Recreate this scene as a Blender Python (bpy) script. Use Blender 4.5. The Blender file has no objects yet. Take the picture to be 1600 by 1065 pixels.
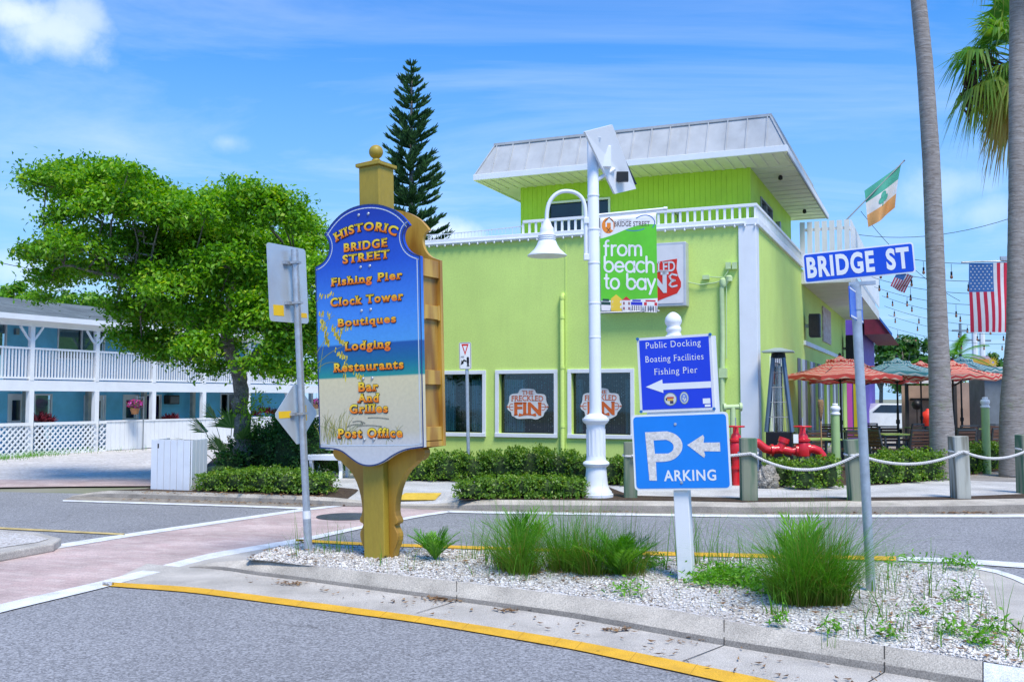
import bpy, bmesh, math, random
import numpy as np
from mathutils import Vector, Matrix
R = math.radians
random.seed(7); rng = np.random.default_rng(7)
S = bpy.context.scene
COL = S.collection

# ---------------------------------------------------------------- camera
PITCH = R(3.28); FPX = 1564.0; CAMZ = 1.72
cam_d = bpy.data.cameras.new('camera'); cam = bpy.data.objects.new('camera', cam_d); COL.objects.link(cam)
cam.location = (0, 0, CAMZ); cam.rotation_euler = (R(90) + PITCH, 0, 0)
cam_d.sensor_width = 36; cam_d.lens = 36 * FPX / 1600; cam_d.clip_start = .05; cam_d.clip_end = 3000
S.camera = cam

# ---------------------------------------------------------------- world, sun, exposure
SUN_EL, SUN_AZ = R(60), R(155)          # azimuth clockwise from +Y (the view direction)
w = bpy.data.worlds.new('World'); S.world = w; w.use_nodes = True
nt = w.node_tree; N = nt.nodes; L = nt.links
bg = N['Background']; bg.inputs['Strength'].default_value = .137
sky = N.new('ShaderNodeTexSky'); sky.sky_type = 'NISHITA'; sky.sun_disc = False
sky.sun_elevation = SUN_EL; sky.sun_rotation = SUN_AZ; sky.air_density = 1.0; sky.dust_density = .6; sky.ozone_density = 2.5
hs = N.new('ShaderNodeHueSaturation'); hs.inputs['Saturation'].default_value = 1.15; hs.inputs['Value'].default_value = 1.0
tint = N.new('ShaderNodeMix'); tint.data_type = 'RGBA'; tint.blend_type = 'MULTIPLY'; tint.inputs[0].default_value = 1
tint.inputs[7].default_value = (.16, .96, 1.6, 1)
L.new(sky.outputs[0], hs.inputs['Color']); L.new(hs.outputs[0], tint.inputs[6])
tc = N.new('ShaderNodeTexCoord'); sep = N.new('ShaderNodeSeparateXYZ'); L.new(tc.outputs['Generated'], sep.inputs[0])
def wm(op, a, b=None, c=None):
    n = N.new('ShaderNodeMath'); n.operation = op
    for i, v in enumerate((a, b, c)):
        if v is None: continue
        if isinstance(v, (int, float)): n.inputs[i].default_value = v
        else: L.new(v, n.inputs[i])
    return n.outputs[0]
zc = wm('MAXIMUM', wm('ADD', sep.outputs[2], .06), .02)
cmb = N.new('ShaderNodeCombineXYZ')
L.new(wm('MULTIPLY', wm('DIVIDE', sep.outputs[0], zc), .55), cmb.inputs[0]); L.new(wm('MULTIPLY', wm('DIVIDE', sep.outputs[1], zc), 1.0), cmb.inputs[1])
nz = N.new('ShaderNodeTexNoise'); nz.inputs['Scale'].default_value = 1.0; nz.inputs['Detail'].default_value = 9; nz.inputs['Roughness'].default_value = .62; nz.inputs['Distortion'].default_value = .9
L.new(cmb.outputs[0], nz.inputs['Vector'])
mr = N.new('ShaderNodeMapRange'); mr.inputs[1].default_value = .44; mr.inputs[2].default_value = .80; mr.inputs[3].default_value = 0; mr.inputs[4].default_value = .30
L.new(nz.outputs[0], mr.inputs[0])
nz2 = N.new('ShaderNodeTexNoise'); nz2.inputs['Scale'].default_value = 9; nz2.inputs['Detail'].default_value = 8; nz2.inputs['Roughness'].default_value = .6
L.new(tc.outputs['Generated'], nz2.inputs['Vector'])
cl = mr.outputs[0]
def puff(px, py, rad, gain, soft=.9):
    d = Vector(((px - 800) / FPX, 1, (532.5 - py) / FPX)); c_, s_ = math.cos(PITCH), math.sin(PITCH)
    d = Vector((d.x, d.y * c_ - d.z * s_, d.y * s_ + d.z * c_)).normalized()
    vd = N.new('ShaderNodeVectorMath'); vd.operation = 'SUBTRACT'; L.new(tc.outputs['Generated'], vd.inputs[0]); vd.inputs[1].default_value = d
    sc = N.new('ShaderNodeVectorMath'); sc.operation = 'MULTIPLY'; L.new(vd.outputs[0], sc.inputs[0]); sc.inputs[1].default_value = (1, 1, 2.0)
    ln = N.new('ShaderNodeVectorMath'); ln.operation = 'LENGTH'; L.new(sc.outputs[0], ln.inputs[0])
    q = wm('SUBTRACT', 1, wm('DIVIDE', ln.outputs['Value'], rad))
    q = wm('ADD', q, wm('MULTIPLY', wm('SUBTRACT', nz2.outputs[0], .5), soft * 1.6))
    m2 = N.new('ShaderNodeMapRange'); m2.interpolation_type = 'SMOOTHSTEP'; m2.inputs[1].default_value = .05; m2.inputs[2].default_value = .85; m2.inputs[4].default_value = gain
    L.new(q, m2.inputs[0]); return m2.outputs[0]
for a in ((75, 50, .085, .62, 1.3), (25, 20, .07, .7, 1.3), (120, 30, .06, .5, 1.4), (355, 222, .035, .30, 1.3), (700, 372, .05, .6, 1.2), (75, 430, .07, .45, 1.2), (1490, 290, .07, .3, 1.4), (1540, 330, .06, .3, 1.4)):
    cl = wm('MAXIMUM', cl, puff(*a))
# thin pale haze low in the sky
hz = N.new('ShaderNodeMapRange'); hz.inputs[1].default_value = .05; hz.inputs[2].default_value = .40; hz.inputs[3].default_value = .88; hz.inputs[4].default_value = 0
L.new(sep.outputs[2], hz.inputs[0]); hm = N.new('ShaderNodeMix'); hm.data_type = 'RGBA'; L.new(hz.outputs[0], hm.inputs[0]); L.new(tint.outputs[2], hm.inputs[6]); hm.inputs[7].default_value = (3.1, 4.8, 7.3, 1)
cm = N.new('ShaderNodeMix'); cm.data_type = 'RGBA'; L.new(cl, cm.inputs[0]); L.new(hm.outputs[2], cm.inputs[6]); cm.inputs[7].default_value = (7.6, 8.2, 9.2, 1)
L.new(cm.outputs[2], bg.inputs['Color'])
sd = bpy.data.lights.new('sun', 'SUN'); sd.energy = 4.1; sd.angle = R(20); sd.color = (1, .91, .78)
sun = bpy.data.objects.new('sun', sd); COL.objects.link(sun)
sv = Vector((math.cos(SUN_EL) * math.sin(SUN_AZ), math.cos(SUN_EL) * math.cos(SUN_AZ), math.sin(SUN_EL)))
sun.rotation_euler = sv.to_track_quat('Z', 'Y').to_euler(); sun.location = (0, 0, 60)
vs = S.view_settings; vs.view_transform = 'Standard'; vs.look = 'None'; vs.exposure = .14; vs.gamma = 1
S.cycles.max_bounces = 6; S.cycles.transparent_max_bounces = 12; S.cycles.use_denoising = True
S.cycles.sample_clamp_indirect = 4; S.cycles.caustics_reflective = False; S.cycles.caustics_refractive = False

# ---------------------------------------------------------------- helpers
def ray(px, py):
    u, v = (px - 800) / FPX, (532.5 - py) / FPX; c, s = math.cos(PITCH), math.sin(PITCH)
    return Vector((u, c - v * s, s + v * c))
O3 = Vector((0, 0, CAMZ))
def gnd(px, py, z=0.0):
    d = ray(px, py); return O3 + d * ((z - CAMZ) / d.z)
def at(px, py, Y):
    d = ray(px, py); return O3 + d * (Y / d.y)
def frame(loc, rz=0, tilt=0):            # local x = along a face, y = away from the viewer, z = up
    return Matrix.Translation(loc) @ Matrix.Rotation(rz, 4, 'Z') @ Matrix.Rotation(-tilt, 4, 'Y')
def onp(M, px, py, y0=0.0):              # pixel ray meets the local plane y = y0: returns local (x, z)
    I = M.inverted(); o = I @ O3; d = I.to_3x3() @ ray(px, py)
    p = o + d * ((y0 - o.y) / d.y); return p.x, p.z
def onx(M, px, py, x0=0.0):              # local plane x = x0: returns local (y, z)
    I = M.inverted(); o = I @ O3; d = I.to_3x3() @ ray(px, py)
    p = o + d * ((x0 - o.x) / d.x); return p.y, p.z

def tag(o, label=None, cat=None, group=None, kind=None):
    if label: o['label'] = label
    if cat: o['category'] = cat
    if group: o['group'] = group
    if kind: o['kind'] = kind
    return o
def thing(name, label, cat, M=None, group=None):
    o = bpy.data.objects.new(name, None); COL.objects.link(o); o.empty_display_size = .2
    if M is not None:
        if isinstance(M, Matrix): o.location = M.to_translation(); o.rotation_euler = M.to_euler()
        else: o.location = M
    return tag(o, label, cat, group)
def dup(root, loc, rz=0, label=None, group=None, scale=None, name=None):
    def cp(o, par):
        c = o.copy(); COL.objects.link(c)
        if par: c.parent = par
        for ch in o.children: cp(ch, c)
        return c
    r = cp(root, None); r.location = loc; r.rotation_euler[2] = rz
    if scale: r.scale = (scale,) * 3 if not isinstance(scale, tuple) else scale
    return tag(r, label, None, group)

class MB:
    def __init__(s): s.v = []; s.f = []; s.m = []; s.g = []; s.h = []; s.mi = 0; s.gv = 0.0; s.hv = 0.0
    def add(s, vs, fs, g=None, h=None):
        b = len(s.v); s.v.extend([tuple(p) for p in vs]); s.f.extend([tuple(b + i for i in f) for f in fs]); s.m.extend([s.mi] * len(fs))
        s.g.extend(g if g is not None else [s.gv] * len(vs)); s.h.extend(h if h is not None else [s.hv] * len(vs))
    def box(s, x0, x1, y0, y1, z0, z1, M=None):
        vs = [Vector((x, y, z)) for z in (z0, z1) for y in (y0, y1) for x in (x0, x1)]
        if M is not None: vs = [M @ p for p in vs]
        s.add(vs, [(0, 2, 3, 1), (4, 5, 7, 6), (0, 1, 5, 4), (2, 6, 7, 3), (0, 4, 6, 2), (1, 3, 7, 5)])
    def beam(s, a, b, w_, h_, up=(0, 0, 1)):
        a, b = Vector(a), Vector(b); d = (b - a); l = d.length; d.normalize(); up = Vector(up)
        sx = d.cross(up)
        if sx.length < 1e-4: sx = d.cross(Vector((1, 0, 0)))
        sx.normalize(); uy = sx.cross(d)
        vs = [p + sx * (i * w_ / 2) + uy * (j * h_ / 2) for p in (a, b) for i, j in ((-1, -1), (1, -1), (1, 1), (-1, 1))]
        s.add(vs, [(0, 1, 2, 3), (7, 6, 5, 4), (0, 4, 5, 1), (1, 5, 6, 2), (2, 6, 7, 3), (3, 7, 4, 0)])
    def tube(s, pts, r, n=8, cap=True, g=None):
        pts = [Vector(p) for p in pts]; k = len(pts); rs = [r] * k if isinstance(r, (int, float)) else list(r)
        vs, fs, gs = [], [], []; prev = None
        for i, p in enumerate(pts):
            t = (pts[min(i + 1, k - 1)] - pts[max(i - 1, 0)])
            if t.length < 1e-9: t = Vector((0, 0, 1))
            t.normalize()
            if prev is None:
                a = t.cross(Vector((0, 0, 1)))
                if a.length < 1e-3: a = Vector((1, 0, 0))
            else:
                a = prev - t * prev.dot(t)
                if a.length < 1e-5: a = t.orthogonal()
            a.normalize(); b = t.cross(a); prev = a
            for j in range(n):
                q = 2 * math.pi * j / n; vs.append(p + (a * math.cos(q) + b * math.sin(q)) * rs[i]); gs.append(i / max(1, k - 1) if g is None else g)
        for i in range(k - 1):
            for j in range(n): fs.append((i * n + j, i * n + (j + 1) % n, (i + 1) * n + (j + 1) % n, (i + 1) * n + j))
        if cap: fs.append(tuple(range(n - 1, -1, -1))); fs.append(tuple((k - 1) * n + j for j in range(n)))
        s.add(vs, fs, gs)
    def lathe(s, prof, c=(0, 0, 0), n=16, M=None, wob=0):
        vs, fs = [], []; k = len(prof); c = Vector(c)
        for r, z in prof:
            for j in range(n):
                q = 2 * math.pi * (j + .5) / n; p = Vector((r * math.cos(q), r * math.sin(q), z))
                vs.append((M @ p if M is not None else p) + c)
        for i in range(k - 1):
            for j in range(n): fs.append((i * n + j, i * n + (j + 1) % n, (i + 1) * n + (j + 1) % n, (i + 1) * n + j))
        if prof[0][0] > 1e-4: fs.append(tuple(range(n - 1, -1, -1)))
        if prof[-1][0] > 1e-4: fs.append(tuple((k - 1) * n + j for j in range(n)))
        s.add(vs, fs)
    def prism(s, poly, y0, y1, M=None):      # poly in x-z, extruded along y
        n = len(poly); vs = [Vector((x, y, z)) for y in (y0, y1) for x, z in poly]
        ar = sum(poly[i][0] * poly[(i + 1) % n][1] - poly[(i + 1) % n][0] * poly[i][1] for i in range(n))
        if M is not None: vs = [M @ p for p in vs]
        f = [tuple(range(n)), tuple(range(2 * n - 1, n - 1, -1))] + [(i, i + n, (i + 1) % n + n, (i + 1) % n) for i in range(n)]
        if ar < 0: f = [t[::-1] for t in f]
        s.add(vs, f)
    def prismz(s, poly, z0, z1):             # poly in x-y, extruded up
        n = len(poly); vs = [Vector((p[0], p[1], z)) for z in (z0, z1) for p in poly]
        ar = sum(poly[i][0] * poly[(i + 1) % n][1] - poly[(i + 1) % n][0] * poly[i][1] for i in range(n))
        f = [tuple(range(n - 1, -1, -1)), tuple(range(n, 2 * n))] + [(i, (i + 1) % n, (i + 1) % n + n, i + n) for i in range(n)]
        if ar < 0: f = [t[::-1] for t in f]
        s.add(vs, f)
    def ribbon(s, pts, wd, y, closed=False, thick=None):   # stroke in the x-z plane
        n = len(pts)
        for i in range(n if closed else n - 1):
            a, b = Vector(pts[i]), Vector(pts[(i + 1) % n]); d = b - a
            if d.length < 1e-9: continue
            d.normalize(); q = Vector((-d.y, d.x)) * wd / 2; e = d * wd * .25
            P = [a - e + q, a - e - q, b + e - q, b + e + q]
            s.add([(p.x, y, p.y) for p in P], [(0, 1, 2, 3)])
    def build(s, name, mat, parent=None, smooth=False, bevel=0, auto=None, sub=0, solid=0):
        me = bpy.data.meshes.new(name); me.from_pydata(s.v, [], s.f)
        ms = mat if isinstance(mat, (list, tuple)) else [mat]
        for m_ in ms: me.materials.append(m_)
        if len(ms) > 1: me.polygons.foreach_set('material_index', s.m)
        if any(s.g): a = me.attributes.new('g', 'FLOAT', 'POINT'); a.data.foreach_set('value', s.g)
        if any(s.h): a = me.attributes.new('h', 'FLOAT', 'POINT'); a.data.foreach_set('value', s.h)
        if smooth: me.polygons.foreach_set('use_smooth', [True] * len(s.f))
        me.update()
        if auto is not None:
            me.polygons.foreach_set('use_smooth', [True] * len(s.f)); me.set_sharp_from_angle(angle=R(auto))
        o = bpy.data.objects.new(name, me); COL.objects.link(o)
        if parent is not None: o.parent = parent
        if solid: m_ = o.modifiers.new('solid', 'SOLIDIFY'); m_.thickness = solid; m_.offset = 0
        if bevel: m_ = o.modifiers.new('bevel', 'BEVEL'); m_.width = bevel; m_.segments = 2; m_.limit_method = 'ANGLE'; m_.angle_limit = R(40)
        if sub: m_ = o.modifiers.new('sub', 'SUBSURF'); m_.levels = sub; m_.render_levels = sub
        return o
def np_mesh(name, mat, V, F, parent=None, g=None, smooth=False):
    me = bpy.data.meshes.new(name); V = np.asarray(V, np.float32).reshape(-1, 3); F = np.asarray(F, np.int32); k = F.shape[1]
    me.vertices.add(len(V)); me.vertices.foreach_set('co', V.ravel())
    me.loops.add(F.size); me.loops.foreach_set('vertex_index', F.ravel())
    me.polygons.add(len(F)); me.polygons.foreach_set('loop_start', np.arange(0, F.size, k, dtype=np.int32))
    if smooth: me.polygons.foreach_set('use_smooth', np.ones(len(F), bool))
    me.materials.append(mat)
    if g is not None: a = me.attributes.new('g', 'FLOAT', 'POINT'); a.data.foreach_set('value', np.asarray(g, np.float32))
    me.update(calc_edges=True); me.validate()
    o = bpy.data.objects.new(name, me); COL.objects.link(o)
    if parent is not None: o.parent = parent
    return o
def chaikin(p, n=2, closed=True):
    for _ in range(n):
        q = []; m = len(p)
        for i in range(m if closed else m - 1):
            a, b = p[i], p[(i + 1) % m]
            q += [(a[0] * .75 + b[0] * .25, a[1] * .75 + b[1] * .25), (a[0] * .25 + b[0] * .75, a[1] * .25 + b[1] * .75)]
        p = q if closed else [p[0]] + q + [p[-1]]
    return p
def inset(p, d):
    n = len(p); ar = sum(p[i][0] * p[(i + 1) % n][1] - p[(i + 1) % n][0] * p[i][1] for i in range(n)); sg = 1 if ar > 0 else -1; o = []
    for i in range(n):
        a, b, c = Vector(p[i - 1]), Vector(p[i]), Vector(p[(i + 1) % n])
        u, v_ = (b - a).normalized(), (c - b).normalized(); m = (Vector((-u.y, u.x)) + Vector((-v_.y, v_.x)))
        if m.length < 1e-6: m = Vector((-u.y, u.x))
        m.normalize(); k = max(.5, m.dot(Vector((-u.y, u.x)))); q = b + m * sg * d / k; o.append((q.x, q.y))
    return o
def rrect(x0, x1, z0, z1, r, n=4):
    P = []
    for cx, cz, a0 in ((x1 - r, z1 - r, 0), (x0 + r, z1 - r, 90), (x0 + r, z0 + r, 180), (x1 - r, z0 + r, 270)):
        for i in range(n + 1): a = R(a0 + 90 * i / n); P.append((cx + r * math.cos(a), cz + r * math.sin(a)))
    return P
def disc(cx, cz, r, n=20, rx=1): return [(cx + rx * r * math.cos(2 * math.pi * i / n), cz + r * math.sin(2 * math.pi * i / n)) for i in range(n)]

# ---------------------------------------------------------------- lettering (built-in vector font, slab feet added)
_tc = {}
def text_mesh(t, bold=0, serif=0, sthk=.1, space=1.0):
    k = (t, bold, serif, sthk, space)
    if k in _tc: return _tc[k]
    c = bpy.data.curves.new('tmp_text', 'FONT'); c.body = t; c.size = 1; c.offset = bold; c.space_character = space; c.resolution_u = 4
    o = bpy.data.objects.new('tmp_text', c); COL.objects.link(o)
    dg = bpy.context.evaluated_depsgraph_get(); dg.update(); me = bpy.data.meshes.new_from_object(o.evaluated_get(dg))
    bpy.data.objects.remove(o); bpy.data.curves.remove(c)
    bm = bmesh.new(); bm.from_mesh(me); bmesh.ops.remove_doubles(bm, verts=bm.verts, dist=1e-5); bm.verts.ensure_lookup_table()
    V = [(q.co.x, q.co.y) for q in bm.verts]; F = [tuple(q.index for q in f.verts) for f in bm.faces]
    if serif:
        for e in list(bm.edges):
            if len(e.link_faces) != 1: continue
            a, b = e.verts[0].co, e.verts[1].co
            if abs(a.y - b.y) > .004 or abs(a.x - b.x) < .05: continue
            steep = True
            for v_ in e.verts:
                for e2 in v_.link_edges:
                    if e2 is e or len(e2.link_faces) != 1: continue
                    d2 = e2.other_vert(v_).co - v_.co; steep &= abs(d2.y) > 1.2 * abs(d2.x)
            if not steep: continue
            lo, hi = min(a.x, b.x), max(a.x, b.x); fy = e.link_faces[0].calc_center_median().y
            if fy >= a.y - 1e-5 and a.y > .06: continue     # only the feet on the baseline and the heads
            if fy < a.y and a.y < .66 + bold * .6: continue
            s_ = serif if hi - lo < .30 else serif * .45
            y0, y1 = (a.y, a.y + sthk) if fy > a.y else (a.y - sthk, a.y)
            b0 = len(V); V += [(lo - s_, y0), (hi + s_, y0), (hi + s_, y1), (lo - s_, y1)]; F.append((b0, b0 + 1, b0 + 2, b0 + 3))
    bm.free(); bpy.data.meshes.remove(me)
    _tc[k] = (V, F); return V, F
CAPH = .685
def fit_text(mb, t, x0, x1, zb, zc, y, bold=0, serif=0, sthk=.1, space=1.0, warp=None, grad=False, dx=0, dz=0, ref_bold=None, gap=0):
    """letters on the local plane y, baseline zb, capital height zc, spread from x0 to x1"""
    V, F = text_mesh(t, bold, serif, sthk, space)
    rV = V if ref_bold is None else text_mesh(t, ref_bold, serif, sthk, space)[0]
    mn, mx = min(p[0] for p in rV), max(p[0] for p in rV); sx = (x1 - x0) / (mx - mn); sz = (zc - zb) / CAPH
    out, g = [], []
    for X, Y in V:
        px, pz = x0 + (X - mn) * sx, zb + Y * sz
        if warp: px, pz = warp((X - mn) / (mx - mn), Y / CAPH)
        out.append((px + dx, y, pz + dz)); g.append(min(1, max(.001, Y / CAPH)) if grad else mb.gv)
    mb.add(out, F, g)

# ---------------------------------------------------------------- materials
def nmat(name):
    m = bpy.data.materials.new(name); m.use_nodes = True; t = m.node_tree
    return m, t, t.nodes, t.links, t.nodes['Principled BSDF']
def rgb(*c): return (c[0], c[1], c[2], 1)
def pbr(name, col, rough=.6, var=.18, scale=3, bump=0., bscale=60, metal=0, col2=None, fine=0, fscale=90, streak=0, coat=0, spec=.4, stretch=(1, 1, 1), dirt=None, emit=0):
    m, t, n, l, b = nmat(name); b.inputs['Roughness'].default_value = rough; b.inputs['Metallic'].default_value = metal
    b.inputs['Specular IOR Level'].default_value = spec; b.inputs['Coat Weight'].default_value = coat
    co = n.new('ShaderNodeTexCoord'); mp = n.new('ShaderNodeMapping'); l.new(co.outputs['Object'], mp.inputs[0]); mp.inputs['Scale'].default_value = stretch
    def noise(sc, det=5, ro=.6, vec=mp.outputs[0]):
        q = n.new('ShaderNodeTexNoise'); q.inputs['Scale'].default_value = sc; q.inputs['Detail'].default_value = det; q.inputs['Roughness'].default_value = ro; l.new(vec, q.inputs['Vector']); return q.outputs[0]
    def mix(f, a, c, mode='MIX'):
        q = n.new('ShaderNodeMix'); q.data_type = 'RGBA'; q.blend_type = mode
        for i, v in ((0, f), (6, a), (7, c)):
            if isinstance(v, (int, float)): q.inputs[i].default_value = v
            elif isinstance(v, tuple): q.inputs[i].default_value = v
            else: l.new(v, q.inputs[i])
        return q.outputs[2]
    def rng_(v, a, b_, c=0, d=1):
        q = n.new('ShaderNodeMapRange'); l.new(v, q.inputs[0]); q.inputs[1].default_value = a; q.inputs[2].default_value = b_; q.inputs[3].default_value = c; q.inputs[4].default_value = d; return q.outputs[0]
    c2 = col2 or tuple(min(1, k * (1 + var)) for k in col); c1 = col if col2 else tuple(k * (1 - var) for k in col)
    out = mix(rng_(noise(scale), .3, .7), rgb(*c1), rgb(*c2))
    if fine:
        out = mix(fine, out, mix(rng_(noise(fscale, 3, .7), .35, .65), (.15, .15, .15, 1), (1.9, 1.9, 1.9, 1)), 'MULTIPLY') if fine < 1 else out
    if streak:
        sm = n.new('ShaderNodeMapping'); l.new(co.outputs['Object'], sm.inputs[0]); sm.inputs['Scale'].default_value = (3.4, 3.4, .35)
        out = mix(rng_(noise(1.0, 6, .65, sm.outputs[0]), .52, .8, 0, streak), out, rgb(*(dirt or (.12, .11, .09))))
    l.new(out, b.inputs['Base Color'])
    r2 = rng_(noise(scale * 3), .3, .7, max(.02, rough - .1), min(1, rough + .1)); l.new(r2, b.inputs['Roughness'])
    if bump:
        q = n.new('ShaderNodeBump'); q.inputs['Strength'].default_value = bump; q.inputs['Distance'].default_value = .02; l.new(noise(bscale, 4), q.inputs['Height']); l.new(q.outputs[0], b.inputs['Normal'])
    return m
def plain(name, col, rough=.45, metal=0, spec=.4): return pbr(name, col, rough, .06, 4, metal=metal, spec=spec)
def ramp_mat(name, stops, rough=.5, attr='g', interp='LINEAR', transl=0, spec=.3, bump=0, scale_noise=0):
    m, t, n, l, b = nmat(name); b.inputs['Roughness'].default_value = rough; b.inputs['Specular IOR Level'].default_value = spec
    a = n.new('ShaderNodeAttribute'); a.attribute_name = attr; r = n.new('ShaderNodeValToRGB'); r.color_ramp.interpolation = interp
    e = r.color_ramp.elements
    while len(e) < len(stops): e.new(.5)
    for i, (p, c) in enumerate(stops): e[i].position = p; e[i].color = rgb(*c)
    l.new(a.outputs['Fac'], r.inputs[0]); out = r.outputs[0]
    l.new(out, b.inputs['Base Color'])
    if transl:
        tr = n.new('ShaderNodeBsdfTranslucent'); mx = n.new('ShaderNodeMixShader'); mx.inputs[0].default_value = transl
        h = n.new('ShaderNodeHueSaturation'); h.inputs['Value'].default_value = 1.5; h.inputs['Saturation'].default_value = 1.15; l.new(out, h.inputs['Color']); l.new(h.outputs[0], tr.inputs[0])
        l.new(b.outputs[0], mx.inputs[1]); l.new(tr.outputs[0], mx.inputs[2]); l.new(mx.outputs[0], n['Material Output'].inputs[0])
    return m
def glass_mat(name, tintc, gloss=.16):
    m, t, n, l, b = nmat(name); tr = n.new('ShaderNodeBsdfTransparent'); tr.inputs[0].default_value = rgb(*tintc); gl = n.new('ShaderNodeBsdfGlossy'); gl.inputs['Roughness'].default_value = .03
    fr = n.new('ShaderNodeFresnel'); fr.inputs[0].default_value = 1.5; ad = n.new('ShaderNodeMath'); ad.operation = 'ADD'; ad.inputs[1].default_value = gloss; l.new(fr.outputs[0], ad.inputs[0])
    mx = n.new('ShaderNodeMixShader'); l.new(ad.outputs[0], mx.inputs[0]); l.new(tr.outputs[0], mx.inputs[1]); l.new(gl.outputs[0], mx.inputs[2]); l.new(mx.outputs[0], n['Material Output'].inputs[0]); return m
def brick_mat(name, c1, c2, mort, sc, rz=0, bw=.5, rh=.25, rough=.85, var=.2):
    m, t, n, l, b = nmat(name); b.inputs['Roughness'].default_value = rough
    co = n.new('ShaderNodeTexCoord'); mp = n.new('ShaderNodeMapping'); mp.inputs['Rotation'].default_value = (0, 0, rz); l.new(co.outputs['Object'], mp.inputs[0])
    br = n.new('ShaderNodeTexBrick'); l.new(mp.outputs[0], br.inputs['Vector']); br.inputs['Scale'].default_value = sc; br.inputs['Color1'].default_value = rgb(*c1); br.inputs['Color2'].default_value = rgb(*c2); br.inputs['Mortar'].default_value = rgb(*mort)
    br.inputs['Brick Width'].default_value = bw; br.inputs['Row Height'].default_value = rh; br.inputs['Mortar Size'].default_value = .012; br.inputs['Mortar Smooth'].default_value = .3
    q = n.new('ShaderNodeTexNoise'); q.inputs['Scale'].default_value = 1.3; q.inputs['Detail'].default_value = 8; l.new(co.outputs['Object'], q.inputs['Vector'])
    q2 = n.new('ShaderNodeTexNoise'); q2.inputs['Scale'].default_value = 60; q2.inputs['Detail'].default_value = 3; l.new(co.outputs['Object'], q2.inputs['Vector'])
    r = n.new('ShaderNodeMapRange'); l.new(q.outputs[0], r.inputs[0]); r.inputs[1].default_value = .3; r.inputs[2].default_value = .7; r.inputs[3].default_value = 1 - var; r.inputs[4].default_value = 1 + var
    r2 = n.new('ShaderNodeMapRange'); l.new(q2.outputs[0], r2.inputs[0]); r2.inputs[1].default_value = .3; r2.inputs[2].default_value = .7; r2.inputs[3].default_value = .8; r2.inputs[4].default_value = 1.2
    mu = n.new('ShaderNodeMath'); mu.operation = 'MULTIPLY'; l.new(r.outputs[0], mu.inputs[0]); l.new(r2.outputs[0], mu.inputs[1])
    x = n.new('ShaderNodeMix'); x.data_type = 'RGBA'; x.blend_type = 'MULTIPLY'; x.inputs[0].default_value = 1; l.new(br.outputs['Color'], x.inputs[6]); l.new(mu.outputs[0], x.inputs[7]); l.new(x.outputs[2], b.inputs['Base Color'])
    bp = n.new('ShaderNodeBump'); bp.inputs['Strength'].default_value = .4; bp.inputs['Distance'].default_value = .01; l.new(br.outputs['Fac'], bp.inputs['Height']); bp.invert = True; l.new(bp.outputs[0], b.inputs['Normal']); return m
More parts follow.
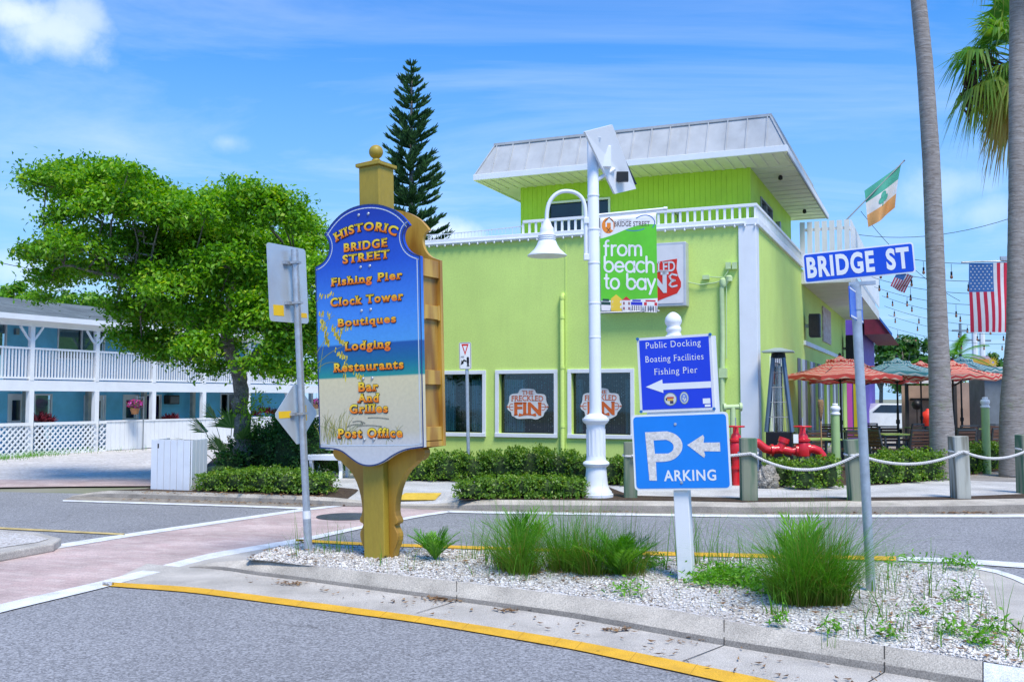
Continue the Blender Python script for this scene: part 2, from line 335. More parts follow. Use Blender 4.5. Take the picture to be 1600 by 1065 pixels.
def asphalt(name, base, spk=.55, tintc=(1, 1, 1)):
    m, t, n, l, b = nmat(name); b.inputs['Roughness'].default_value = .85; b.inputs['Specular IOR Level'].default_value = .3
    co = n.new('ShaderNodeTexCoord')
    def noise(sc, det=4, ro=.6):
        q = n.new('ShaderNodeTexNoise'); q.inputs['Scale'].default_value = sc; q.inputs['Detail'].default_value = det; q.inputs['Roughness'].default_value = ro; l.new(co.outputs['Object'], q.inputs['Vector']); return q.outputs[0]
    def mrg(v, a, b_, c, d):
        q = n.new('ShaderNodeMapRange'); l.new(v, q.inputs[0]); q.inputs[1].default_value = a; q.inputs[2].default_value = b_; q.inputs[3].default_value = c; q.inputs[4].default_value = d; return q.outputs[0]
    vo = n.new('ShaderNodeTexVoronoi'); vo.inputs['Scale'].default_value = 75; l.new(co.outputs['Object'], vo.inputs['Vector'])
    sx = n.new('ShaderNodeSeparateColor'); l.new(vo.outputs['Color'], sx.inputs[0])
    s1 = mrg(sx.outputs[0], 0, 1, 1 - spk, 1 + spk); s2 = mrg(noise(.35, 6), .3, .7, .86, 1.12); s3 = mrg(noise(35, 4, .7), .3, .7, .75, 1.25)
    def mul(a, c):
        q = n.new('ShaderNodeMath'); q.operation = 'MULTIPLY'; l.new(a, q.inputs[0]); l.new(c, q.inputs[1]); return q.outputs[0]
    f = mul(mul(s1, s2), s3)
    x = n.new('ShaderNodeMix'); x.data_type = 'RGBA'; x.blend_type = 'MULTIPLY'; x.inputs[0].default_value = 1; x.inputs[6].default_value = rgb(*[base * k for k in tintc]); l.new(f, x.inputs[7])
    dn = n.new('ShaderNodeTexNoise'); dn.inputs['Scale'].default_value = 1.6; dn.inputs['Detail'].default_value = 6; l.new(co.outputs['Object'], dn.inputs['Vector'])
    dv = n.new('ShaderNodeVectorMath'); dv.operation = 'MULTIPLY_ADD'; l.new(dn.outputs['Color'], dv.inputs[0]); dv.inputs[1].default_value = (.9, .9, 0); l.new(co.outputs['Object'], dv.inputs[2])
    cv = n.new('ShaderNodeTexVoronoi'); cv.feature = 'DISTANCE_TO_EDGE'; cv.inputs['Scale'].default_value = .42; l.new(dv.outputs[0], cv.inputs['Vector'])
    ck = mul(mrg(cv.outputs['Distance'], 0, .006, .55, 0), mrg(noise(.5, 3), .5, .6, 0, 1)); st = mrg(noise(2.3, 5, .65), .66, .80, 0, .40); sp2 = mrg(noise(14, 3, .6), .72, .80, 0, .5)
    def mx2(a, c):
        q = n.new('ShaderNodeMath'); q.operation = 'MAXIMUM'; l.new(a, q.inputs[0]); l.new(c, q.inputs[1]); return q.outputs[0]
    y = n.new('ShaderNodeMix'); y.data_type = 'RGBA'; l.new(mx2(mx2(ck, st), sp2), y.inputs[0]); l.new(x.outputs[2], y.inputs[6]); y.inputs[7].default_value = (.075, .072, .07, 1)
    l.new(y.outputs[2], b.inputs['Base Color'])
    bp = n.new('ShaderNodeBump'); bp.inputs['Strength'].default_value = .5; bp.inputs['Distance'].default_value = .008; l.new(s1, bp.inputs['Height']); l.new(bp.outputs[0], b.inputs['Normal']); return m
def concrete(name, c, rough=.85, stain=.35, sc=1.2):
    m = pbr(name, c, rough, .24, sc * 2.2, bump=.25, bscale=140, fine=.40, fscale=110, spec=.25); return m
def wood_mat(name, c1, c2, axis=2, sc=9, rough=.55, coat=0):
    m, t, n, l, b = nmat(name); b.inputs['Roughness'].default_value = rough; b.inputs['Coat Weight'].default_value = coat
    co = n.new('ShaderNodeTexCoord'); mp = n.new('ShaderNodeMapping'); l.new(co.outputs['Object'], mp.inputs[0]); s_ = [1, 1, 1]; s_[axis] = .12; mp.inputs['Scale'].default_value = s_
    wv = n.new('ShaderNodeTexWave'); wv.wave_type = 'RINGS'; wv.inputs['Scale'].default_value = sc * .35; wv.inputs['Distortion'].default_value = 7; wv.inputs['Detail'].default_value = 3; wv.inputs['Detail Scale'].default_value = 1.2; l.new(mp.outputs[0], wv.inputs['Vector'])
    q = n.new('ShaderNodeTexNoise'); q.inputs['Scale'].default_value = sc * 6; q.inputs['Detail'].default_value = 5; l.new(mp.outputs[0], q.inputs['Vector'])
    a = n.new('ShaderNodeMath'); a.operation = 'MULTIPLY_ADD'; l.new(q.outputs[0], a.inputs[0]); a.inputs[1].default_value = .6; l.new(wv.outputs[0], a.inputs[2])
    r = n.new('ShaderNodeMapRange'); l.new(a.outputs[0], r.inputs[0]); r.inputs[1].default_value = .2; r.inputs[2].default_value = 1.2
    x = n.new('ShaderNodeMix'); x.data_type = 'RGBA'; l.new(r.outputs[0], x.inputs[0]); x.inputs[6].default_value = rgb(*c1); x.inputs[7].default_value = rgb(*c2); l.new(x.outputs[2], b.inputs['Base Color'])
    bp = n.new('ShaderNodeBump'); bp.inputs['Strength'].default_value = .25; bp.inputs['Distance'].default_value = .01; l.new(a.outputs[0], bp.inputs['Height']); l.new(bp.outputs[0], b.inputs['Normal']); return m
WHITE = pbr('white_paint', (.78, .80, .83), .45, .05, 2, streak=.10, dirt=(.45, .43, .38))
WHITE2 = pbr('white_vinyl', (.80, .81, .83), .35, .03, 2)
BLACK = plain('black_plastic', (.012, .012, .014), .45)
GALV = pbr('galvanised_steel', (.46, .50, .55), .42, .16, 14, metal=.55, bump=.05, bscale=90)
ALU = pbr('aluminium_sheet', (.58, .64, .70), .38, .08, 3, metal=.45)
STEEL = plain('grey_steel', (.30, .32, .34), .4, .7)
MULCH = pbr('brown_mulch', (.035, .022, .015), .95, .6, 16, bump=1, bscale=45, fine=.7, fscale=70, col2=(.10, .065, .04))
YELLOW_STK = plain('yellow_sticker', (.86, .55, .02), .5)
# ================================================================ GROUND, ROADS, KERBS
ASPH = asphalt('asphalt', .265, .42, (.98, .985, 1.02)); CONC = concrete('kerb_concrete', (.45, .41, .35)); GUT = concrete('gutter_concrete', (.46, .43, .385), sc=.8)
WALK = concrete('sidewalk_concrete', (.50, .49, .475), sc=.7); BRICKP = brick_mat('crosswalk_paver', (.47, .345, .32), (.54, .43, .395), (.33, .27, .25), 4.2, R(23), .9, .45)
PAINTW = pbr('road_paint_white', (.72, .73, .74), .6, .2, 5, bump=.2, bscale=130, fine=.3, fscale=120); PAINTY = pbr('road_paint_yellow', (.72, .40, .025), .6, .16, 4, bump=.2, bscale=130, fine=.28, fscale=120)
def shell(name, c1, c2, sc):
    m, t, n, l, b = nmat(name); b.inputs['Roughness'].default_value = .9
    co = n.new('ShaderNodeTexCoord'); vo = n.new('ShaderNodeTexVoronoi'); vo.inputs['Scale'].default_value = sc; l.new(co.outputs['Object'], vo.inputs['Vector'])
    q = n.new('ShaderNodeTexNoise'); q.inputs['Scale'].default_value = 1.1; q.inputs['Detail'].default_value = 7; l.new(co.outputs['Object'], q.inputs['Vector'])
    s_ = n.new('ShaderNodeSeparateColor'); l.new(vo.outputs['Color'], s_.inputs[0])
    a = n.new('ShaderNodeMath'); a.operation = 'MULTIPLY_ADD'; l.new(q.outputs[0], a.inputs[0]); a.inputs[1].default_value = 1.2; a.inputs[2].default_value = -.6
    a2 = n.new('ShaderNodeMath'); a2.operation = 'ADD'; a2.use_clamp = True; l.new(s_.outputs[0], a2.inputs[0]); l.new(a.outputs[0], a2.inputs[1])
    x = n.new('ShaderNodeMix'); x.data_type = 'RGBA'; l.new(a2.outputs[0], x.inputs[0]); x.inputs[6].default_value = rgb(*c1); x.inputs[7].default_value = rgb(*c2); l.new(x.outputs[2], b.inputs['Base Color'])
    bp = n.new('ShaderNodeBump'); bp.inputs['Strength'].default_value = .8; bp.inputs['Distance'].default_value = .02; l.new(vo.outputs['Distance'], bp.inputs['Height']); bp.invert = True; l.new(bp.outputs[0], b.inputs['Normal']); return m
SHELL = shell('white_shell_gravel', (.40, .36, .32), (.74, .72, .70), 48); LOT = shell('shell_lot', (.44, .41, .38), (.66, .63, .60), 16)
def struct(o): return tag(o, kind='structure')
def sheet(name, poly, mat, z=None):
    m = MB(); m.add([(p[0], p[1], p[2] if z is None else z) for p in poly], [tuple(range(len(poly)))]); o = m.build(name, mat)
    if o.data.polygons[0].normal.z < 0: o.data.flip_normals()
    return struct(o)
def dens(pts, n=60):                       # resample a list of tuples on its first value
    a = np.array(pts, float); x = np.linspace(a[0, 0], a[-1, 0], n); cols = [x]
    for k in range(1, a.shape[1]):
        y = np.interp(x, a[:, 0], a[:, k])
        for _ in range(2): y[1:-1] = (y[:-2] + 2 * y[1:-1] + y[2:]) / 4
        cols.append(y)
    return np.stack(cols, 1)
def strip(name, lines, mat, smooth=False):
    m = MB(); n = len(lines[0]); k = len(lines); m.add([p for l_ in lines for p in l_], [(j * n + i, j * n + i + 1, (j + 1) * n + i + 1, (j + 1) * n + i) for j in range(k - 1) for i in range(n - 1)])
    o = m.build(name, mat, smooth=False)
    if sum(p.normal.z for p in o.data.polygons) < 0: o.data.flip_normals()
    if smooth: o.data.polygons.foreach_set('use_smooth', [True] * len(o.data.polygons))
    return struct(o)
def paint(name, pts, mat, z=.010, n=60):   # pts: (x, y_top, y_bottom) in pixels
    a = dens(pts, n); return strip(name, [[gnd(x, y, z) for x, y, _ in a], [gnd(x, y, z) for x, _, y in a]], mat)
sheet('ground', [(-900, -60), (900, -60), (900, 1500), (-900, 1500)], pbr('sandy_ground', (.30, .28, .22), .95, .3, .4, col2=(.16, .19, .09)), -.03)
sheet('road', [(-60, -12), (60, -12), (60, 19), (22, 19), (9, 17.5), (-2, 17.2), (-22, 21), (-60, 34)], ASPH, 0)
# crosswalk of pink pavers between two white bands
NEARL = [(-220, 1004, 1021), (0, 943, 956), (159, 907, 918), (325, 864, 872.5), (474, 839.5, 845.5), (565, 820.5, 825), (659, 802.5, 806), (702, 797, 800)]
FARL = [(-220, 899, 907), (0, 863, 871), (202, 832.5, 838), (325, 815, 819.8), (474, 793.7, 797.5), (545, 786.5, 789)]
a = dens([(x, y1) for x, y0, y1 in FARL], 60); b_ = dens([(x, y0) for x, y0, y1 in NEARL], 60)
strip('crosswalk', [[gnd(x, y, .005) for x, y in a], [gnd(x, y, .005) for x, y in b_]], BRICKP)
paint('crosswalk_near_line', NEARL, PAINTW); paint('crosswalk_far_line', FARL, PAINTW)
paint('near_yellow_line', [(160, 908, 914), (300, 916, 924.5), (400, 928.5, 938), (650, 961, 971), (760, 977.5, 989.5), (900, 1000, 1014), (1010, 1021.5, 1037.5), (1175, 1055, 1074), (1400, 1108, 1133)], PAINTY)
paint('median_yellow_line', [(462, 841.5, 845), (572, 847, 851.5), (806, 854.5, 859), (1029, 861, 867), (1197, 864.5, 870.5), (1400, 868.5, 875)], PAINTY)
paint('median_white_line', [(1404, 868.5, 875), (1500, 872, 879), (1620, 880, 888), (1800, 897, 906)], PAINTW)
paint('far_edge_line', [(700, 797, 800), (760, 798.3, 801.5), (1057, 802.5, 806), (1160, 803.5, 807.5), (1600, 803, 807.5), (1850, 800, 805)], PAINTW)
paint('motel_edge_line', [(98, 780.4, 782.6), (325, 787, 789.6), (474, 792, 795)], PAINTW)
# ---- near side of the median: gutter, kerb face, kerb top
K = dens([(296, 884, 885, 886.5, 0.0), (340, 877, 883, 888, .06), (392, 873, 891, 897, .12), (480, 883, 902, 907.5, .14), (587, 894, 916, 922, .15), (760, 913, 938, 945, .15), (900, 931, 957, 965.5, .15), (1057, 953, 985, 994.5, .15), (1160, 974, 1003, 1013, .15), (1260, 990, 1018, 1029, .15), (1535, 1033, 1062, 1076, .15)], 90)
kb = [gnd(x, a_, h) for x, a_, b1, c1, h in K]; kf = [gnd(x, c1, .012) for x, a_, b1, c1, h in K]; kt = [at(x, b1, f_.y + .018) for (x, a_, b1, c1, h), f_ in zip(K, kf)]
krnd = [p + (q - p) * .35 + Vector((0, -.004, -.002)) for p, q in zip(kt, kf)]; kt2 = [p + (q - p) * .10 + Vector((0, 0, .007 * min(1, q.z / .1))) for p, q in zip(kt, kb)]
FACE = concrete('dark_kerb_face', (.235, .215, .19), sc=1.5)  # both kerb faces take a darker concrete colour than the kerb tops
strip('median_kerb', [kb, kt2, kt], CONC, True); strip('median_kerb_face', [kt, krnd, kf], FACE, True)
gy = dens([(230, 880), (296, 886.5), (340, 888), (392, 897), (480, 907.5), (587, 922), (760, 945), (900, 965.5), (1057, 994.5), (1160, 1013), (1260, 1029), (1535, 1076)], 70); gy2 = dens([(165, 910), (300, 917), (400, 929.5), (650, 962), (760, 978.5), (900, 1001), (1010, 1022.5), (1175, 1056), (1400, 1109)], 70)
strip('median_gutter', [[gnd(x, y, .012) for x, y in gy], [gnd(x, y, .006) for x, y in gy2]], GUT)
sheet('median_apron', [gnd(*p, .0095) for p in ((232, 889), (328, 868), (420, 850), (470, 846.5), (455, 852), (400, 868), (388, 876), (330, 888), (290, 890), (180, 910))], GUT)
W_ = dens([(1537, 1033.5, 1062.5, 1076, .151), (1640, 1050, 1080, 1096, .151), (1800, 1076, 1108, 1124, .151)], 12)
strip('white_kerb', [[gnd(x, a_, h) for x, a_, b1, c1, h in W_], [at(x, b1, gnd(x, c1, .012).y + .018) for x, a_, b1, c1, h in W_], [gnd(x, c1, .012) for x, a_, b1, c1, h in W_]], PAINTW)
jd = pbr('joint_dirt', (.05, .045, .04), .95)
m = MB()
for i in (30, 31 + 29, 78):
    for A, B in ((kb, kt), (kt, krnd), (krnd, kf)):
        p, q = A[i], B[i]; d = (kb[min(i + 1, 89)] - kb[i]).normalized() * .004; up = Vector((0, -.002, .004)); m.add([p - d + up, p + d + up, q + d + up, q - d + up], [(0, 1, 2, 3)])
    p = kf[i]; d = (kf[i + 1] - kf[i]).normalized(); q = p + Vector((-d.y * -1, -abs(d.x), 0)) * .55; q.z = p.z; up = Vector((0, 0, .003)); d *= .004; m.add([p - d + up, p + d + up, q + d + up, q - d + up], [(0, 1, 2, 3)])
mc = MB(); YL = dens([(160, 911, 3.5), (300, 920, 4.5), (400, 933, 5), (650, 966, 5.5), (760, 983.5, 6.5), (900, 1007, 7.5), (1010, 1029.5, 8.5), (1175, 1064, 10)], 60)
for x in (330, 470, 545, 600, 655, 728, 815, 872, 905, 990, 1085):
    y, h_ = np.interp(x, YL[:, 0], YL[:, 1]), np.interp(x, YL[:, 0], YL[:, 2]); p, q = gnd(x + 5, y - h_, .0125), gnd(x - 9, y + h_, .0125); d = Vector((.0018, -.001, 0)); mc.add([p - d, p + d, q + d * .6, q - d * .6], [(0, 1, 2, 3)])
struct(m.build('kerb_joints', jd)); struct(mc.build('paint_cracks', pbr('cracked_paint', (.44, .27, .04), .9)))
# ---- gravel bed of the median (low mound)
nb = dens([(388, 873), (400, 873.5), (480, 883), (587, 894), (760, 913), (900, 931), (1057, 953), (1160, 974), (1260, 990), (1541, 1033.5), (1640, 1050)], 100)
fbp = [(388, 873), (412, 862), (440, 853), (482, 850), (600, 854.5), (806, 862), (1029, 869.5), (1197, 873), (1350, 879), (1450, 882), (1520, 887), (1541, 917), (1557, 954), (1599, 993), (1640, 1050)]
fa = np.array(fbp, float); sl = np.r_[0, np.cumsum(np.hypot(*(np.diff(fa, axis=0) * [1, 3]).T))]; tt = np.linspace(0, sl[-1], 100)
fb = np.stack([np.interp(tt, sl, fa[:, 0]), np.interp(tt, sl, fa[:, 1])], 1)
NB = [gnd(x, y, .142) for x, y in nb]; FB = [gnd(x, y, .13) for x, y in fb]; NM = 26; GR = np.zeros((NM, 100, 3))
for j in range(NM):
    f = j / (NM - 1)
    for i in range(100):
        p = NB[i].lerp(FB[i], f); wd = (NB[i] - FB[i]).length
        GR[j, i] = (p.x, p.y, p.z + min(.03, wd * .018) * 4 * f * (1 - f) + .012 * math.sin(p.x * 5 + p.y * 3) * math.sin(p.y * 6 - p.x * 2) * min(1, 4 * f * (1 - f)))
m = MB(); m.add(GR.reshape(-1, 3), [(j * 100 + i, j * 100 + i + 1, (j + 1) * 100 + i + 1, (j + 1) * 100 + i) for j in range(NM - 1) for i in range(99)])
o = m.build('median_gravel_bed', SHELL, smooth=True)
if sum(p.normal.z for p in o.data.polygons) < 0: o.data.flip_normals()
struct(o)
def gpt(i, j):
    i = min(98.999, max(0, i)); j = min(NM - 1.001, max(0, j)); a, b = int(i), int(j); u, v_ = i - a, j - b
    return Vector((GR[b, a] * (1 - u) + GR[b, a + 1] * u) * (1 - v_) + Vector(GR[b + 1, a] * (1 - u) + GR[b + 1, a + 1] * u) * v_)
strip('median_far_kerb', [[p for p in FB[3:86]], [p + Vector((0, .09, -.005)) for p in FB[3:86]], [Vector((p.x, p.y + .10, .004)) for p in FB[3:86]]], CONC)
sheet('median_nose', [gnd(*p, .10) for p in ((1520, 886.5), (1556, 889), (1585, 898), (1625, 915), (1720, 950), (1720, 1060), (1640, 1050), (1599, 994), (1557, 955), (1541, 918))], GUT)
paint('nose_white_line', [(1524, 884, 888), (1556, 889, 894.5), (1582, 896.5, 903.5), (1640, 918, 930)], PAINTW, .106)
strip('nose_kerb', [[p + Vector((0, 0, .016)) for p in FB[84:99]], [p + Vector((.10, .02, .012)) for p in FB[84:99]], [Vector((p.x + .12, p.y + .02, .099)) for p in FB[84:99]]], CONC)
# loose shell fragments
def stones(name, P, size, mat):
    n = len(P); base = np.array([(1, 0, 0), (-1, 0, 0), (0, 1, 0), (0, -1, 0), (0, 0, 1), (0, 0, -1)], float); f = np.array([(0, 2, 4), (2, 1, 4), (1, 3, 4), (3, 0, 4), (2, 0, 5), (1, 2, 5), (3, 1, 5), (0, 3, 5)])
    sz = size * rng.lognormal(0, .35, (n, 1, 1)) * np.stack([rng.uniform(.7, 1.5, n), rng.uniform(.5, 1.1, n), rng.uniform(.25, .6, n)], 1)[:, None, :]
    V = base[None] * sz; q = rng.uniform(0, 6.28, n); e = rng.normal(0, .35, n); c, s = np.cos(q), np.sin(q)
    V[..., 2] += V[..., 0] * e[:, None]; X = V[..., 0] * c[:, None] - V[..., 1] * s[:, None]; Y = V[..., 0] * s[:, None] + V[..., 1] * c[:, None]
    V = np.stack([X, Y, V[..., 2]], 2) + np.asarray(P)[:, None, :]; F = (f[None] + (np.arange(n) * 6)[:, None, None]).reshape(-1, 3)
    return np_mesh(name, mat, V.reshape(-1, 3), F, g=np.repeat(rng.uniform(.01, 1, n), 6))
STONE = ramp_mat('shell_fragment', [(0, (.17, .13, .09)), (.12, (.40, .35, .29)), (.3, (.60, .56, .50)), (.7, (.74, .715, .68)), (1, (.85, .83, .81))], .8)
P = [gpt(rng.uniform(0, 99), rng.uniform(.3, NM - 1.2)) + Vector((0, 0, .004)) for _ in range(24000)]
tag(stones('shell_gravel', P, .0115, STONE), kind='stuff')
# ---- far kerb, sidewalk and beds
KF = dens([(112, 774, 775, 775.6, 0), (140, 769, 772, 775.5, .06), (165, 765.5, 770, 776.5, .13), (325, 769, 775, 781.5, .14), (470, 774, 780, 787, .14), (530, 777, 783, 790, .13), (570, 782, 786, 790, .05), (620, 786, 788.5, 790.5, .03), (680, 787, 790, 792.5, .03), (715, 783, 789, 795, .12), (760, 780.5, 788, 797, .15), (1057, 782, 790, 800, .15), (1160, 784, 792, 801.5, .15), (1490, 780, 790, 801, .15), (1600, 778, 788, 800, .15), (1850, 772, 783, 797, .15)], 150)
fk = [[gnd(x, a_, h) for x, a_, b1, c1, h in KF], [], [gnd(x, c1, .012) for x, a_, b1, c1, h in KF]]
fk[1] = [at(x, b1, f_.y + .03) for (x, a_, b1, c1, h), f_ in zip(KF, fk[2])]
fk.insert(2, [p + (q - p) * .35 for p, q in zip(fk[1], fk[2])])
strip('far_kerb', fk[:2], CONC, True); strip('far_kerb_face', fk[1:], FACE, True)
gf = dens([(98, 780.5), (325, 787.3), (474, 792.4), (545, 787.5), (600, 791.5), (660, 795), (700, 797.3), (1057, 803), (1160, 804), (1600, 803.4), (1850, 800.4)], 150)
strip('far_gutter', [[gnd(x, c1, .011) for x, a_, b1, c1, h in KF], [gnd(x, y, .007) for x, y in gf]], concrete('dirty_gutter', (.30, .265, .22), sc=2.5))
ks = [i for i in range(150) if KF[i, 0] >= 520]
strip('sidewalk', [[fk[0][i] for i in ks], [gnd(KF[i, 0], KF[i, 1] - 17, .149) for i in ks], [gnd(KF[i, 0], 690, .149) for i in ks]], WALK)
kl = [i for i in range(150) if 135 <= KF[i, 0] <= 545]
kp = [fk[0][i] + Vector((0, 0, .003)) for i in kl]
sheet('mulch_bed', kp + [gnd(*p, .148) for p in ((560, 765), (520, 744), (480, 735), (480, 700), (400, 695), (335, 715), (300, 745), (228, 763))], MULCH)
sheet('street_mulch', [gnd(x, y, .156) for x, y in ((716, 781), (760, 779.5), (900, 780.5), (1057, 781.5), (1160, 783.5), (1490, 779.5), (1600, 777.5), (1850, 771.5), (1850, 764), (1594, 771), (1490, 775.5), (1160, 777), (985, 773.5), (930, 752), (760, 750), (728, 768))], MULCH)
sheet('wall_bed', [gnd(x, y, .154) for x, y in ((640, 749), (760, 751), (985, 756), (1060, 757), (1060, 735), (640, 715))], MULCH)
sheet('patio_bed', [gnd(x, y, .154) for x, y in ((1060, 757.5), (1362, 757.5), (1440, 752), (1515, 742), (1594, 730), (1660, 722), (1660, 706), (1440, 722), (1180, 735), (1060, 741))], MULCH)
sheet('tactile_pad', [gnd(x, y, z) for x, y, z in ((633, 769.5, .156), (690, 769.5, .156), (680, 780.5, .080), (617, 780.5, .080))], pbr('yellow_tactile', (.66, .44, .05), .7, .15, 6, bump=.8, bscale=40))
# ---- motel drive
sheet('paver_band', [gnd(x, y, .005) for x, y in ((-500, 750), (236, 748), (300, 748), (236, 758.5), (100, 759.5), (-500, 768))], BRICKP)
sheet('shell_lot', [gnd(x, y, .003) for x, y in ((-700, 751), (-100, 749), (236, 748.5), (300, 750), (420, 735), (640, 715), (640, 660), (-700, 660))], LOT)
# ---- the second median, far left
I0 = [(-300, 818), (0, 826.5), (60, 831), (96, 840), (84, 848), (0, 863), (-300, 906)]
m = MB(); m.prismz([tuple(gnd(x, y, .10))[:2] for x, y in I0], 0, .10); struct(m.build('left_median', GUT, bevel=.02))
sheet('left_median_gravel', [gnd(x, y, .106) for x, y in ((-300, 822), (0, 830), (50, 835), (76, 841), (60, 846), (0, 855), (-300, 893))], SHELL)
paint('left_yellow_line', [(-300, 809, 812.5), (0, 822.8, 825.6), (195, 832.8, 835.2)], pbr('faded_yellow_paint', (.55, .42, .17), .7, .3, 5, fine=.4, fscale=110))
m = MB(); c = gnd(541, 806.5, .010); m.lathe([(.43, 0), (.43, .006), (.40, .006), (.39, .003), (.30, .003), (.29, .006), (.02, .006), (0.0, .006)], c, 40)
tag(m.build('manhole_cover', pbr('cast_iron', (.10, .11, .13), .5, .3, 9, metal=.6, bump=.6, bscale=45)), 'round dark iron manhole cover set in the pink paver crosswalk', 'manhole cover')
# ---- dry leaf litter along the kerbs
lit = []; 
def flakes(px0, py0, px1, py1, n, spread, z=.016):
    for _ in range(n):
        f = rng.random(); p = gnd(px0 + (px1 - px0) * f, py0 + (py1 - py0) * f, z); lit.append((p.x + rng.normal(0, spread), p.y + rng.normal(0, spread * .6), z + rng.uniform(0, .012)))
for a in ((455, 911, 462, 913, 40, .06), (680, 934, 700, 938, 120, .09), (785, 953, 800, 955, 26, .05), (955, 983, 970, 985, 40, .05), (1060, 1000, 1080, 1003, 14, .08), (1460, 799, 1530, 801, 260, .22), (890, 797, 960, 799, 160, .25), (1180, 801, 1400, 802, 160, .15), (200, 780, 520, 789, 260, .12), (1000, 1010, 1500, 1090, 60, .3), (400, 905, 1000, 995, 60, .2), (640, 780, 760, 782, 30, .2), (240, 769, 520, 776, 260, .25, .16), (1190, 756, 1290, 757, 140, .2, .165), (1500, 745, 1560, 738, 80, .15, .165), (720, 776, 900, 778, 120, .12, .165)): flakes(*a)
for _ in range(700): p = gpt(rng.uniform(0, 99), rng.uniform(2, NM - 2)); lit.append((p.x, p.y, p.z + .018))
V, F, g = [], [], []
for p in lit:
    q = rng.uniform(0, 6.28); l_ = rng.uniform(.012, .04); w2 = l_ * rng.uniform(.15, .45); c, s = math.cos(q), math.sin(q); b = len(V); e = rng.uniform(-.3, .5) * l_
    for u, v_ in ((-l_, 0), (0, -w2), (l_, 0), (0, w2)): V.append((p[0] + u * c - v_ * s, p[1] + u * s + v_ * c, p[2] + abs(u) * .3 + (e if v_ else 0) * .3))
    F.append((b, b + 1, b + 2, b + 3)); g += [rng.uniform(.01, 1)] * 4
tag(np_mesh('leaf_litter', ramp_mat('dry_leaf', [(0, (.07, .04, .02)), (.5, (.20, .11, .05)), (1, (.36, .22, .10))], .8), V, F, g=g), kind='stuff')
# ================================================================ LIME RESTAURANT
LIME = pbr('lime_stucco', (.60, .77, .21), .8, .07, .7, bump=.14, bscale=45, spec=.2, fine=.07, fscale=30, streak=.18, dirt=(.36, .48, .15)); LIME2 = pbr('lime_siding', (.47, .71, .07), .6, .08, 1.5, spec=.25)
ROOFM = pbr('mansard_metal', (.45, .465, .48), .5, .12, 2.5, metal=.0, streak=.35, dirt=(.26, .25, .24)); SOFF = pbr('white_soffit', (.66, .67, .66), .6, .1, 2)
DARKIN = plain('dark_interior', (.07, .13, .15), .8); GLASS = glass_mat('window_glass', (.66, .82, .86), .025); DGLASS = pbr('dark_glass', (.012, .03, .06), .06, .3, 1.5, spec=.6)
ORANGE = plain('orange_lettering', (.62, .12, .02), .5); REDP = plain('red_lettering', (.68, .025, .012), .45); DECW = plain('decal_white', (.66, .67, .68), .45)
GB = frame((4.878, 19.869, 0), -R(23.02))
rest = thing('restaurant', 'lime green two storey corner restaurant with grey mansard roof and white railings', 'restaurant', GB)
fx = lambda px, py, y=0: onp(GB, px, py, y)
def wall_holes(mb, x0, x1, z0, z1, holes, y, dep=.14, rev=None):
    xs = sorted({x0, x1, *[h[0] for h in holes], *[h[1] for h in holes]}); zs = sorted({z0, z1, *[h[2] for h in holes], *[h[3] for h in holes]})
    for i in range(len(xs) - 1):
        for k in range(len(zs) - 1):
            cx, cz = (xs[i] + xs[i + 1]) / 2, (zs[k] + zs[k + 1]) / 2
            if any(h[0] < cx < h[1] and h[2] < cz < h[3] for h in holes): continue
            mb.add([(xs[i], y, zs[k]), (xs[i + 1], y, zs[k]), (xs[i + 1], y, zs[k + 1]), (xs[i], y, zs[k + 1])], [(0, 1, 2, 3)])
    for h in holes:
        a, b, c, d = h; mb.add([(a, y, c), (b, y, c), (b, y, d), (a, y, d), (a, y + dep, c), (b, y + dep, c), (b, y + dep, d), (a, y + dep, d)], [(0, 4, 5, 1), (1, 5, 6, 2), (2, 6, 7, 3), (3, 7, 4, 0)])
LW = 8.95; ZT = fx(1158, 353)[1]; DEEP = 21.0
wins = []
for x0, x1 in ((664, 759.6), (774.3, 872), (887, 992)):
    a, zt = fx(x0, 579 if x0 < 700 else 577); b, zb = fx(x1, 683); wins.append((a, b, .80, 2.30))
zt = fx(820, 577.5)[1]; zb = fx(820, 683)[1]; wins = [(a, b, zb, zt) for a, b, _, _ in wins]
T = .085; holes = [(a + T, b - T, c + T, d - T) for a, b, c, d in wins]
m = MB(); wall_holes(m, -LW, 0, -.05, ZT, holes, 0, .16)
m.add([(0, 0, -.05), (0, DEEP, -.05), (0, DEEP, ZT), (0, 0, ZT)], [(0, 1, 2, 3)]); m.add([(-LW, 0, -.05), (-LW, DEEP, -.05), (-LW, DEEP, ZT), (-LW, 0, ZT)], [(3, 2, 1, 0)])
m.add([(-LW, .3, ZT - .25), (0, .3, ZT - .25), (0, DEEP, ZT - .25), (-LW, DEEP, ZT - .25)], [(0, 1, 2, 3)]); m.add([(-LW, DEEP, 0), (0, DEEP, 0), (0, DEEP, ZT), (-LW, DEEP, ZT)], [(3, 2, 1, 0)])
m.build('wall', LIME, rest)
BEADS = ramp_mat('bead_curtain', [(0, (.10, .10, .10)), (.4, (.36, .30, .22)), (.8, (.55, .50, .42)), (1, (.8, .8, .8))], .4)
CURT = pbr('curtain_cloth', (.52, .76, .76), .8, .3, 6, col2=(.80, .90, .90), stretch=(6, 6, .3)); REDC = plain('red_wall', (.28, .035, .035), .7)
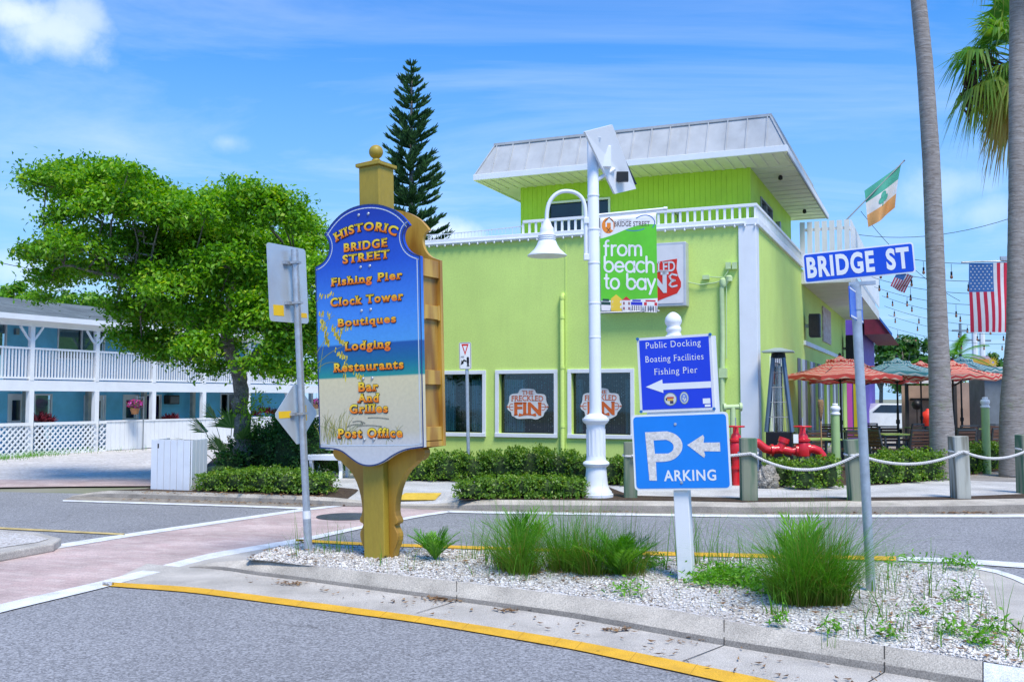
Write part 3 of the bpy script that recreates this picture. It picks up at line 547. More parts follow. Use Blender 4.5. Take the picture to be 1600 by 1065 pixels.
for k, (a, b, c, d) in enumerate(wins):
    m = MB(); F_ = .035
    m.box(a, b, -F_, .0, d - T, d); m.box(a, b, -F_ - .02, .0, c, c + T); m.box(a, a + T, -F_, .0, c + T, d - T); m.box(b - T, b, -F_, .0, c + T, d - T)
    f = m.build('window', WHITE, rest, bevel=.006)
    ai, bi, ci, di = a + T, b - T, c + T, d - T
    m = MB(); m.box(ai, bi, .13, .14, ci, di); m.build('pane', GLASS, f)
    m = MB()                                  # the room behind
    m.add([(ai - .3, 1.3, ci - .3), (bi + .3, 1.3, ci - .3), (bi + .3, 1.3, di + .3), (ai - .3, 1.3, di + .3)], [(0, 1, 2, 3)])
    for q in ((0, .17, 1.3),): m.add([(ai - .3, .17, ci - .01), (bi + .3, .17, ci - .01), (bi + .3, 1.3, ci - .01), (ai - .3, 1.3, ci - .01), (ai - .3, .17, di + .3), (bi + .3, .17, di + .3), (bi + .3, 1.3, di + .3), (ai - .3, 1.3, di + .3)], [(0, 1, 2, 3), (4, 7, 6, 5), (0, 3, 7, 4), (1, 5, 6, 2)])
    m.build('interior', DARKIN, f)
    m = MB()
    spans = {0: ((ai + .05, ai + .55), (bi - .40, bi - .05)), 1: ((ai + .02, ai + .50),), 2: ((ai, ai + .16), (bi - .2, bi - .05))}[k]
    for s0, s1 in spans:
        n = 20
        for i in range(n):
            u0, u1 = s0 + (s1 - s0) * i / n, s0 + (s1 - s0) * (i + 1) / n; y0, y1 = .29 + .03 * math.sin(i * 1.9), .29 + .03 * math.sin((i + 1) * 1.9)
            m.add([(u0, y0, ci + .02), (u1, y1, ci + .02), (u1, y1, di - .12), (u0, y0, di - .12)], [(0, 1, 2, 3)])
    m.build('curtain', CURT, f)
    if k == 1:
        m = MB(); m.box(ai + .5, bi, .45, .5, ci + .75, di); m.build('wall_panel', REDC, f)
        m = MB(); m.box(ai + .08, ai + .30, .25, .255, ci + .02, ci + .36); m.build('notice', DECW, f)
    m = MB(); n = 26
    for i in range(n):
        x = ai + (bi - ai) * (i + .5) / n + rng.normal(0, .004); z = di - .01
        m.gv = .22; m.box(x - .0025, x + .0025, .235, .240, ci, di)
        for _ in range(13):
            zz = rng.uniform(ci + .05, di - .05); m.gv = float(rng.choice([.1, .5, .9, 1.0], p=[.3, .35, .25, .1])); e = .008; m.box(x - e, x + e, .228, .246, zz - e * 1.3, zz + e * 1.3)
    m.build('bead_curtain', BEADS, f)
    if k:                                     # cloud-shaped window decal
        ox = 0 if k == 1 else 114.5
        OUT = [(212, 435), (240, 385), (240, 320), (275, 297), (335, 297), (345, 258), (375, 243), (480, 248), (510, 262), (518, 300), (590, 298), (622, 320), (625, 385), (655, 435), (622, 480), (602, 500), (598, 530), (570, 545), (530, 567), (500, 565), (475, 555), (370, 560), (320, 560), (290, 535), (265, 530), (262, 490), (228, 470)]
        q = lambda x, y: fx(760 + ox + x / 6.667, 570 - (1.0 if k == 2 else 0) + y / 6.667, .13)
        P = [q(*p) for p in chaikin(OUT, 2)]; m = MB(); m.prism(P, .118, .127); dcl = m.build('decal', DECW, f)
        m = MB()
        for (t, x0, x1, zb_, zc_, bo, se, w_) in (('THE', 372, 492, 305, 268, .01, .06, None), ('FRECKLED', 262, 595, 376, 322, .012, .06, 'arch'), ('FIN', 290, 578, 505, 392, .035, .015, 'fin')):
            (A, zb2), (B, _) = q(x0, zb_), q(x1, zb_); zc2 = q((x0 + x1) / 2, zc_)[1]; h = zc2 - zb2
            def wp(u, v_, A=A, B=B, zb2=zb2, h=h, w_=w_):
                bend = 0 if w_ is None else (.10 * h * (1 - (2 * u - 1) ** 2) if w_ == 'arch' else .0)
                ex = 1.0 if w_ != 'fin' else (1 + .16 * abs(2 * u - 1) ** 2 * (1 if v_ < .5 else 0))
                return A + (B - A) * u, zb2 + h * v_ * (1 if w_ != 'fin' else 1) + bend - (h * .14 * abs(2 * u - 1) if (w_ == 'fin' and v_ < .3) else 0)
            fit_text(m, t, A, B, zb2, zc2, .114, bo, se, .08, 1.0, wp)
        for sgn, cx in ((-1, 258), (1, 603)):         # little tridents either side
            P = [q(cx + sgn * dx, 435 + dz) for dx, dz in ((-22, -32), (0, -32), (14, -14), (14, 14), (0, 32), (-22, 32))]; m.ribbon(P, .012, .114); m.ribbon([q(cx - sgn * 25, 435), q(cx + sgn * 40, 435)], .012, .114)
            m.add([(x, .114, z) for x, z in (q(cx + sgn * 48, 435), q(cx + sgn * 30, 424), q(cx + sgn * 30, 446))], [(0, 1, 2)])
        P = [q(x, y) for x, y in ((335, 530), (345, 500), (380, 512), (430, 505), (480, 512), (515, 498), (525, 525), (515, 535), (480, 525), (430, 520), (380, 527), (345, 535))]
        m.add([(x, .1135, z) for x, z in P], [tuple(range(12))]); m.build('lettering', ORANGE, dcl)
# parapet cap and corner pilaster
zc0 = fx(1156, 342)[1]
m = MB(); m.box(-LW - .05, .06, -.06, .28, ZT, zc0); m.box(-.22, .06, .28, 7.2, ZT, zc0); m.box(-LW, -.20, -.09, -.06, ZT + .02, ZT + .06)
m.build('parapet_cap', WHITE, rest, bevel=.012)
pa, pb = fx(1156, 500)[0], 0.012
m = MB(); m.box(pa, pb, -.05, .0, -.05, ZT - .002); m.box(0.0, pb, .0, .30, -.05, ZT - .002); m.build('pilaster', WHITE, rest, bevel=.01)
# deck railing
xr0 = fx(815, 360)[0]; zr = fx(1158, 318)[1] ; zrb = zc0 + .03
m = MB(); m.box(xr0, .02, .05, .13, zr - .06, zr); m.box(-.06, .02, .13, 7.2, zr - .06, zr); m.build('railing', WHITE, rest, bevel=.006)
m = MB(); n = 33
for i in range(n + 1):
    x = xr0 + (-.02 - xr0) * i / n; m.box(x - .022, x + .022, .068, .112, zc0, zr - .06)
m.build('front_balusters', WHITE, rest)
m = MB()
for i in range(1, 44): y = .13 + 7.1 * i / 44; m.box(-.042, .002, y - .022, y + .022, zc0, zr - .06)
m.build('side_balusters', WHITE, rest)
m = MB(); xl = -LW
pts = [(xr0 + (xl - xr0) * i / 12, .09, zr - .12 - .05 * math.sin(math.pi * i / 12)) for i in range(13)]; m.tube(pts, .012, 5); m.tube([(xl, .09 + 3 * i / 6, zr - .12 - .05 * math.sin(math.pi * i / 6)) for i in range(7)], .012, 5)
m.tube([(xl, .09, zc0), (xl, .09, zr - .1)], .02, 6)
for i in range(1, 46):
    t_ = i / 46; x = xr0 + (xl - xr0) * t_; l_ = rng.uniform(.05, .24); z = zr - .12 - .05 * math.sin(math.pi * t_); m.box(x - .004, x + .004, .086, .094, z - l_, z)
m.build('icicle_light_wire', plain('wire_white', (.6, .64, .7), .5), rest)
m = MB(); n = 44
for i in range(n + 1):
    m = MB(); m.lathe([(.0, -.03), (.02, -.02), (.022, .0), (.012, .02), (.012, .035)], (-LW + LW * i / n, -.075, ZT - .012), 6); m.build('string_bulb', WHITE2, rest, smooth=True)
# upper storey
UX0, UX1, UY0, UY1, ZE, ZR = -6.13, -.51, 2.5, 9.3, 6.93, 7.80
uw = []
a, zt_ = fx(858, 319, UY0); b, zb_ = fx(951, 365, UY0); uw.append((a, b, zb_ - .2, zt_))
m = MB(); wall_holes(m, UX0, UX1, ZT - .25, ZE, uw, UY0, .08); 
m.add([(UX0, UY0, ZT - .25), (UX0, UY1, ZT - .25), (UX0, UY1, ZE), (UX0, UY0, ZE)], [(3, 2, 1, 0)]); m.add([(UX1, UY1, ZT - .25), (UX0, UY1, ZT - .25), (UX0, UY1, ZE), (UX1, UY1, ZE)], [(0, 1, 2, 3)])
sy0, sz1 = onx(GB, 1188, 310, UX1); sy1, sz0 = onx(GB, 1206, 362, UX1)
m.add([(UX1, UY0, ZT - .25), (UX1, sy0, ZT - .25), (UX1, sy0, ZE), (UX1, UY0, ZE), (UX1, sy1, ZT - .25), (UX1, sy1, ZE), (UX1, UY1, ZT - .25), (UX1, UY1, ZE), (UX1, sy0, sz0), (UX1, sy1, sz0), (UX1, sy0, sz1), (UX1, sy1, sz1)], [(0, 1, 2, 3), (4, 6, 7, 5), (1, 4, 9, 8), (10, 11, 5, 2)])
n = 46
for i in range(n):                             # vertical boards
    x = UX0 + (UX1 - UX0) * (i + .5) / n
    if uw[0][0] - .06 < x < uw[0][1] + .06: m.box(x - .012, x + .012, UY0 - .012, UY0, uw[0][3] + .05, ZE); continue
    m.box(x - .012, x + .012, UY0 - .012, UY0, ZT - .2, ZE)
m.build('upper_storey', LIME2, rest)
a, b, c, d = uw[0]
m = MB(); m.box(a - .05, b + .05, UY0 - .03, UY0 + .05, d, d + .05); m.box(a - .05, a, UY0 - .03, UY0 + .05, c, d); m.box(b, b + .05, UY0 - .03, UY0 + .05, c, d); mid = a + (b - a) * .58; m.box(mid - .03, mid + .03, UY0 - .02, UY0 + .05, c, d); m.box(a, mid - .03, UY0 - .015, UY0 + .05, d - .42, d - .38)
f = m.build('sliding_window', WHITE, rest); m = MB(); m.box(a, b, UY0 + .055, UY0 + .065, c, d); m.build('pane', DGLASS, f)
m = MB(); m.box(UX1 - .05, UX1 + .03, sy0 - .04, sy0, sz0 - .04, sz1 + .04); m.box(UX1 - .05, UX1 + .03, sy1, sy1 + .04, sz0 - .04, sz1 + .04); m.box(UX1 - .05, UX1 + .03, sy0, sy1, sz1, sz1 + .04); m.box(UX1 - .05, UX1 + .02, (sy0 + sy1) / 2 - .03, (sy0 + sy1) / 2 + .03, sz0, sz1)
f = m.build('side_window', STEEL, rest); m = MB(); m.box(UX1 - .055, UX1 - .045, sy0, sy1, sz0, sz1); m.build('pane', DGLASS, f)
m = MB(); m.lathe([(0, 0), (.05, .0), (.06, .03), (.0, .05)], (UX0 + 3.95, UY0 - .05, 6.0), 10, Matrix.Rotation(R(90), 3, 'X')); m.tube([(UX0 + 3.95, UY0 - .02, 5.95), (UX0 + 3.95, UY0 - .02, 5.7)], .015, 6); m.build('wall_light', STEEL, rest, smooth=True); m = MB(); m.box(UX1 + .005, UX1 + .12, 6.3, 6.45, 6.1, 6.32); m.build('flood_light', STEEL, rest, bevel=.02)
# mansard roof: fascia, soffit, sloping metal, flat top
EX0, EX1, EY0, EY1 = -6.80, .45, 1.25, 9.9; I_ = .37
m = MB(); lo = [(EX0, EY0), (EX1, EY0), (EX1, EY1), (EX0, EY1)]; up = [(EX0 + I_, EY0 + I_), (EX1 - I_, EY0 + I_), (EX1 - I_, EY1 - I_), (EX0 + I_, EY1 - I_)]
zf = ZE + .10
m.add([(x, y, zf) for x, y in lo] + [(x, y, ZR) for x, y in up], [(0, 1, 5, 4), (1, 2, 6, 5), (2, 3, 7, 6), (3, 0, 4, 7), (4, 5, 6, 7)])
for k in range(4):
    A, B, C_, D = Vector((*lo[k], zf)), Vector((*lo[(k + 1) % 4], zf)), Vector((*up[k], ZR)), Vector((*up[(k + 1) % 4], ZR)); nn = int((B - A).length / .42)
    nrm = (B - A).cross(C_ - A).normalized()
    for i in range(nn + 1):
        t_ = i / nn; p = A.lerp(B, t_); q_ = C_.lerp(D, t_)
        if 0 < i < nn: q_ = p + (C_ - A) - (B - A).normalized() * (C_ - A).dot((B - A).normalized()); u_ = (q_ - C_).dot((B - A).normalized()) / (D - C_).length
        m.beam(p + nrm * .014, (q_ if i in (0, nn) or 0 <= u_ <= 1 else p.lerp(q_, .45)) + nrm * .014, .022, .03, nrm)
m.build('mansard_roof', ROOFM, rest)
m = MB(); m.box(EX0 - .03, EX1 + .03, EY0 - .035, EY0 + .02, ZE - .02, zf + .02); m.box(EX1 - .02, EX1 + .035, EY0 + .02, EY1, ZE - .02, zf + .02); m.box(EX0 - .035, EX0 + .02, EY0 + .02, EY1, ZE - .02, zf + .02)
m.build('fascia', WHITE, rest, bevel=.008)
m = MB(); cap = .06
m.box(EX0 + I_ - .03, EX1 - I_ + .03, EY0 + I_ - .03, EY0 + I_ + .05, ZR, ZR + cap); m.box(EX1 - I_ - .05, EX1 - I_ + .03, EY0 + I_ + .05, EY1 - I_, ZR, ZR + cap); m.box(EX0 + I_ - .03, EX0 + I_ + .05, EY0 + I_ + .05, EY1 - I_, ZR, ZR + cap); m.build('roof_ridge_cap', ROOFM, rest)
m = MB()
m.add([(EX0, EY0, ZE), (EX1, EY0, ZE), (EX1, EY1, ZE), (EX0, EY1, ZE)], [(3, 2, 1, 0)])
for i in range(30): x = EX0 + .1 + (EX1 - EX0 - .2) * i / 29; m.box(x - .03, x + .03, EY0 + .03, UY0 - .02, ZE - .018, ZE - .001)
for i in range(14): y = UY0 + .2 + (EY1 - UY0 - .4) * i / 13; m.box(UX1 + .02, EX1 - .03, y - .012, y + .012, ZE - .015, ZE - .001)
m.build('soffit', SOFF, rest)
for y in (3.6, 8.2): m = MB(); m.lathe([(.0, -.12), (.05, -.1), (.055, -.04), (.03, 0)], (.0, y, ZE), 8); m.build('soffit_lamp', BLACK, rest, smooth=True)
m = MB(); n = 60
BG = plain('bulb_grey', (.25, .25, .27), .3)
for i in range(n): m = MB(); m.lathe([(.0, -.05), (.022, -.03), (.022, -.005), (.012, .02)], (EX1 + .02, EY0 + .1 + (EY1 - EY0 - .3) * i / n, ZE - .03), 5); m.build('eave_bulb', BG, rest)
# side terrace with picket screen over the patio
SX, SY0, SY1, SZ = 1.23, 7.25, 20.9, 4.78
m = MB(); m.box(.002, SX, SY0, SY1, SZ, SZ + .22); m.box(.002, SX + .03, SY0 - .03, SY0, SZ - .02, SZ + .30); m.box(SX, SX + .03, SY0, SY1, SZ - .02, SZ + .30); m.build('terrace', SOFF, rest)
m = MB(); zt2 = 6.40
for i in range(7): x = .05 + (SX - .1) * i / 6; m.box(x - .065, x + .065, SY0 - .06, SY0 - .03, SZ + .42, zt2)
for i in range(49): y = SY0 + .1 + i * .275; m.box(SX + .03, SX + .06, y - .09, y + .09, SZ + .42, zt2)
for z in (SZ + .62, zt2 - .25): m.box(.0, SX, SY0 - .03, SY0 - .003, z, z + .08); m.box(SX + .003, SX + .03, SY0, SY1, z, z + .08)
m.build('picket_screen', WHITE, rest)
m = MB(); m.box(.0, .05, 7.5, 20, 3.15, 3.27); m.build('patio_trim', WHITE, rest)
m = MB(); y0, z0 = onx(GB, 1284, 485, 0); y1, z1 = onx(GB, 1297, 530, 0); m.box(.0, .04, y0, y1, 2.0 + 1.5, 4.6); m.build('poster_panel', pbr('poster_print', (.6, .58, .56), .6, .5, 7, col2=(.35, .2, .2)), rest)
# patio-level openings, door by the heater, striped shutters
SH1 = plain('shutter_grey', (.17, .19, .22), .6); SH2 = plain('shutter_white', (.6, .66, .72), .6); SH3 = plain('shutter_lime', (.22, .36, .02), .6)
m = MB(); m.box(.0, .05, 1.55, 1.65, 0, 2.62); m.box(.0, .05, 2.85, 2.95, 0, 2.62); m.box(.0, .05, 1.65, 2.85, 2.5, 2.62); f = m.build('side_door', WHITE, rest); m = MB(); m.box(.003, .012, 1.65, 2.85, 0, 2.5); m.build('pane', DGLASS, f)
y = 6.1
for i in range(21):
    m = MB(); m.box(.003, .03, y, y + .5, .2, 2.75); m.build('shutter', (SH1, SH2, SH1, SH3, SH2, SH1, SH3)[i % 7], rest); y += .52 if i % 3 else .85
# pipes and boxes on the front wall
m = MB(); xp = fx(880, 580)[0]; zp = fx(881, 462)[1]
m.tube([(xp, -.06, .12), (xp, -.06, zp - .05), (xp, -.03, zp + .02), (xp, .02, zp + .02)], .05, 10)
for z in (1.1, 2.35, zp - .5, zp - .08): m.tube([(xp, -.06, z), (xp, -.06, z + .06)], .06, 10)
m.box(xp + .05, xp + .075, -.012, .0, .1, ZT - .1); m.build('downpipe', LIME, rest, auto=40)
m = MB(); q = lambda x, y: (fx(x, y)[0], -.06, fx(x, y)[1])
PW = pbr('painted_conduit', (.52, .66, .34), .6, .1, 8)
m.tube([q(1129, 700), q(1130, 520), q(1129, 450), q(1139, 436)], .05, 10); m.lathe([(.06, -.09), (.08, -.03), (.07, .05), (.03, .08)], q(1131, 441), 10); m.lathe([(.07, -.05), (.075, .04), (.04, .07)], q(1140, 436), 10); m.box(*[v for p in zip(q(1125, 590), q(1137, 575)) for v in sorted(p)][:2], -.12, -.0, *sorted((q(1125, 590)[2], q(1137, 575)[2])))
for (x0, y0, x1, y1) in ((1099, 430, 1109, 437), (1135, 410, 1143, 421), (1145, 410, 1152, 421)):
    A, B = q(x0, y1), q(x1, y0); m.box(A[0], B[0], -.09, 0, A[2], B[2])
m.tube([q(1076, 441), q(1095, 445), q(1118, 442), q(1138, 436)], .012, 6); m.tube([q(1109, 433), q(1132, 434), q(1138, 425), q(1139, 418)], .012, 6); m.tube([q(1136, 440), q(1136, 560)], .012, 6)
m.build('conduit', PW, rest, auto=40)
# loudspeakers on the side wall (things)
def speaker(y, z, s, lab):
    t = thing('loudspeaker', lab, 'loudspeaker', GB @ Matrix.Translation((.02, y, z)), 'loudspeakers on the restaurant side wall')
    m = MB(); m.prismz([(.12, -.22 * s), (.42 * s, -.17 * s), (.42 * s, .17 * s), (.12, .22 * s)], -.33 * s, .33 * s); m.build('cabinet', BLACK, t, bevel=.015)
    m = MB(); m.box(0, .12, -.04, .04, -.05, .05); m.build('bracket', STEEL, t)
    m = MB(); m.prismz([(.11, -.225 * s), (.36 * s, -.185 * s), (.36 * s, -.175 * s), (.11, -.212 * s)], -.28 * s, .28 * s); m.build('grille', plain('grille', (.02, .02, .022), .8), t)
y, z = onx(GB, 1263, 509, .1); speaker(y, z, .95, 'black loudspeaker on the lime side wall above the patio heater')
y, z = onx(GB, 1326, 547, .1); speaker(19.6, z, 1.5, 'black loudspeaker behind the street name post, farther along the wall')
# illuminated cabinet sign with the red shield
(xa, za), (xb, zb) = fx(944, 484), fx(1076, 380); SGN = thing('cabinet_sign', 'white cabinet sign with red shield lettering on the lime wall behind the banner', 'sign', GB @ Matrix.Translation((xa, -.004, za)))
Wd, Hg = xb - xa, zb - za
m = MB(); m.box(0, Wd, -.26, 0, 0, Hg); m.build('cabinet', pbr('sign_cabinet', (.55, .56, .58), .4, .08, 4, metal=.3), SGN, bevel=.015)
m = MB(); m.prism(rrect(.06, Wd - .06, .06, Hg - .06, .02), -.272, -.255); m.build('face', plain('sign_face', (.72, .70, .71), .35), SGN)
q = lambda x, y: tuple(a - b for a, b in zip(onp(GB, x, y, -.28), (xa, za)))
sh = [(976, 418), (1010, 412), (1058, 404), (1057, 420), (1060, 432), (1064, 440), (1064, 448), (1058, 458), (1045, 463), (1030, 469), (1018, 476), (1004, 468), (985, 462), (971, 452), (973, 436)]
m = MB(); m.prism([q(*p) for p in sh], -.276, -.270); m.build('shield', REDP, SGN)
m = MB()
for t, p0, p1, hh, bo in (('THE', (1000, 411), (1024, 409), 8, .02), ('FRECKLED', (980, 427), (1055, 421), 13, .02), ('FIN', (986, 458), (1045, 456), 30, .04)):
    (x0, z0), (x1, _), (_, z2) = q(*p0), q(*p1), q(p1[0], p1[1] - hh); fit_text(m, t, x0, x1, z0, z2, -.281, bo, .08, .1)
e = [q(x, y) for x, y in ((1058, 430), (1050, 428), (1046, 432), (1049, 437), (1055, 438), (1049, 440), (1046, 445), (1050, 448), (1058, 446))]; m.ribbon(e, .035, -.281)
m.build('lettering', DECW, SGN)

# ================================================================ BLUE MOTEL
MBLUE = pbr('blue_stucco', (.20, .60, .84), .8, .14, 1.5, bump=.3, bscale=40, spec=.2); SHING = brick_mat('grey_shingles', (.105, .13, .135), (.15, .175, .175), (.06, .075, .08), 3.0, 0, .5, .22, .9, .3)
MP = frame((-15.09, 29.5, 0), R(64.08)); MI = MP.inverted()
mo = thing('motel', 'two storey blue motel with white balcony railings and grey shingle roof', 'motel', MP)
mp_ = lambda px, py, y=0: onp(MP, px, py, y)
MX0, MX1, BW = -5.0, 15.8, 1.7; ZE2 = mp_(0, 492)[1]; ZD = mp_(0, 596)[1]; ZR2 = mp_(0, 540)[1]
dzb, dzt = mp_(0, 608)[1], mp_(0, 594)[1]
m = MB()
# back wall holes: upper windows, lower doors and windows (pixel spans read on the wall plane)
def span(x0, x1, y0, y1): (a, zt_), (b, zb_) = mp_(x0, y0, BW), mp_(x1, y1, BW); zb_ = mp_(x0, y1, BW)[1]; return (a, b, zb_, zt_)
upw = [span(90, 163, 505, 561), span(220, 279, 512, 567), span(330, 372, 516, 567), span(-60, 8, 500, 600)]
lowd = [span(12, 40, 615, 668), span(53, 80, 615, 668), span(131, 164, 617, 668), span(192, 216, 616, 668), span(225, 251, 616, 668), span(344, 368, 614, 668)]
upd = [(a, b, max(c, dzt + .02), d) for a, b, c, d in upw]; lowd = [(a, b, .02, min(d, 2.05)) for a, b, c, d in lowd]
wall_holes(m, MX0, MX1, -.05, dzb, lowd, BW, .08); wall_holes(m, MX0, MX1, dzb, ZE2, upd, BW, .08)
m.add([(MX1, BW, 0), (MX1, BW + 6, 0), (MX1, BW + 6, ZE2), (MX1, BW, ZE2)], [(0, 1, 2, 3)]); m.build('wall', MBLUE, mo)
CRT = pbr('blind_cloth', (.60, .60, .58), .7, .2, 3, stretch=(1, 1, 12))
for k, (a, b, c, d) in enumerate(upd + lowd):
    m = MB(); t_ = .05
    for bx in ((a, b, d - t_, d), (a, b, c, c + t_), (a, a + t_, c + t_, d - t_), (b - t_, b, c + t_, d - t_)): m.box(bx[0], bx[1], BW - .03, BW + .03, bx[2], bx[3])
    if b - a > .9: m.box((a + b) / 2 - .03, (a + b) / 2 + .03, BW - .025, BW + .03, c + t_, d - t_)
    door = k in (4, 6, 7)
    f = m.build('door' if door else 'window', WHITE, mo)
    m = MB(); m.box(a + t_, b - t_, BW + .04, BW + .05, c + t_, d - t_); m.build('pane', GLASS if not door else WHITE, f)
    if not door:
        m = MB(); m.box(a + t_, b - t_, BW + .12, BW + .14, c + (d - c) * (.45 if k % 2 else .3), d); m.build('blind', CRT, f); m = MB(); m.box(a, b, BW + .3, BW + .32, c, d); m.build('interior', DARKIN, f)
    else:
        m = MB(); m.box(a + .2, b - .2, BW + .02, BW + .037, c + 1.0, d - .2); m.build('door_glass', DGLASS, f)
# deck, roof
m = MB(); m.box(MX0, MX1, .0, BW, dzb, dzt); m.build('balcony_deck', WHITE, mo); m = MB(); m.box(MX0, MX1, .10, BW - .01, dzb - .012, dzb - .001); m.build('porch_ceiling', MBLUE, mo)
m = MB(); m.box(MX0, MX1, -.06, -.002, dzb - .04, dzt + .02); m.build('deck_fascia', WHITE, mo)
rx, rz = mp_(0, 464, 3.6)
ez = mp_(0, 488, -.42)[1]
m = MB(); y0 = -.42
m.add([(MX0, y0, ez), (MX1 + .4, y0, ez), (MX1 + .4, 3.6, rz), (MX0, 3.6, rz), (MX0, 8, ez), (MX1 + .4, 8, ez), (MX0, y0, ez - .05), (MX1 + .4, y0, ez - .05)], [(0, 1, 2, 3), (3, 2, 5, 4), (6, 7, 1, 0)])
rf = m.build('roof', SHING, mo)
m = MB(); m.box(MX0, MX1 + .4, y0 - .03, y0, ez - .15, ez + .012); m.add([(MX0, y0, ez - .13), (MX1 + .4, y0, ez - .13), (MX1 + .4, BW, ez - .13), (MX0, BW, ez - .13)], [(3, 2, 1, 0)]); m.box(MX0, MX1, -.06, .06, ez - .30, ez - .131); m.build('eave_fascia', WHITE, mo)
px_ = [1.045 + 2.45 * k for k in range(-2, 7)]
for k, x in enumerate(px_):
    if x > MX1: continue
    m = MB(); m.box(x - .07, x + .07, -.07, .07, dzt + .02, ez - .30)
    m.build('post', WHITE, mo)
    m = MB(); m.box(x - .08, x + .08, -.08, .08, -.02, dzb - .042); m.build('lower_post', WHITE, mo)
    if k % 2 == 0 or k < 6: m = MB(); m.box(x + .9, x + 1.05, BW - .35, BW - .2, -.02, dzb - .01); m.build('inner_post', pbr('weathered_post', (.42, .41, .38), .7, .2, 4), mo)
    m = MB()
    for sg in (-1, 1):
        P = [(x + sg * .07, ez - .72), (x + sg * .15, ez - .64), (x + sg * .26, ez - .50), (x + sg * .40, ez - .31)]
        for a_, b_ in zip(P, P[1:]): m.beam((a_[0], 0, a_[1]), (b_[0], 0, b_[1]), .06, .05, (0, 1, 0))
    m.build('bracket', WHITE, mo)
for k in range(len(px_) - 1):
    x0, x1 = px_[k] + .07, min(px_[k + 1] - .07, MX1); m = MB()
    if x0 > MX1: continue
    m.box(x0, x1, -.04, .04, ZR2 - .06, ZR2); m.box(x0, x1, -.03, .03, dzt + .06, dzt + .12); n = int((x1 - x0) / .115)
    for i in range(1, n): x = x0 + (x1 - x0) * i / n; m.box(x - .022, x + .022, -.02, .02, dzt + .12, ZR2 - .06)
    m.build('railing', WHITE, mo)
a, z1 = mp_(256, 617, BW); b, z0 = mp_(272, 631, BW)
m = MB(); m.box(a, b, BW - .28, BW, z0, z1); ac = m.build('air_conditioner', plain('ac_case', (.05, .05, .045), .6), mo, bevel=.02); m = MB()
for i in range(6): m.box(a + .05, b - .05, BW - .30, BW - .283, z0 + .05 + i * (z1 - z0 - .1) / 6, z0 + .07 + i * (z1 - z0 - .1) / 6)
m.build('grille', STEEL, ac)
m = MB(); a, z1 = mp_(24, 516, BW); m.box(a - .06, a + .06, BW - .12, BW, z1 - .14, z1 + .06); m.build('porch_light', STEEL, mo)
# lattice fence and plank fence in front of the porch
FT = mp_(0, 661)[1]
lf = thing('lattice_fence', 'low white diagonal lattice fence in front of the motel porch', 'fence', MP @ Matrix.Translation((0, -.14, 0)))
xe = mp_(165, 670, -.14)[0]; sec = [(-3.78, -1.48), (-1.32, .965), (1.125, 3.415), (3.575, xe)]
for x0, x1 in sec:
    m = MB(); h0, h1 = .06, FT - .09
    for sg in (-1, 1):
        s0 = x0 - 2
        while s0 < x1 + 2:
            P = []
            for s_ in (0, 1):
                pass
            # clip the diagonal to the panel
            zA, zB = h0, h1; xA = s0; xB = s0 + sg * (h1 - h0)
            def cl_(xx): return min(max(xx, x0), x1)
            a_, b_ = cl_(xA), cl_(xB)
            if abs(a_ - b_) > .03:
                za_ = h0 + abs(a_ - xA); zb_ = h0 + abs(b_ - xA); yy = -.012 * sg
                d_ = .036; m.add([(a_ - d_, yy, za_), (a_ + d_, yy, za_), (b_ + d_, yy, zb_), (b_ - d_, yy, zb_), (a_ - d_, yy + .01, za_), (a_ + d_, yy + .01, za_), (b_ + d_, yy + .01, zb_), (b_ - d_, yy + .01, zb_)], [(0, 1, 2, 3), (7, 6, 5, 4), (0, 4, 5, 1), (1, 5, 6, 2), (2, 6, 7, 3), (3, 7, 4, 0)])
            s0 += .19
    m.build('lattice_panel', WHITE, lf)
    m = MB(); m.box(x0, x1, -.04, .04, FT - .09, FT); m.box(x0, x1, -.03, .03, .0, .06); m.build('rail', WHITE, lf)
pf = thing('plank_fence', 'low white vertical plank fence continuing beside the lattice', 'fence', MP @ Matrix.Translation((0, -.14, 0)))
m = MB(); x = xe + .01
while x < 15.5:
    w2 = .19 + rng.uniform(-.004, .004); m.box(x, x + w2 - .012, -.025 + rng.uniform(-.003, .003), 0, .01 + rng.uniform(0, .02), FT - .04); x += w2
m.build('planks', WHITE, pf)
m = MB(); m.box(xe, 15.5, -.05, .03, FT - .04, FT + .01); m.build('cap_rail', WHITE, pf)
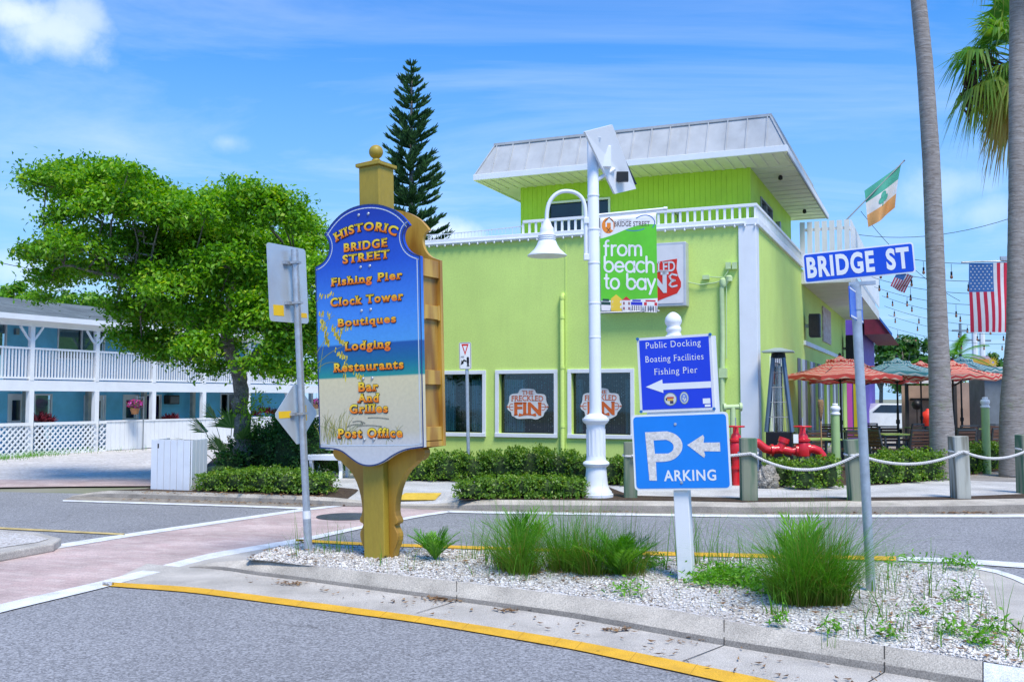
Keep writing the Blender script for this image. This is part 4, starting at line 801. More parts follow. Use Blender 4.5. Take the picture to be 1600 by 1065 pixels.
# ================================================================ BIG WOODEN DIRECTORY SIGN
OLIVE = pbr('olive_paint', (.36, .26, .03), .5, .12, 3, bump=.10, bscale=25, fine=.06, fscale=40, streak=.25, dirt=(.20, .13, .03), stretch=(1, 1, .3)); PLY = wood_mat('varnished_plywood', (.60, .36, .055), (.36, .17, .022), 2, 9, .45, .2); PLYD = wood_mat('varnished_board', (.44, .25, .045), (.24, .11, .018), 2, 9, .5, .1); OCHRE = wood_mat('ochre_stained_wood', (.54, .31, .03), (.36, .19, .02), 2, 7, .5)
def beach_print():
    m, t, n, l, b = nmat('beach_print'); b.inputs['Roughness'].default_value = .35
    a = n.new('ShaderNodeTexCoord'); sp = n.new('ShaderNodeSeparateXYZ'); l.new(a.outputs['Object'], sp.inputs[0]); q = n.new('ShaderNodeMapRange'); l.new(sp.outputs[2], q.inputs[0]); q.inputs[1].default_value = BZ0; q.inputs[2].default_value = BZ1
    r = n.new('ShaderNodeValToRGB'); e = r.color_ramp.elements; l.new(q.outputs[0], r.inputs[0])
    st = [(0, (.56, .58, .62)), (.09, (.60, .58, .55)), (.13, (.60, .54, .40)), (.335, (.72, .62, .37)), (.338, (.015, .28, .25)), (.40, (.006, .14, .29)), (.462, (.010, .09, .34)), (.467, (.08, .33, .72)), (.58, (.055, .25, .74)), (.78, (.014, .085, .54)), (1, (.008, .03, .33))]
    while len(e) < len(st): e.new(.5)
    for i, (p, c) in enumerate(st): e[i].position = p; e[i].color = rgb(*c)
    nz_ = n.new('ShaderNodeTexNoise'); nz_.inputs['Scale'].default_value = 30; nz_.inputs['Detail'].default_value = 6; l.new(a.outputs['Object'], nz_.inputs['Vector'])
    mr_ = n.new('ShaderNodeMapRange'); l.new(nz_.outputs[0], mr_.inputs[0]); mr_.inputs[1].default_value = .3; mr_.inputs[2].default_value = .7; mr_.inputs[3].default_value = .95; mr_.inputs[4].default_value = 1.05
    x = n.new('ShaderNodeMix'); x.data_type = 'RGBA'; x.blend_type = 'MULTIPLY'; x.inputs[0].default_value = 1; l.new(r.outputs[0], x.inputs[6]); l.new(mr_.outputs[0], x.inputs[7]); l.new(x.outputs[2], b.inputs['Base Color']); return m
DS = frame(gnd(597, 872, .15) - Vector((0, 0, .02)), -R(30), .028)
ds = thing('directory_sign', 'tall wooden directory sign with painted beach face on an olive post in the median', 'sign', DS)
YF = -.205
q = lambda x, y, yy=YF: onp(DS, x, y, yy)
c1 = lambda x, y: q(480 + x / 5.073, 310 + y / 5.073); c2 = lambda x, y: q(480 + x / 4.632, 510 + y / 4.632)
archL = [c1(65, 543), c1(110, 522), c1(150, 482), c1(174, 430), c1(180, 380), c1(168, 330), c1(137, 287)]
archT = [c1(137, 287), c1(200, 190), c1(280, 112), c1(380, 62), c1(500, 42), c1(620, 58), c1(720, 110), c1(775, 165), c1(808, 208)]
archR = [c1(808, 208), c1(775, 230), c1(757, 275), c1(755, 320), c1(773, 378), c1(818, 430), c1(895, 456)]
bot = [c2(843, 872), c2(780, 880), c2(700, 893), c2(620, 932), c2(560, 976), c2(500, 1003), c2(440, 1010), c2(380, 997), c2(320, 957), c2(260, 907), c2(205, 885), c2(92, 878)]
sm = lambda p: chaikin(p, 2, False)
OUTL = sm(archL)[:-1] + sm(archT) + sm(archR)[1:] + sm(bot)
# straighten the long edges
xl = (OUTL[0][0] + bot[-1][0]) / 2; xr = (archR[-1][0] + bot[0][0]) / 2
BZ0 = min(p[1] for p in OUTL); BZ1 = max(p[1] for p in OUTL)
BEACH = beach_print()
m = MB(); m.prism(OUTL, YF, YF + .045); pan = m.build('front_panel', BEACH, ds)
m = MB(); ins = inset(OUTL, .035); m.ribbon([p for p in ins if p[1] > bot[0][1] + .02], .010, YF - .002); m.build('pinstripe', plain('pinstripe', (.62, .68, .74), .4), pan)
m = MB(); m.ribbon([(x, z) for x, z in inset(OUTL, .004)], .014, YF - .001, True); m.build('panel_edge', plain('panel_edge_blue', (.03, .06, .18), .4), pan)
m = MB(); m.prism([(x, z) for x, z in OUTL], .128, .172); m.build('back_panel', PLY, ds)
# closing boards and blocks between the panels
zs = lambda y: q(660, y)[1]
for sg, xe_ in ((1, xr), (-1, xl)):
    m = MB(); x0 = xe_ - sg * .07; m.box(min(x0, x0 + sg * .03), max(x0, x0 + sg * .03), YF + .047, .126, zs(695), zs(402)); m.build('side_board', PLYD, ds)
    for ya, yb in ((401, 429), (474, 496), (577, 600), (667, 689)):
        m = MB(); x0 = xe_ - sg * .01; x1 = xe_ - sg * .038; m.box(min(x0, x1), max(x0, x1), YF + .047, .126, zs(yb), zs(ya)); m.build('spacer_block', PLY, ds, bevel=.004)
    m = MB(); x0 = xe_ - sg * .005; x1 = xe_ - sg * .20; m.box(min(x0, x1), max(x0, x1), YF + .047, .126, zs(698), zs(690)); m.build('bottom_board', PLY, ds)
    for yy in (YF + .05, .095):
        m = MB(); x0 = xe_ - sg * .006; x1 = xe_ - sg * .036; m.box(min(x0, x1), max(x0, x1), yy, yy + .03, zs(497), zs(473)); m.build('cleat', PLY, ds)
# post, cap and ball
zt_ = q(584, 264, 0)[1]
m = MB(); m.box(-.125, .125, -.125, .125, -.25, zt_); post = m.build('post', OLIVE, ds, bevel=.008)
m = MB(); m.prismz([(-.15, -.15), (.15, -.15), (.15, .15), (-.15, .15)], zt_, zt_ + .035)
b0 = [(-.15, -.15), (.15, -.15), (.15, .15), (-.15, .15)]; t0 = [(-.05, -.05), (.05, -.05), (.05, .05), (-.05, .05)]
m.add([(x, y, zt_ + .035) for x, y in b0] + [(x, y, zt_ + .075) for x, y in t0], [(0, 1, 5, 4), (1, 2, 6, 5), (2, 3, 7, 6), (3, 0, 4, 7), (4, 5, 6, 7)])
m.build('post_cap', OLIVE, ds, bevel=.006)
rb = .072; m = MB(); m.lathe([(.05, 0), (.045, .015), (.03, .03)] + [(rb * math.sin(a), .03 + rb * .93 - rb * math.cos(a)) for a in [math.pi * k / 12 for k in range(2, 13)]], (0, 0, zt_ + .072), 20); m.build('ball_finial', OLIVE, ds, smooth=True)
# scrolled brackets below the panel
LB = [(520, 700), (546, 700), (566, 716), (566, 880), (560, 845), (563, 822), (562, 805), (569, 795), (563, 782), (564, 768), (558, 745), (548, 738), (538, 728), (530, 726), (522, 717), (524, 708)]
SC = [(0.125, .88), (.50, .88), (.56, .86), (.57, .80), (.52, .745), (.47, .74), (.43, .70), (.34, .64), (.25, .50), (.205, .34), (.20, .22), (.235, .17), (.235, .135), (.185, .12), (.205, .08), (.235, .03), (.225, -.04), (.18, -.14), (.125, -.26)]
z1 = q(597, 700, 0)[1] - .88 + .02; z0_ = .34
for sg in (-1, 1):
    P = [(sg * x, z1 + z) for x, z in SC]; P = [P[0]] + chaikin(P[1:], 1, False); m = MB(); m.prism(P, -.05, .05); m.build('bracket', OCHRE, ds, bevel=.008)
# carriage bolts
for x, y in ((409, 133), (485, 122), (424, 545), (497, 535), (432, 890), (504, 880)):
    X, Z = c1(x, y); m = MB(); m.lathe([(.017, 0), (.015, .006), (.008, .011), (0, .012)], (X, YF - .001, Z), 10, Matrix.Rotation(R(90), 3, 'X')); m.build('bolt', GALV, pan, smooth=True)
for x, y in ((406, 377), (472, 373), (415, 817), (483, 815)):
    X, Z = c2(x, y); m = MB(); m.lathe([(.017, 0), (.015, .006), (.008, .011), (0, .012)], (X, YF - .001, Z), 10, Matrix.Rotation(R(90), 3, 'X')); m.build('bolt', GALV, pan, smooth=True)
FLAME = ramp_mat('orange_gradient_lettering', [(0, (.88, .18, .015)), (.35, (.90, .32, .02)), (.65, (.92, .56, .03)), (1, (.90, .74, .06))], .4); SHAD = plain('dark_letter_edge', (.035, .006, .006), .5)
ma, mb = MB(), MB()
def line(t, p0, p1, hh, conv, warp=None):
    (x0, z0), (x1, z1_) = conv(*p0), conv(*p1); zb = (z0 + z1_) / 2; zc = zb + 1.04 * abs(conv(p0[0], p0[1] - hh)[1] - z0)
    ma, mb = MB(), MB(); kw = dict(bold=.036, serif=.06, sthk=.13, space=1.2)
    fit_text(ma, t, x0, x1, zb, zc, YF - .006, grad=True, warp=warp, **kw)
    kw2 = dict(kw); kw2['bold'] = .054; kw2['sthk'] = .15; kw2['serif'] = .075
    for (dx, dz, yy) in ((.005, -.006, .004), (-.002, .002, .003)):
        w2 = None if warp is None else (lambda u, v_: (warp(u, v_)[0], warp(u, v_)[1]))
        fit_text(mb, t, x0, x1, zb, zc, YF - yy, warp=w2, dx=dx, dz=dz, ref_bold=None if warp else .054, **kw2)
    lt = ma.build('lettering', FLAME, pan); mb.build('letter_edge', SHAD, lt)
xa, za = c1(228, 345); xb, zb_ = c1(705, 300); xm, zm = c1(497, 250); hh = c1(497, 190)[1] - zm
def arch(u, v_):
    A, B = Vector((xa, za)), Vector((xb, zb_)); C_ = Vector(((xa + xb) / 2, 2 * zm - (za + zb_) / 2)); p = A * (1 - u) ** 2 + C_ * 2 * u * (1 - u) + B * u * u; d = (C_ - A) * 2 * (1 - u) + (B - C_) * 2 * u; d.normalize(); n_ = Vector((-d.y, d.x)); p = p + n_ * v_ * hh * (1.0 + .15 * abs(2 * u - 1)); return p.x, p.y
line('HISTORIC', (228, 345), (705, 300), 60, c1, arch)
line('BRIDGE', (293, 418), (638, 385), 60, c1); line('STREET', (283, 512), (655, 475), 60, c1)
line('Fishing Pier', (190, 690), (758, 640), 58, c1); line('Clock Tower', (186, 853), (765, 805), 60, c1); line('Boutiques', (246, 1015), (706, 978), 55, c1)
line('Lodging', (272, 168), (606, 157), 57, c2); line('Restaurants', (192, 324), (700, 304), 56, c2); line('Bar', (373, 468), (518, 462), 60, c2); line('And', (364, 548), (524, 543), 56, c2); line('Grilles', (308, 625), (586, 618), 56, c2); line('Post Office', (222, 804), (692, 798), 60, c2)
# printed sea oats and beach grass
OATS = ramp_mat('printed_sea_oats', [(0, (.20, .18, .10)), (.3, (.22, .30, .10)), (.6, (.45, .40, .06)), (.8, (.72, .55, .03)), (1, (.82, .68, .10))], .4)
m = MB(); mm = MB()
def blade(mb_, pts, w0, yy=-.0015):
    P = [c2(*p) for p in pts]; P = chaikin(P, 2, False)
    for i in range(len(P) - 1): mb_.ribbon(P[i:i + 2], max(.002, w0 * (1 - .7 * i / len(P))), YF + yy)
for _ in range(70):
    x0 = rng.uniform(95, 330) if rng.random() < .85 else rng.uniform(500, 680); y0 = rng.uniform(780, 860); h_ = rng.uniform(60, 210) * (1 if x0 < 330 else .5); ln = rng.normal(15, 50); mm.gv = rng.uniform(.02, .7)
    blade(mm, [(x0, y0), (x0 + ln * .2, y0 - h_ * .6), (x0 + ln, y0 - h_)], .005)
for (x0, y0), (x1, y1), k in (((75, 265), (330, 120), 1), ((70, 190), (270, -50), 1), ((75, 60), (200, -80), 1), ((80, 300), (230, 262), 0), ((90, 330), (180, -110), 1), ((70, -180), (150, -230), 1)):
    mm.gv = .45; blade(mm, [(x0, y0), ((x0 + x1) / 2 - 10, (y0 + y1) / 2 - 25), (x1, y1)], .006)

for cx, cy, a0, n_, L_ in ((215, 60, 55, 34, 75), (130, 40, 75, 44, 95), (335, 330, 40, 30, 80), (290, 10, -30, 16, 60), (110, -90, 20, 14, 60), (270, 330, 70, 12, 50), (250, 210, 35, 16, 60), (120, -225, -15, 12, 60)):
    m = MB()
    for _ in range(n_):
        f = rng.uniform(-1, 1); a = R(a0); x = cx + math.cos(a) * f * L_ + rng.normal(0, 9); y = cy + math.sin(a) * f * L_ + rng.normal(0, 9); m.gv = rng.uniform(.55, 1)
        X, Z = c2(x, y)
        if xl + .03 < X < xr - .03: m.add([(X + .010 * math.cos(t), YF - .0016, Z + .024 * math.sin(t) + .012 * math.cos(t)) for t in (0, 1.57, 3.14, 4.71)], [(0, 1, 2, 3)])
    m.build('printed_seed_head', OATS, pan)
mm.build('printed_grass', OATS, pan)
m = MB()
for pts in (((290, 725), (340, 705), (410, 712), (390, 690)), ((360, 722), (440, 712), (540, 722)), ((440, 660), (520, 658), (590, 668)), ((330, 690), (380, 680), (420, 700))): m.ribbon(chaikin([c2(*p) for p in pts], 2, False), .012, YF - .0014)
m.build('printed_shadow_marks', plain('print_grey', (.30, .28, .21), .4), pan)
# ================================================================ LEFT STREET SIGNS SEEN FROM BEHIND
LP = frame(gnd(482, 862, .15) - Vector((0, 0, .0)), R(66), 0); tl = -.058
LPM = Matrix.Translation(LP.to_translation()) @ Matrix.Rotation(tl, 4, 'Y') @ Matrix.Rotation(R(66), 4, 'Z')
sp_ = thing('sign_post', 'leaning galvanised round pole carrying a rectangular and a diamond road sign seen from behind', 'sign post', LPM)
zt_ = (at(457, 392, LPM.to_translation().y).z - .13)
m = MB(); m.tube([(0, 0, -.2), (0, 0, .28)], .041, 14); m.tube([(0, 0, .28), (0, 0, .36)], .0415, 14); m.tube([(0, 0, .36), (0, 0, zt_)], .037, 14); m.build('pole', GALV, sp_, auto=40)
m = MB(); m.tube([(0, 0, .34), (0, 0, .42)], .0425, 14); m.build('reflective_band', WHITE2, sp_, auto=40)
q = lambda x, y, yy=.075: onp(LPM, x, y, yy)
cs = [q(*p) for p in ((415, 377), (479, 391), (480, 507), (423, 500))]; x0 = (cs[0][0] + cs[3][0]) / 2; x1 = (cs[1][0] + cs[2][0]) / 2; z1 = (cs[0][1] + cs[1][1]) / 2; z0 = (cs[2][1] + cs[3][1]) / 2
m = MB(); m.prism(rrect(x0, x1, z0, z1, .04), .072, .078); pl = m.build('sign_plate', ALU, sp_)
for za in (z0 + .20, z1 - .18):
    m = MB(); m.box(-.12, .05, .045, .071, za - .018, za + .018); m.tube([(-.04, 0, za), (.04, 0, za)], .02, 6); m.box(-.05, .05, -.042, .03, za - .012, za + .012); m.build('clamp', GALV, sp_)
for xa, w_ in ((x0 + .06, .17), (x1 - .20, .17)): m = MB(); m.box(xa, xa + w_, .0695, .0715, z0 + .06, z0 + (.17 if xa < 0 else .11)); m.build('sticker', YELLOW_STK, pl)
ds_ = [q(*p) for p in ((428, 648), (465, 598), (494, 645), (464, 695))]; cx, cz = sum(p[0] for p in ds_) / 4, sum(p[1] for p in ds_) / 4; hw, hh_ = (ds_[2][0] - ds_[0][0]) / 2, (ds_[1][1] - ds_[3][1]) / 2; hd = (hw + hh_) / 2
D_ = chaikin([(cx - hw, cz), (cx, cz + hh_), (cx + hw, cz), (cx, cz - hh_)], 1); D_ = [(a * .0 + b[0], b[1]) for a, b in zip([0] * 8, [(cx - hw * .97, cz - .02), (cx - hw * .97, cz + .02), (cx - .02, cz + hh_ * .97), (cx + .02, cz + hh_ * .97), (cx + hw * .97, cz + .02), (cx + hw * .97, cz - .02), (cx + .02, cz - hh_ * .97), (cx - .02, cz - hh_ * .97)])]
m = MB(); m.prism(D_, .072, .078); pl = m.build('diamond_plate', ALU, sp_)
m = MB(); m.box(-.12, .07, .045, .071, cz - .016, cz + .016); m.box(-.05, .05, -.042, .03, cz - .012, cz + .012); m.build('clamp', GALV, sp_)
m = MB(); m.box(cx - hw + .06, cx - .10, .0695, .0715, cz - .035, cz + .035); m.build('sticker', YELLOW_STK, pl); m = MB(); m.box(cx + .10, cx + .17, .0695, .0715, cz - .075, cz + .085); m.build('sticker', YELLOW_STK, pl)
# ================================================================ PARKING / DOCKING SIGN POST
BLUE = pbr('royal_blue_sign', (.010, .045, .62), .35, .06, 2, spec=.5); PBLUE = pbr('parking_blue', (.005, .22, .75), .4, .06, 3, spec=.5); SIGNW = plain('sign_white', (.80, .80, .80), .4); RETRO = pbr('worn_reflective_white', (.72, .67, .63), .5, .10, 30, fine=.2, fscale=45)
PM = frame(gnd(1073, 905, .16), -R(21), .043)
pk = thing('parking_sign', 'white post with blue parking sign below a darker blue public docking sign', 'sign', PM)
q = lambda x, y, yy=-.085: onp(PM, x, y, yy)
ztop = q(1053, 524, 0)[1]
m = MB(); m.box(-.064, .064, -.064, .064, -.2, ztop); m.build('post', WHITE2, pk, bevel=.006)
h = (q(1053, 487, 0)[1] - ztop); m = MB(); m.lathe([(.066, -.02), (.066, .0), (.062, .015), (.055, .03), (.066, .05), (.068, .07), (.060, .09), (.056, .10), (.072, .13), (.074, .16), (.066, .195), (.045, .225), (.02, .245), (0, .25)], (0, 0, ztop), 18); [None]; m.v = [(x, y, ztop + (z - ztop) * h / .25 if z > ztop else z) for x, y, z in m.v]; m.build('acorn_finial', WHITE2, pk, smooth=True)
m = MB(); m.box(.064, .13, -.03, .03, q(1100, 700, 0)[1], q(1100, 535, 0)[1]); m.build('backing_board', WHITE2, pk)
def corners(P): c = [q(*p) for p in P]; return ((c[0][0] + c[3][0]) / 2, (c[1][0] + c[2][0]) / 2, (c[2][1] + c[3][1]) / 2, (c[0][1] + c[1][1]) / 2)
x0, x1, z0, z1 = corners(((994, 529), (1111, 520), (1117, 639), (1001, 645)))
m = MB(); m.box(x0, x1 , -.080, -.066, z0, z1); up = m.build('docking_plate', plain('sign_edge_grey', (.70, .70, .72), .4), pk); m = MB(); m.box(x0 + .055, x1 + .03, -.066, -.02, z0 - .03, z1 - .02); m.build('wooden_backing', WHITE2, pk)
e = .022; m = MB(); m.box(x0 + e, x1 - e, -.0825, -.079, z0 + e, z1 - e); m.build('blue_face', BLUE, up)
sx, sz = (x1 - x0) / 700.0, (z1 - z0) / 690.0            # crop units of the upper sign
U = lambda x, y: (x0 + (x - 88) * sx * 1.0, z1 - (y - 290 + (x - 88) * .077) * sz)
m = MB()
for t, a, b, y in (('Public Docking', 172, 693, 388), ('Boating Facilities', 168, 712, 516), ('Fishing Pier', 242, 650, 634)):
    zb = z1 - (y - 286) * sz; m = MB(); fit_text(m, t, x0 + (a - 92) * sx, x0 + (b - 92) * sx, zb, zb + 58 * sz, -.0845, -.004, .075, .035, 1.12); m.build('lettering', SIGNW, up)
ya = z1 - (742 - 286) * sz; m = MB()
zz = lambda d: ya - d * sz
P = [(x0 + 66 * sx, zz(0)), (x0 + 225 * sx, zz(-62)), (x0 + 227 * sx, zz(-24)), (x1 - e, zz(-24)), (x1 - e, zz(34)), (x0 + 229 * sx, zz(34)), (x0 + 230 * sx, zz(62))]
m.add([(x, -.0845, z) for x, z in P], [tuple(range(7))]); m.build('arrow', SIGNW, up); m = MB()
m.add([(x, -.0845, z) for x, z in ((x1 - .10, z0 + .055), (x1 - .036, z0 + .055), (x1 - .036, z0 + .10), (x1 - .10, z0 + .10))], [(0, 1, 2, 3)]); m.add([(x, -.0845, z) for x, z in ((x1 - .085, z0 + .028), (x1 - .036, z0 + .028), (x1 - .036, z0 + .048), (x1 - .085, z0 + .048))], [(0, 1, 2, 3)])
m.build('sticker', SIGNW, up)
SEAL = ramp_mat('town_seal', [(.0, (.03, .06, .05)), (.2, (.20, .28, .18)), (.4, (.62, .62, .60)), (.55, (.55, .08, .06)), (.7, (.70, .40, .06)), (.85, (.06, .05, .10)), (1, (.18, .28, .62))], .4, interp='CONSTANT')
for k, (cx_, cy_, r_, rx_) in enumerate(((398, 858, 60, 1.0), (527, 852, 58, .72))):
    X, Z = x0 + (cx_ - 105) * sx, z1 - (cy_ - 280) * sz; r_ = r_ * sz
    m = MB(); m.gv = .25; m.add([(x, -.0845, z) for x, z in disc(X, Z, r_, 24, rx_)], [tuple(range(24))]); m.gv = .45; m.add([(x, -.0855, z) for x, z in disc(X, Z, r_ * .88, 24, rx_)], [tuple(range(24))])
    if k == 0:
        for g_, a_ in ((.6, (-.6, .1, .6, .35)), (.75, (-.5, -.25, .5, .08)), (.9, (-.1, -.7, .5, -.25)), (.9, (-.8, -.2, -.55, .2))): m.gv = g_; m.add([(X + r_ * u * .9, -.0862, Z + r_ * v_) for u, v_ in ((a_[0], a_[1]), (a_[2], a_[1]), (a_[2], a_[3]), (a_[0], a_[3]))], [(0, 1, 2, 3)])
    else:
        m.gv = 1.0; m.add([(x, -.0862, z) for x, z in disc(X, Z, r_ * .72, 20, rx_)], [tuple(range(20))]); m.gv = .45
        for dx_, dz_ in ((0, .3), (-.2, -.1), (.25, -.2), (.05, -.4)): m.add([(x, -.0868, z) for x, z in disc(X + dx_ * r_ * rx_, Z + dz_ * r_, r_ * .18, 8, rx_)], [tuple(range(8))])
    m.build('seal', SEAL, up)
for a, b in ((x0 + .008, z1 - .008), (x1 - .008, z1 - .008), (x0 + .008, z0 + .008), (x1 - .008, z0 + .008)):
    m = MB(); m.lathe([(.014, 0), (.014, .006), (.005, .006), (.004, .009), (0, .009)], (a, -.081, b), 12, Matrix.Rotation(R(90), 3, 'X')); m.build('screw_cap', plain('screw_blue', (.03, .16, .42), .4), up)
x0, x1, z0, z1 = corners(((987, 649), (1138, 642), (1143.5, 763), (992, 767)))
m = MB(); m.prism(rrect(x0, x1, z0, z1, .035), -.094, -.086); lo_ = m.build('parking_plate', SIGNW, pk); m = MB(); m.prism(rrect(x0 + .017, x1 - .017, z0 + .017, z1 - .017, .03), -.0965, -.0935); m.build('blue_face', PBLUE, lo_)
W_, H_ = x1 - x0, z1 - z0; V_ = lambda u, v_: (x0 + (u - 160) / 515 * W_, z1 - (v_ - 550) / 398 * H_)
def Vq(x, y): return V_(x, y + (x - 160) * .035)      # crop units, de-tilted
m = MB()
o_ = [(232, 640), (350, 634), (390, 645), (418, 668), (432, 700), (425, 735), (402, 765), (370, 785), (330, 793), (283, 795), (283, 893), (243, 893)]; o_ = [Vq(x, y) for x, y in o_]
i_ = [Vq(x, y) for x, y in ((276, 682), (345, 678), (372, 690), (384, 710), (378, 735), (352, 750), (280, 752))]
P = o_[:2] + chaikin([o_[1]] + o_[2:8] + [o_[8]], 2, False)[1:-1] + o_[8:]; I = i_[:1] + chaikin(i_[1:6], 2, False) + i_[6:]
bm = bmesh.new()
def loop(pp): vs = [bm.verts.new((x, -.0985, z)) for x, z in pp]; return [bm.edges.new((vs[i], vs[(i + 1) % len(vs)])) for i in range(len(vs))]
ed = loop(P) + loop(I); bmesh.ops.triangle_fill(bm, use_beauty=True, edges=ed); bm.verts.ensure_lookup_table(); bm.verts.index_update(); m.add([v.co[:] for v in bm.verts], [tuple(v.index for v in f.verts) for f in bm.faces]); bm.free()
A = [(455, 705), (540, 652), (546, 664), (541, 692), (626, 690), (626, 736), (541, 736), (546, 757), (540, 770)]; m.add([(*[Vq(x, y)[0]], -.0985, Vq(x, y)[1]) for x, y in A], [tuple(range(len(A)))])
m.build('symbol', RETRO, lo_); m = MB(); xa_, zb = Vq(322, 893); xb_, _ = Vq(597, 893); zc_ = Vq(322, 840)[1]; fit_text(m, 'ARKING', xa_, xb_, zb, zc_, -.0985, .022, 0, .1, 1.12); m.build('lettering', SIGNW, lo_)
for u, v_ in ((397, 597), (415, 900)): X, Z = Vq(u, v_); m = MB(); m.lathe([(.013, 0), (.012, .005), (0, .007)], (X, -.097, Z), 10, Matrix.Rotation(R(90), 3, 'X')); m.build('bolt', GALV, lo_)
# ================================================================ STREET NAME SIGN
SM = frame(gnd(1361, 925, .15), -R(19), .030)
ss = thing('street_name_sign', 'blue street name sign on a tall galvanised pole at the right end of the median', 'street sign', SM)
q = lambda x, y, yy=0: onp(SM, x, y, yy); ztop = q(1341, 446)[1]
m = MB(); m.tube([(0, 0, -.2), (0, 0, ztop)], .038, 16); m.build('pole', GALV, ss, auto=40)
m = MB(); m.tube([(0, 0, ztop - .20), (0, 0, ztop + .01)], .045, 14); m.box(-.05, .16, -.02, .02, ztop + .0, ztop + .03); m.build('bracket_cap', GALV, ss, auto=40)
tb = Matrix.Rotation(-.016, 4, 'Y')
c = [q(*p) for p in ((1254, 397), (1428, 378), (1430, 426), (1257, 443))]; x0 = (c[0][0] + c[3][0]) / 2; x1 = (c[1][0] + c[2][0]) / 2; xm_ = (x0 + x1) / 2; z1 = (c[0][1] + c[1][1]) / 2; z0 = (c[2][1] + c[3][1]) / 2
slope = math.atan2((c[1][1] - c[0][1] + c[2][1] - c[3][1]) / 2, x1 - x0); TB = Matrix.Translation((xm_, 0, (z0 + z1) / 2)) @ Matrix.Rotation(-slope, 4, 'Y'); hw, hz_ = (x1 - x0) / 2, (z1 - z0) / 2
m = MB(); m.prism(rrect(-hw, hw, -hz_, hz_, .025), -.008, .0, TB); pl = m.build('name_plate', SIGNW, ss); m = MB(); m.prism(rrect(-hw + .012, hw - .012, -hz_ + .012, hz_ - .012, .016), -.0105, -.0075, TB); m.build('blue_face', pbr('street_blue', (.004, .07, .60), .35, .05, 2, spec=.5), pl)
m = MB(); 
for t_, xa_, xb_ in (('BRIDGE', -hw + .028, hw * .29), ('ST', hw * .50, hw - .04)): m = MB(); fit_text(m, t_, xa_, xb_, -hz_ * .60, hz_ * .66, -.0125, .04, 0, .1, 1.15); m.v = [tuple(TB @ Vector(p)) for p in m.v]; m.build('lettering', SIGNW, pl)
m = MB(); T2 = Matrix.Translation((0, 0, ztop - .16)) @ Matrix.Rotation(R(83), 4, 'Z'); m.prism(rrect(-.40, .40, -.13, .12, .02), -.004, .004, T2); cp_ = m.build('cross_plate', pbr('street_blue_2', (.01, .09, .55), .35, .05, 2), ss)
m = MB(); m.prism(rrect(-.39, .39, .10, .112, .005), -.006, .006, T2); m.prism(rrect(-.39, .39, -.122, -.11, .005), -.006, .006, T2); m.build('border', SIGNW, cp_)
# ================================================================ PEDESTRIAN YIELD SIGN BY THE HEDGE
YM = frame(gnd(732.5, 748, .15), -R(14), .02)
yd = thing('yield_sign', 'small white yield here to pedestrians sign on a thin grey pole by the hedge', 'sign', YM)
q = lambda x, y, yy=-.03: onp(YM, x, y, yy); x0, z1 = q(717, 535); x1, z0 = q(736.5, 576.5); 
m = MB(); m.tube([(0, 0, -.1), (0, 0, z1 - .05)], .035, 10); m.build('pole', GALV, yd, auto=40)
x0, x1 = -(x1 - x0) / 2 - .02, (x1 - x0) / 2 - .02
m = MB(); m.prism(rrect(x0, x1, z0, z1, .03), -.042, -.036); pl = m.build('sign_plate', SIGNW, yd); W_, H_ = x1 - x0, z1 - z0; u_ = lambda a, b: (x0 + W_ * a, z0 + H_ * b)
m = MB(); m.ribbon(rrect(x0 + .012, x1 - .012, z0 + .012, z1 - .012, .02), .008, -.0435, True); m.build('border', BLACK, pl)
m = MB(); T_ = [u_(.2, .94), u_(.80, .94), u_(.5, .52)]; m.add([(x, -.0435, z) for x, z in T_], [(0, 1, 2)]); m.build('yield_triangle', REDP, pl); m = MB(); T_ = [u_(.34, .87), u_(.66, .87), u_(.5, .63)]; m.add([(x, -.0445, z) for x, z in T_], [(0, 1, 2)]); m.build('triangle_centre', SIGNW, pl)
m = MB(); m.ribbon([u_(.55, .30), u_(.40, .34), u_(.25, .24)], .03, -.0435); m.add([(x, -.0435, z) for x, z in (u_(.12, .16), u_(.20, .36), u_(.38, .22))], [(0, 1, 2)])
for a, b in ((.72, .42),): m.add([(x, -.0435, z) for x, z in disc(*u_(a, b), .022, 10)], [tuple(range(10))])
m.ribbon([u_(.72, .40), u_(.72, .24)], .05, -.0435); m.ribbon([u_(.72, .26), u_(.66, .10)], .022, -.0436); m.ribbon([u_(.72, .26), u_(.80, .10)], .022, -.0437); m.ribbon([u_(.72, .36), u_(.62, .28)], .018, -.0438); m.build('symbol', BLACK, pl)
fit = MB(); a, b = u_(.14, .43); c_, d = u_(.42, .49); fit_text(fit, 'HERE', a, c_, b, d, -.0435, .01); fit.build('lettering', BLACK, pl)
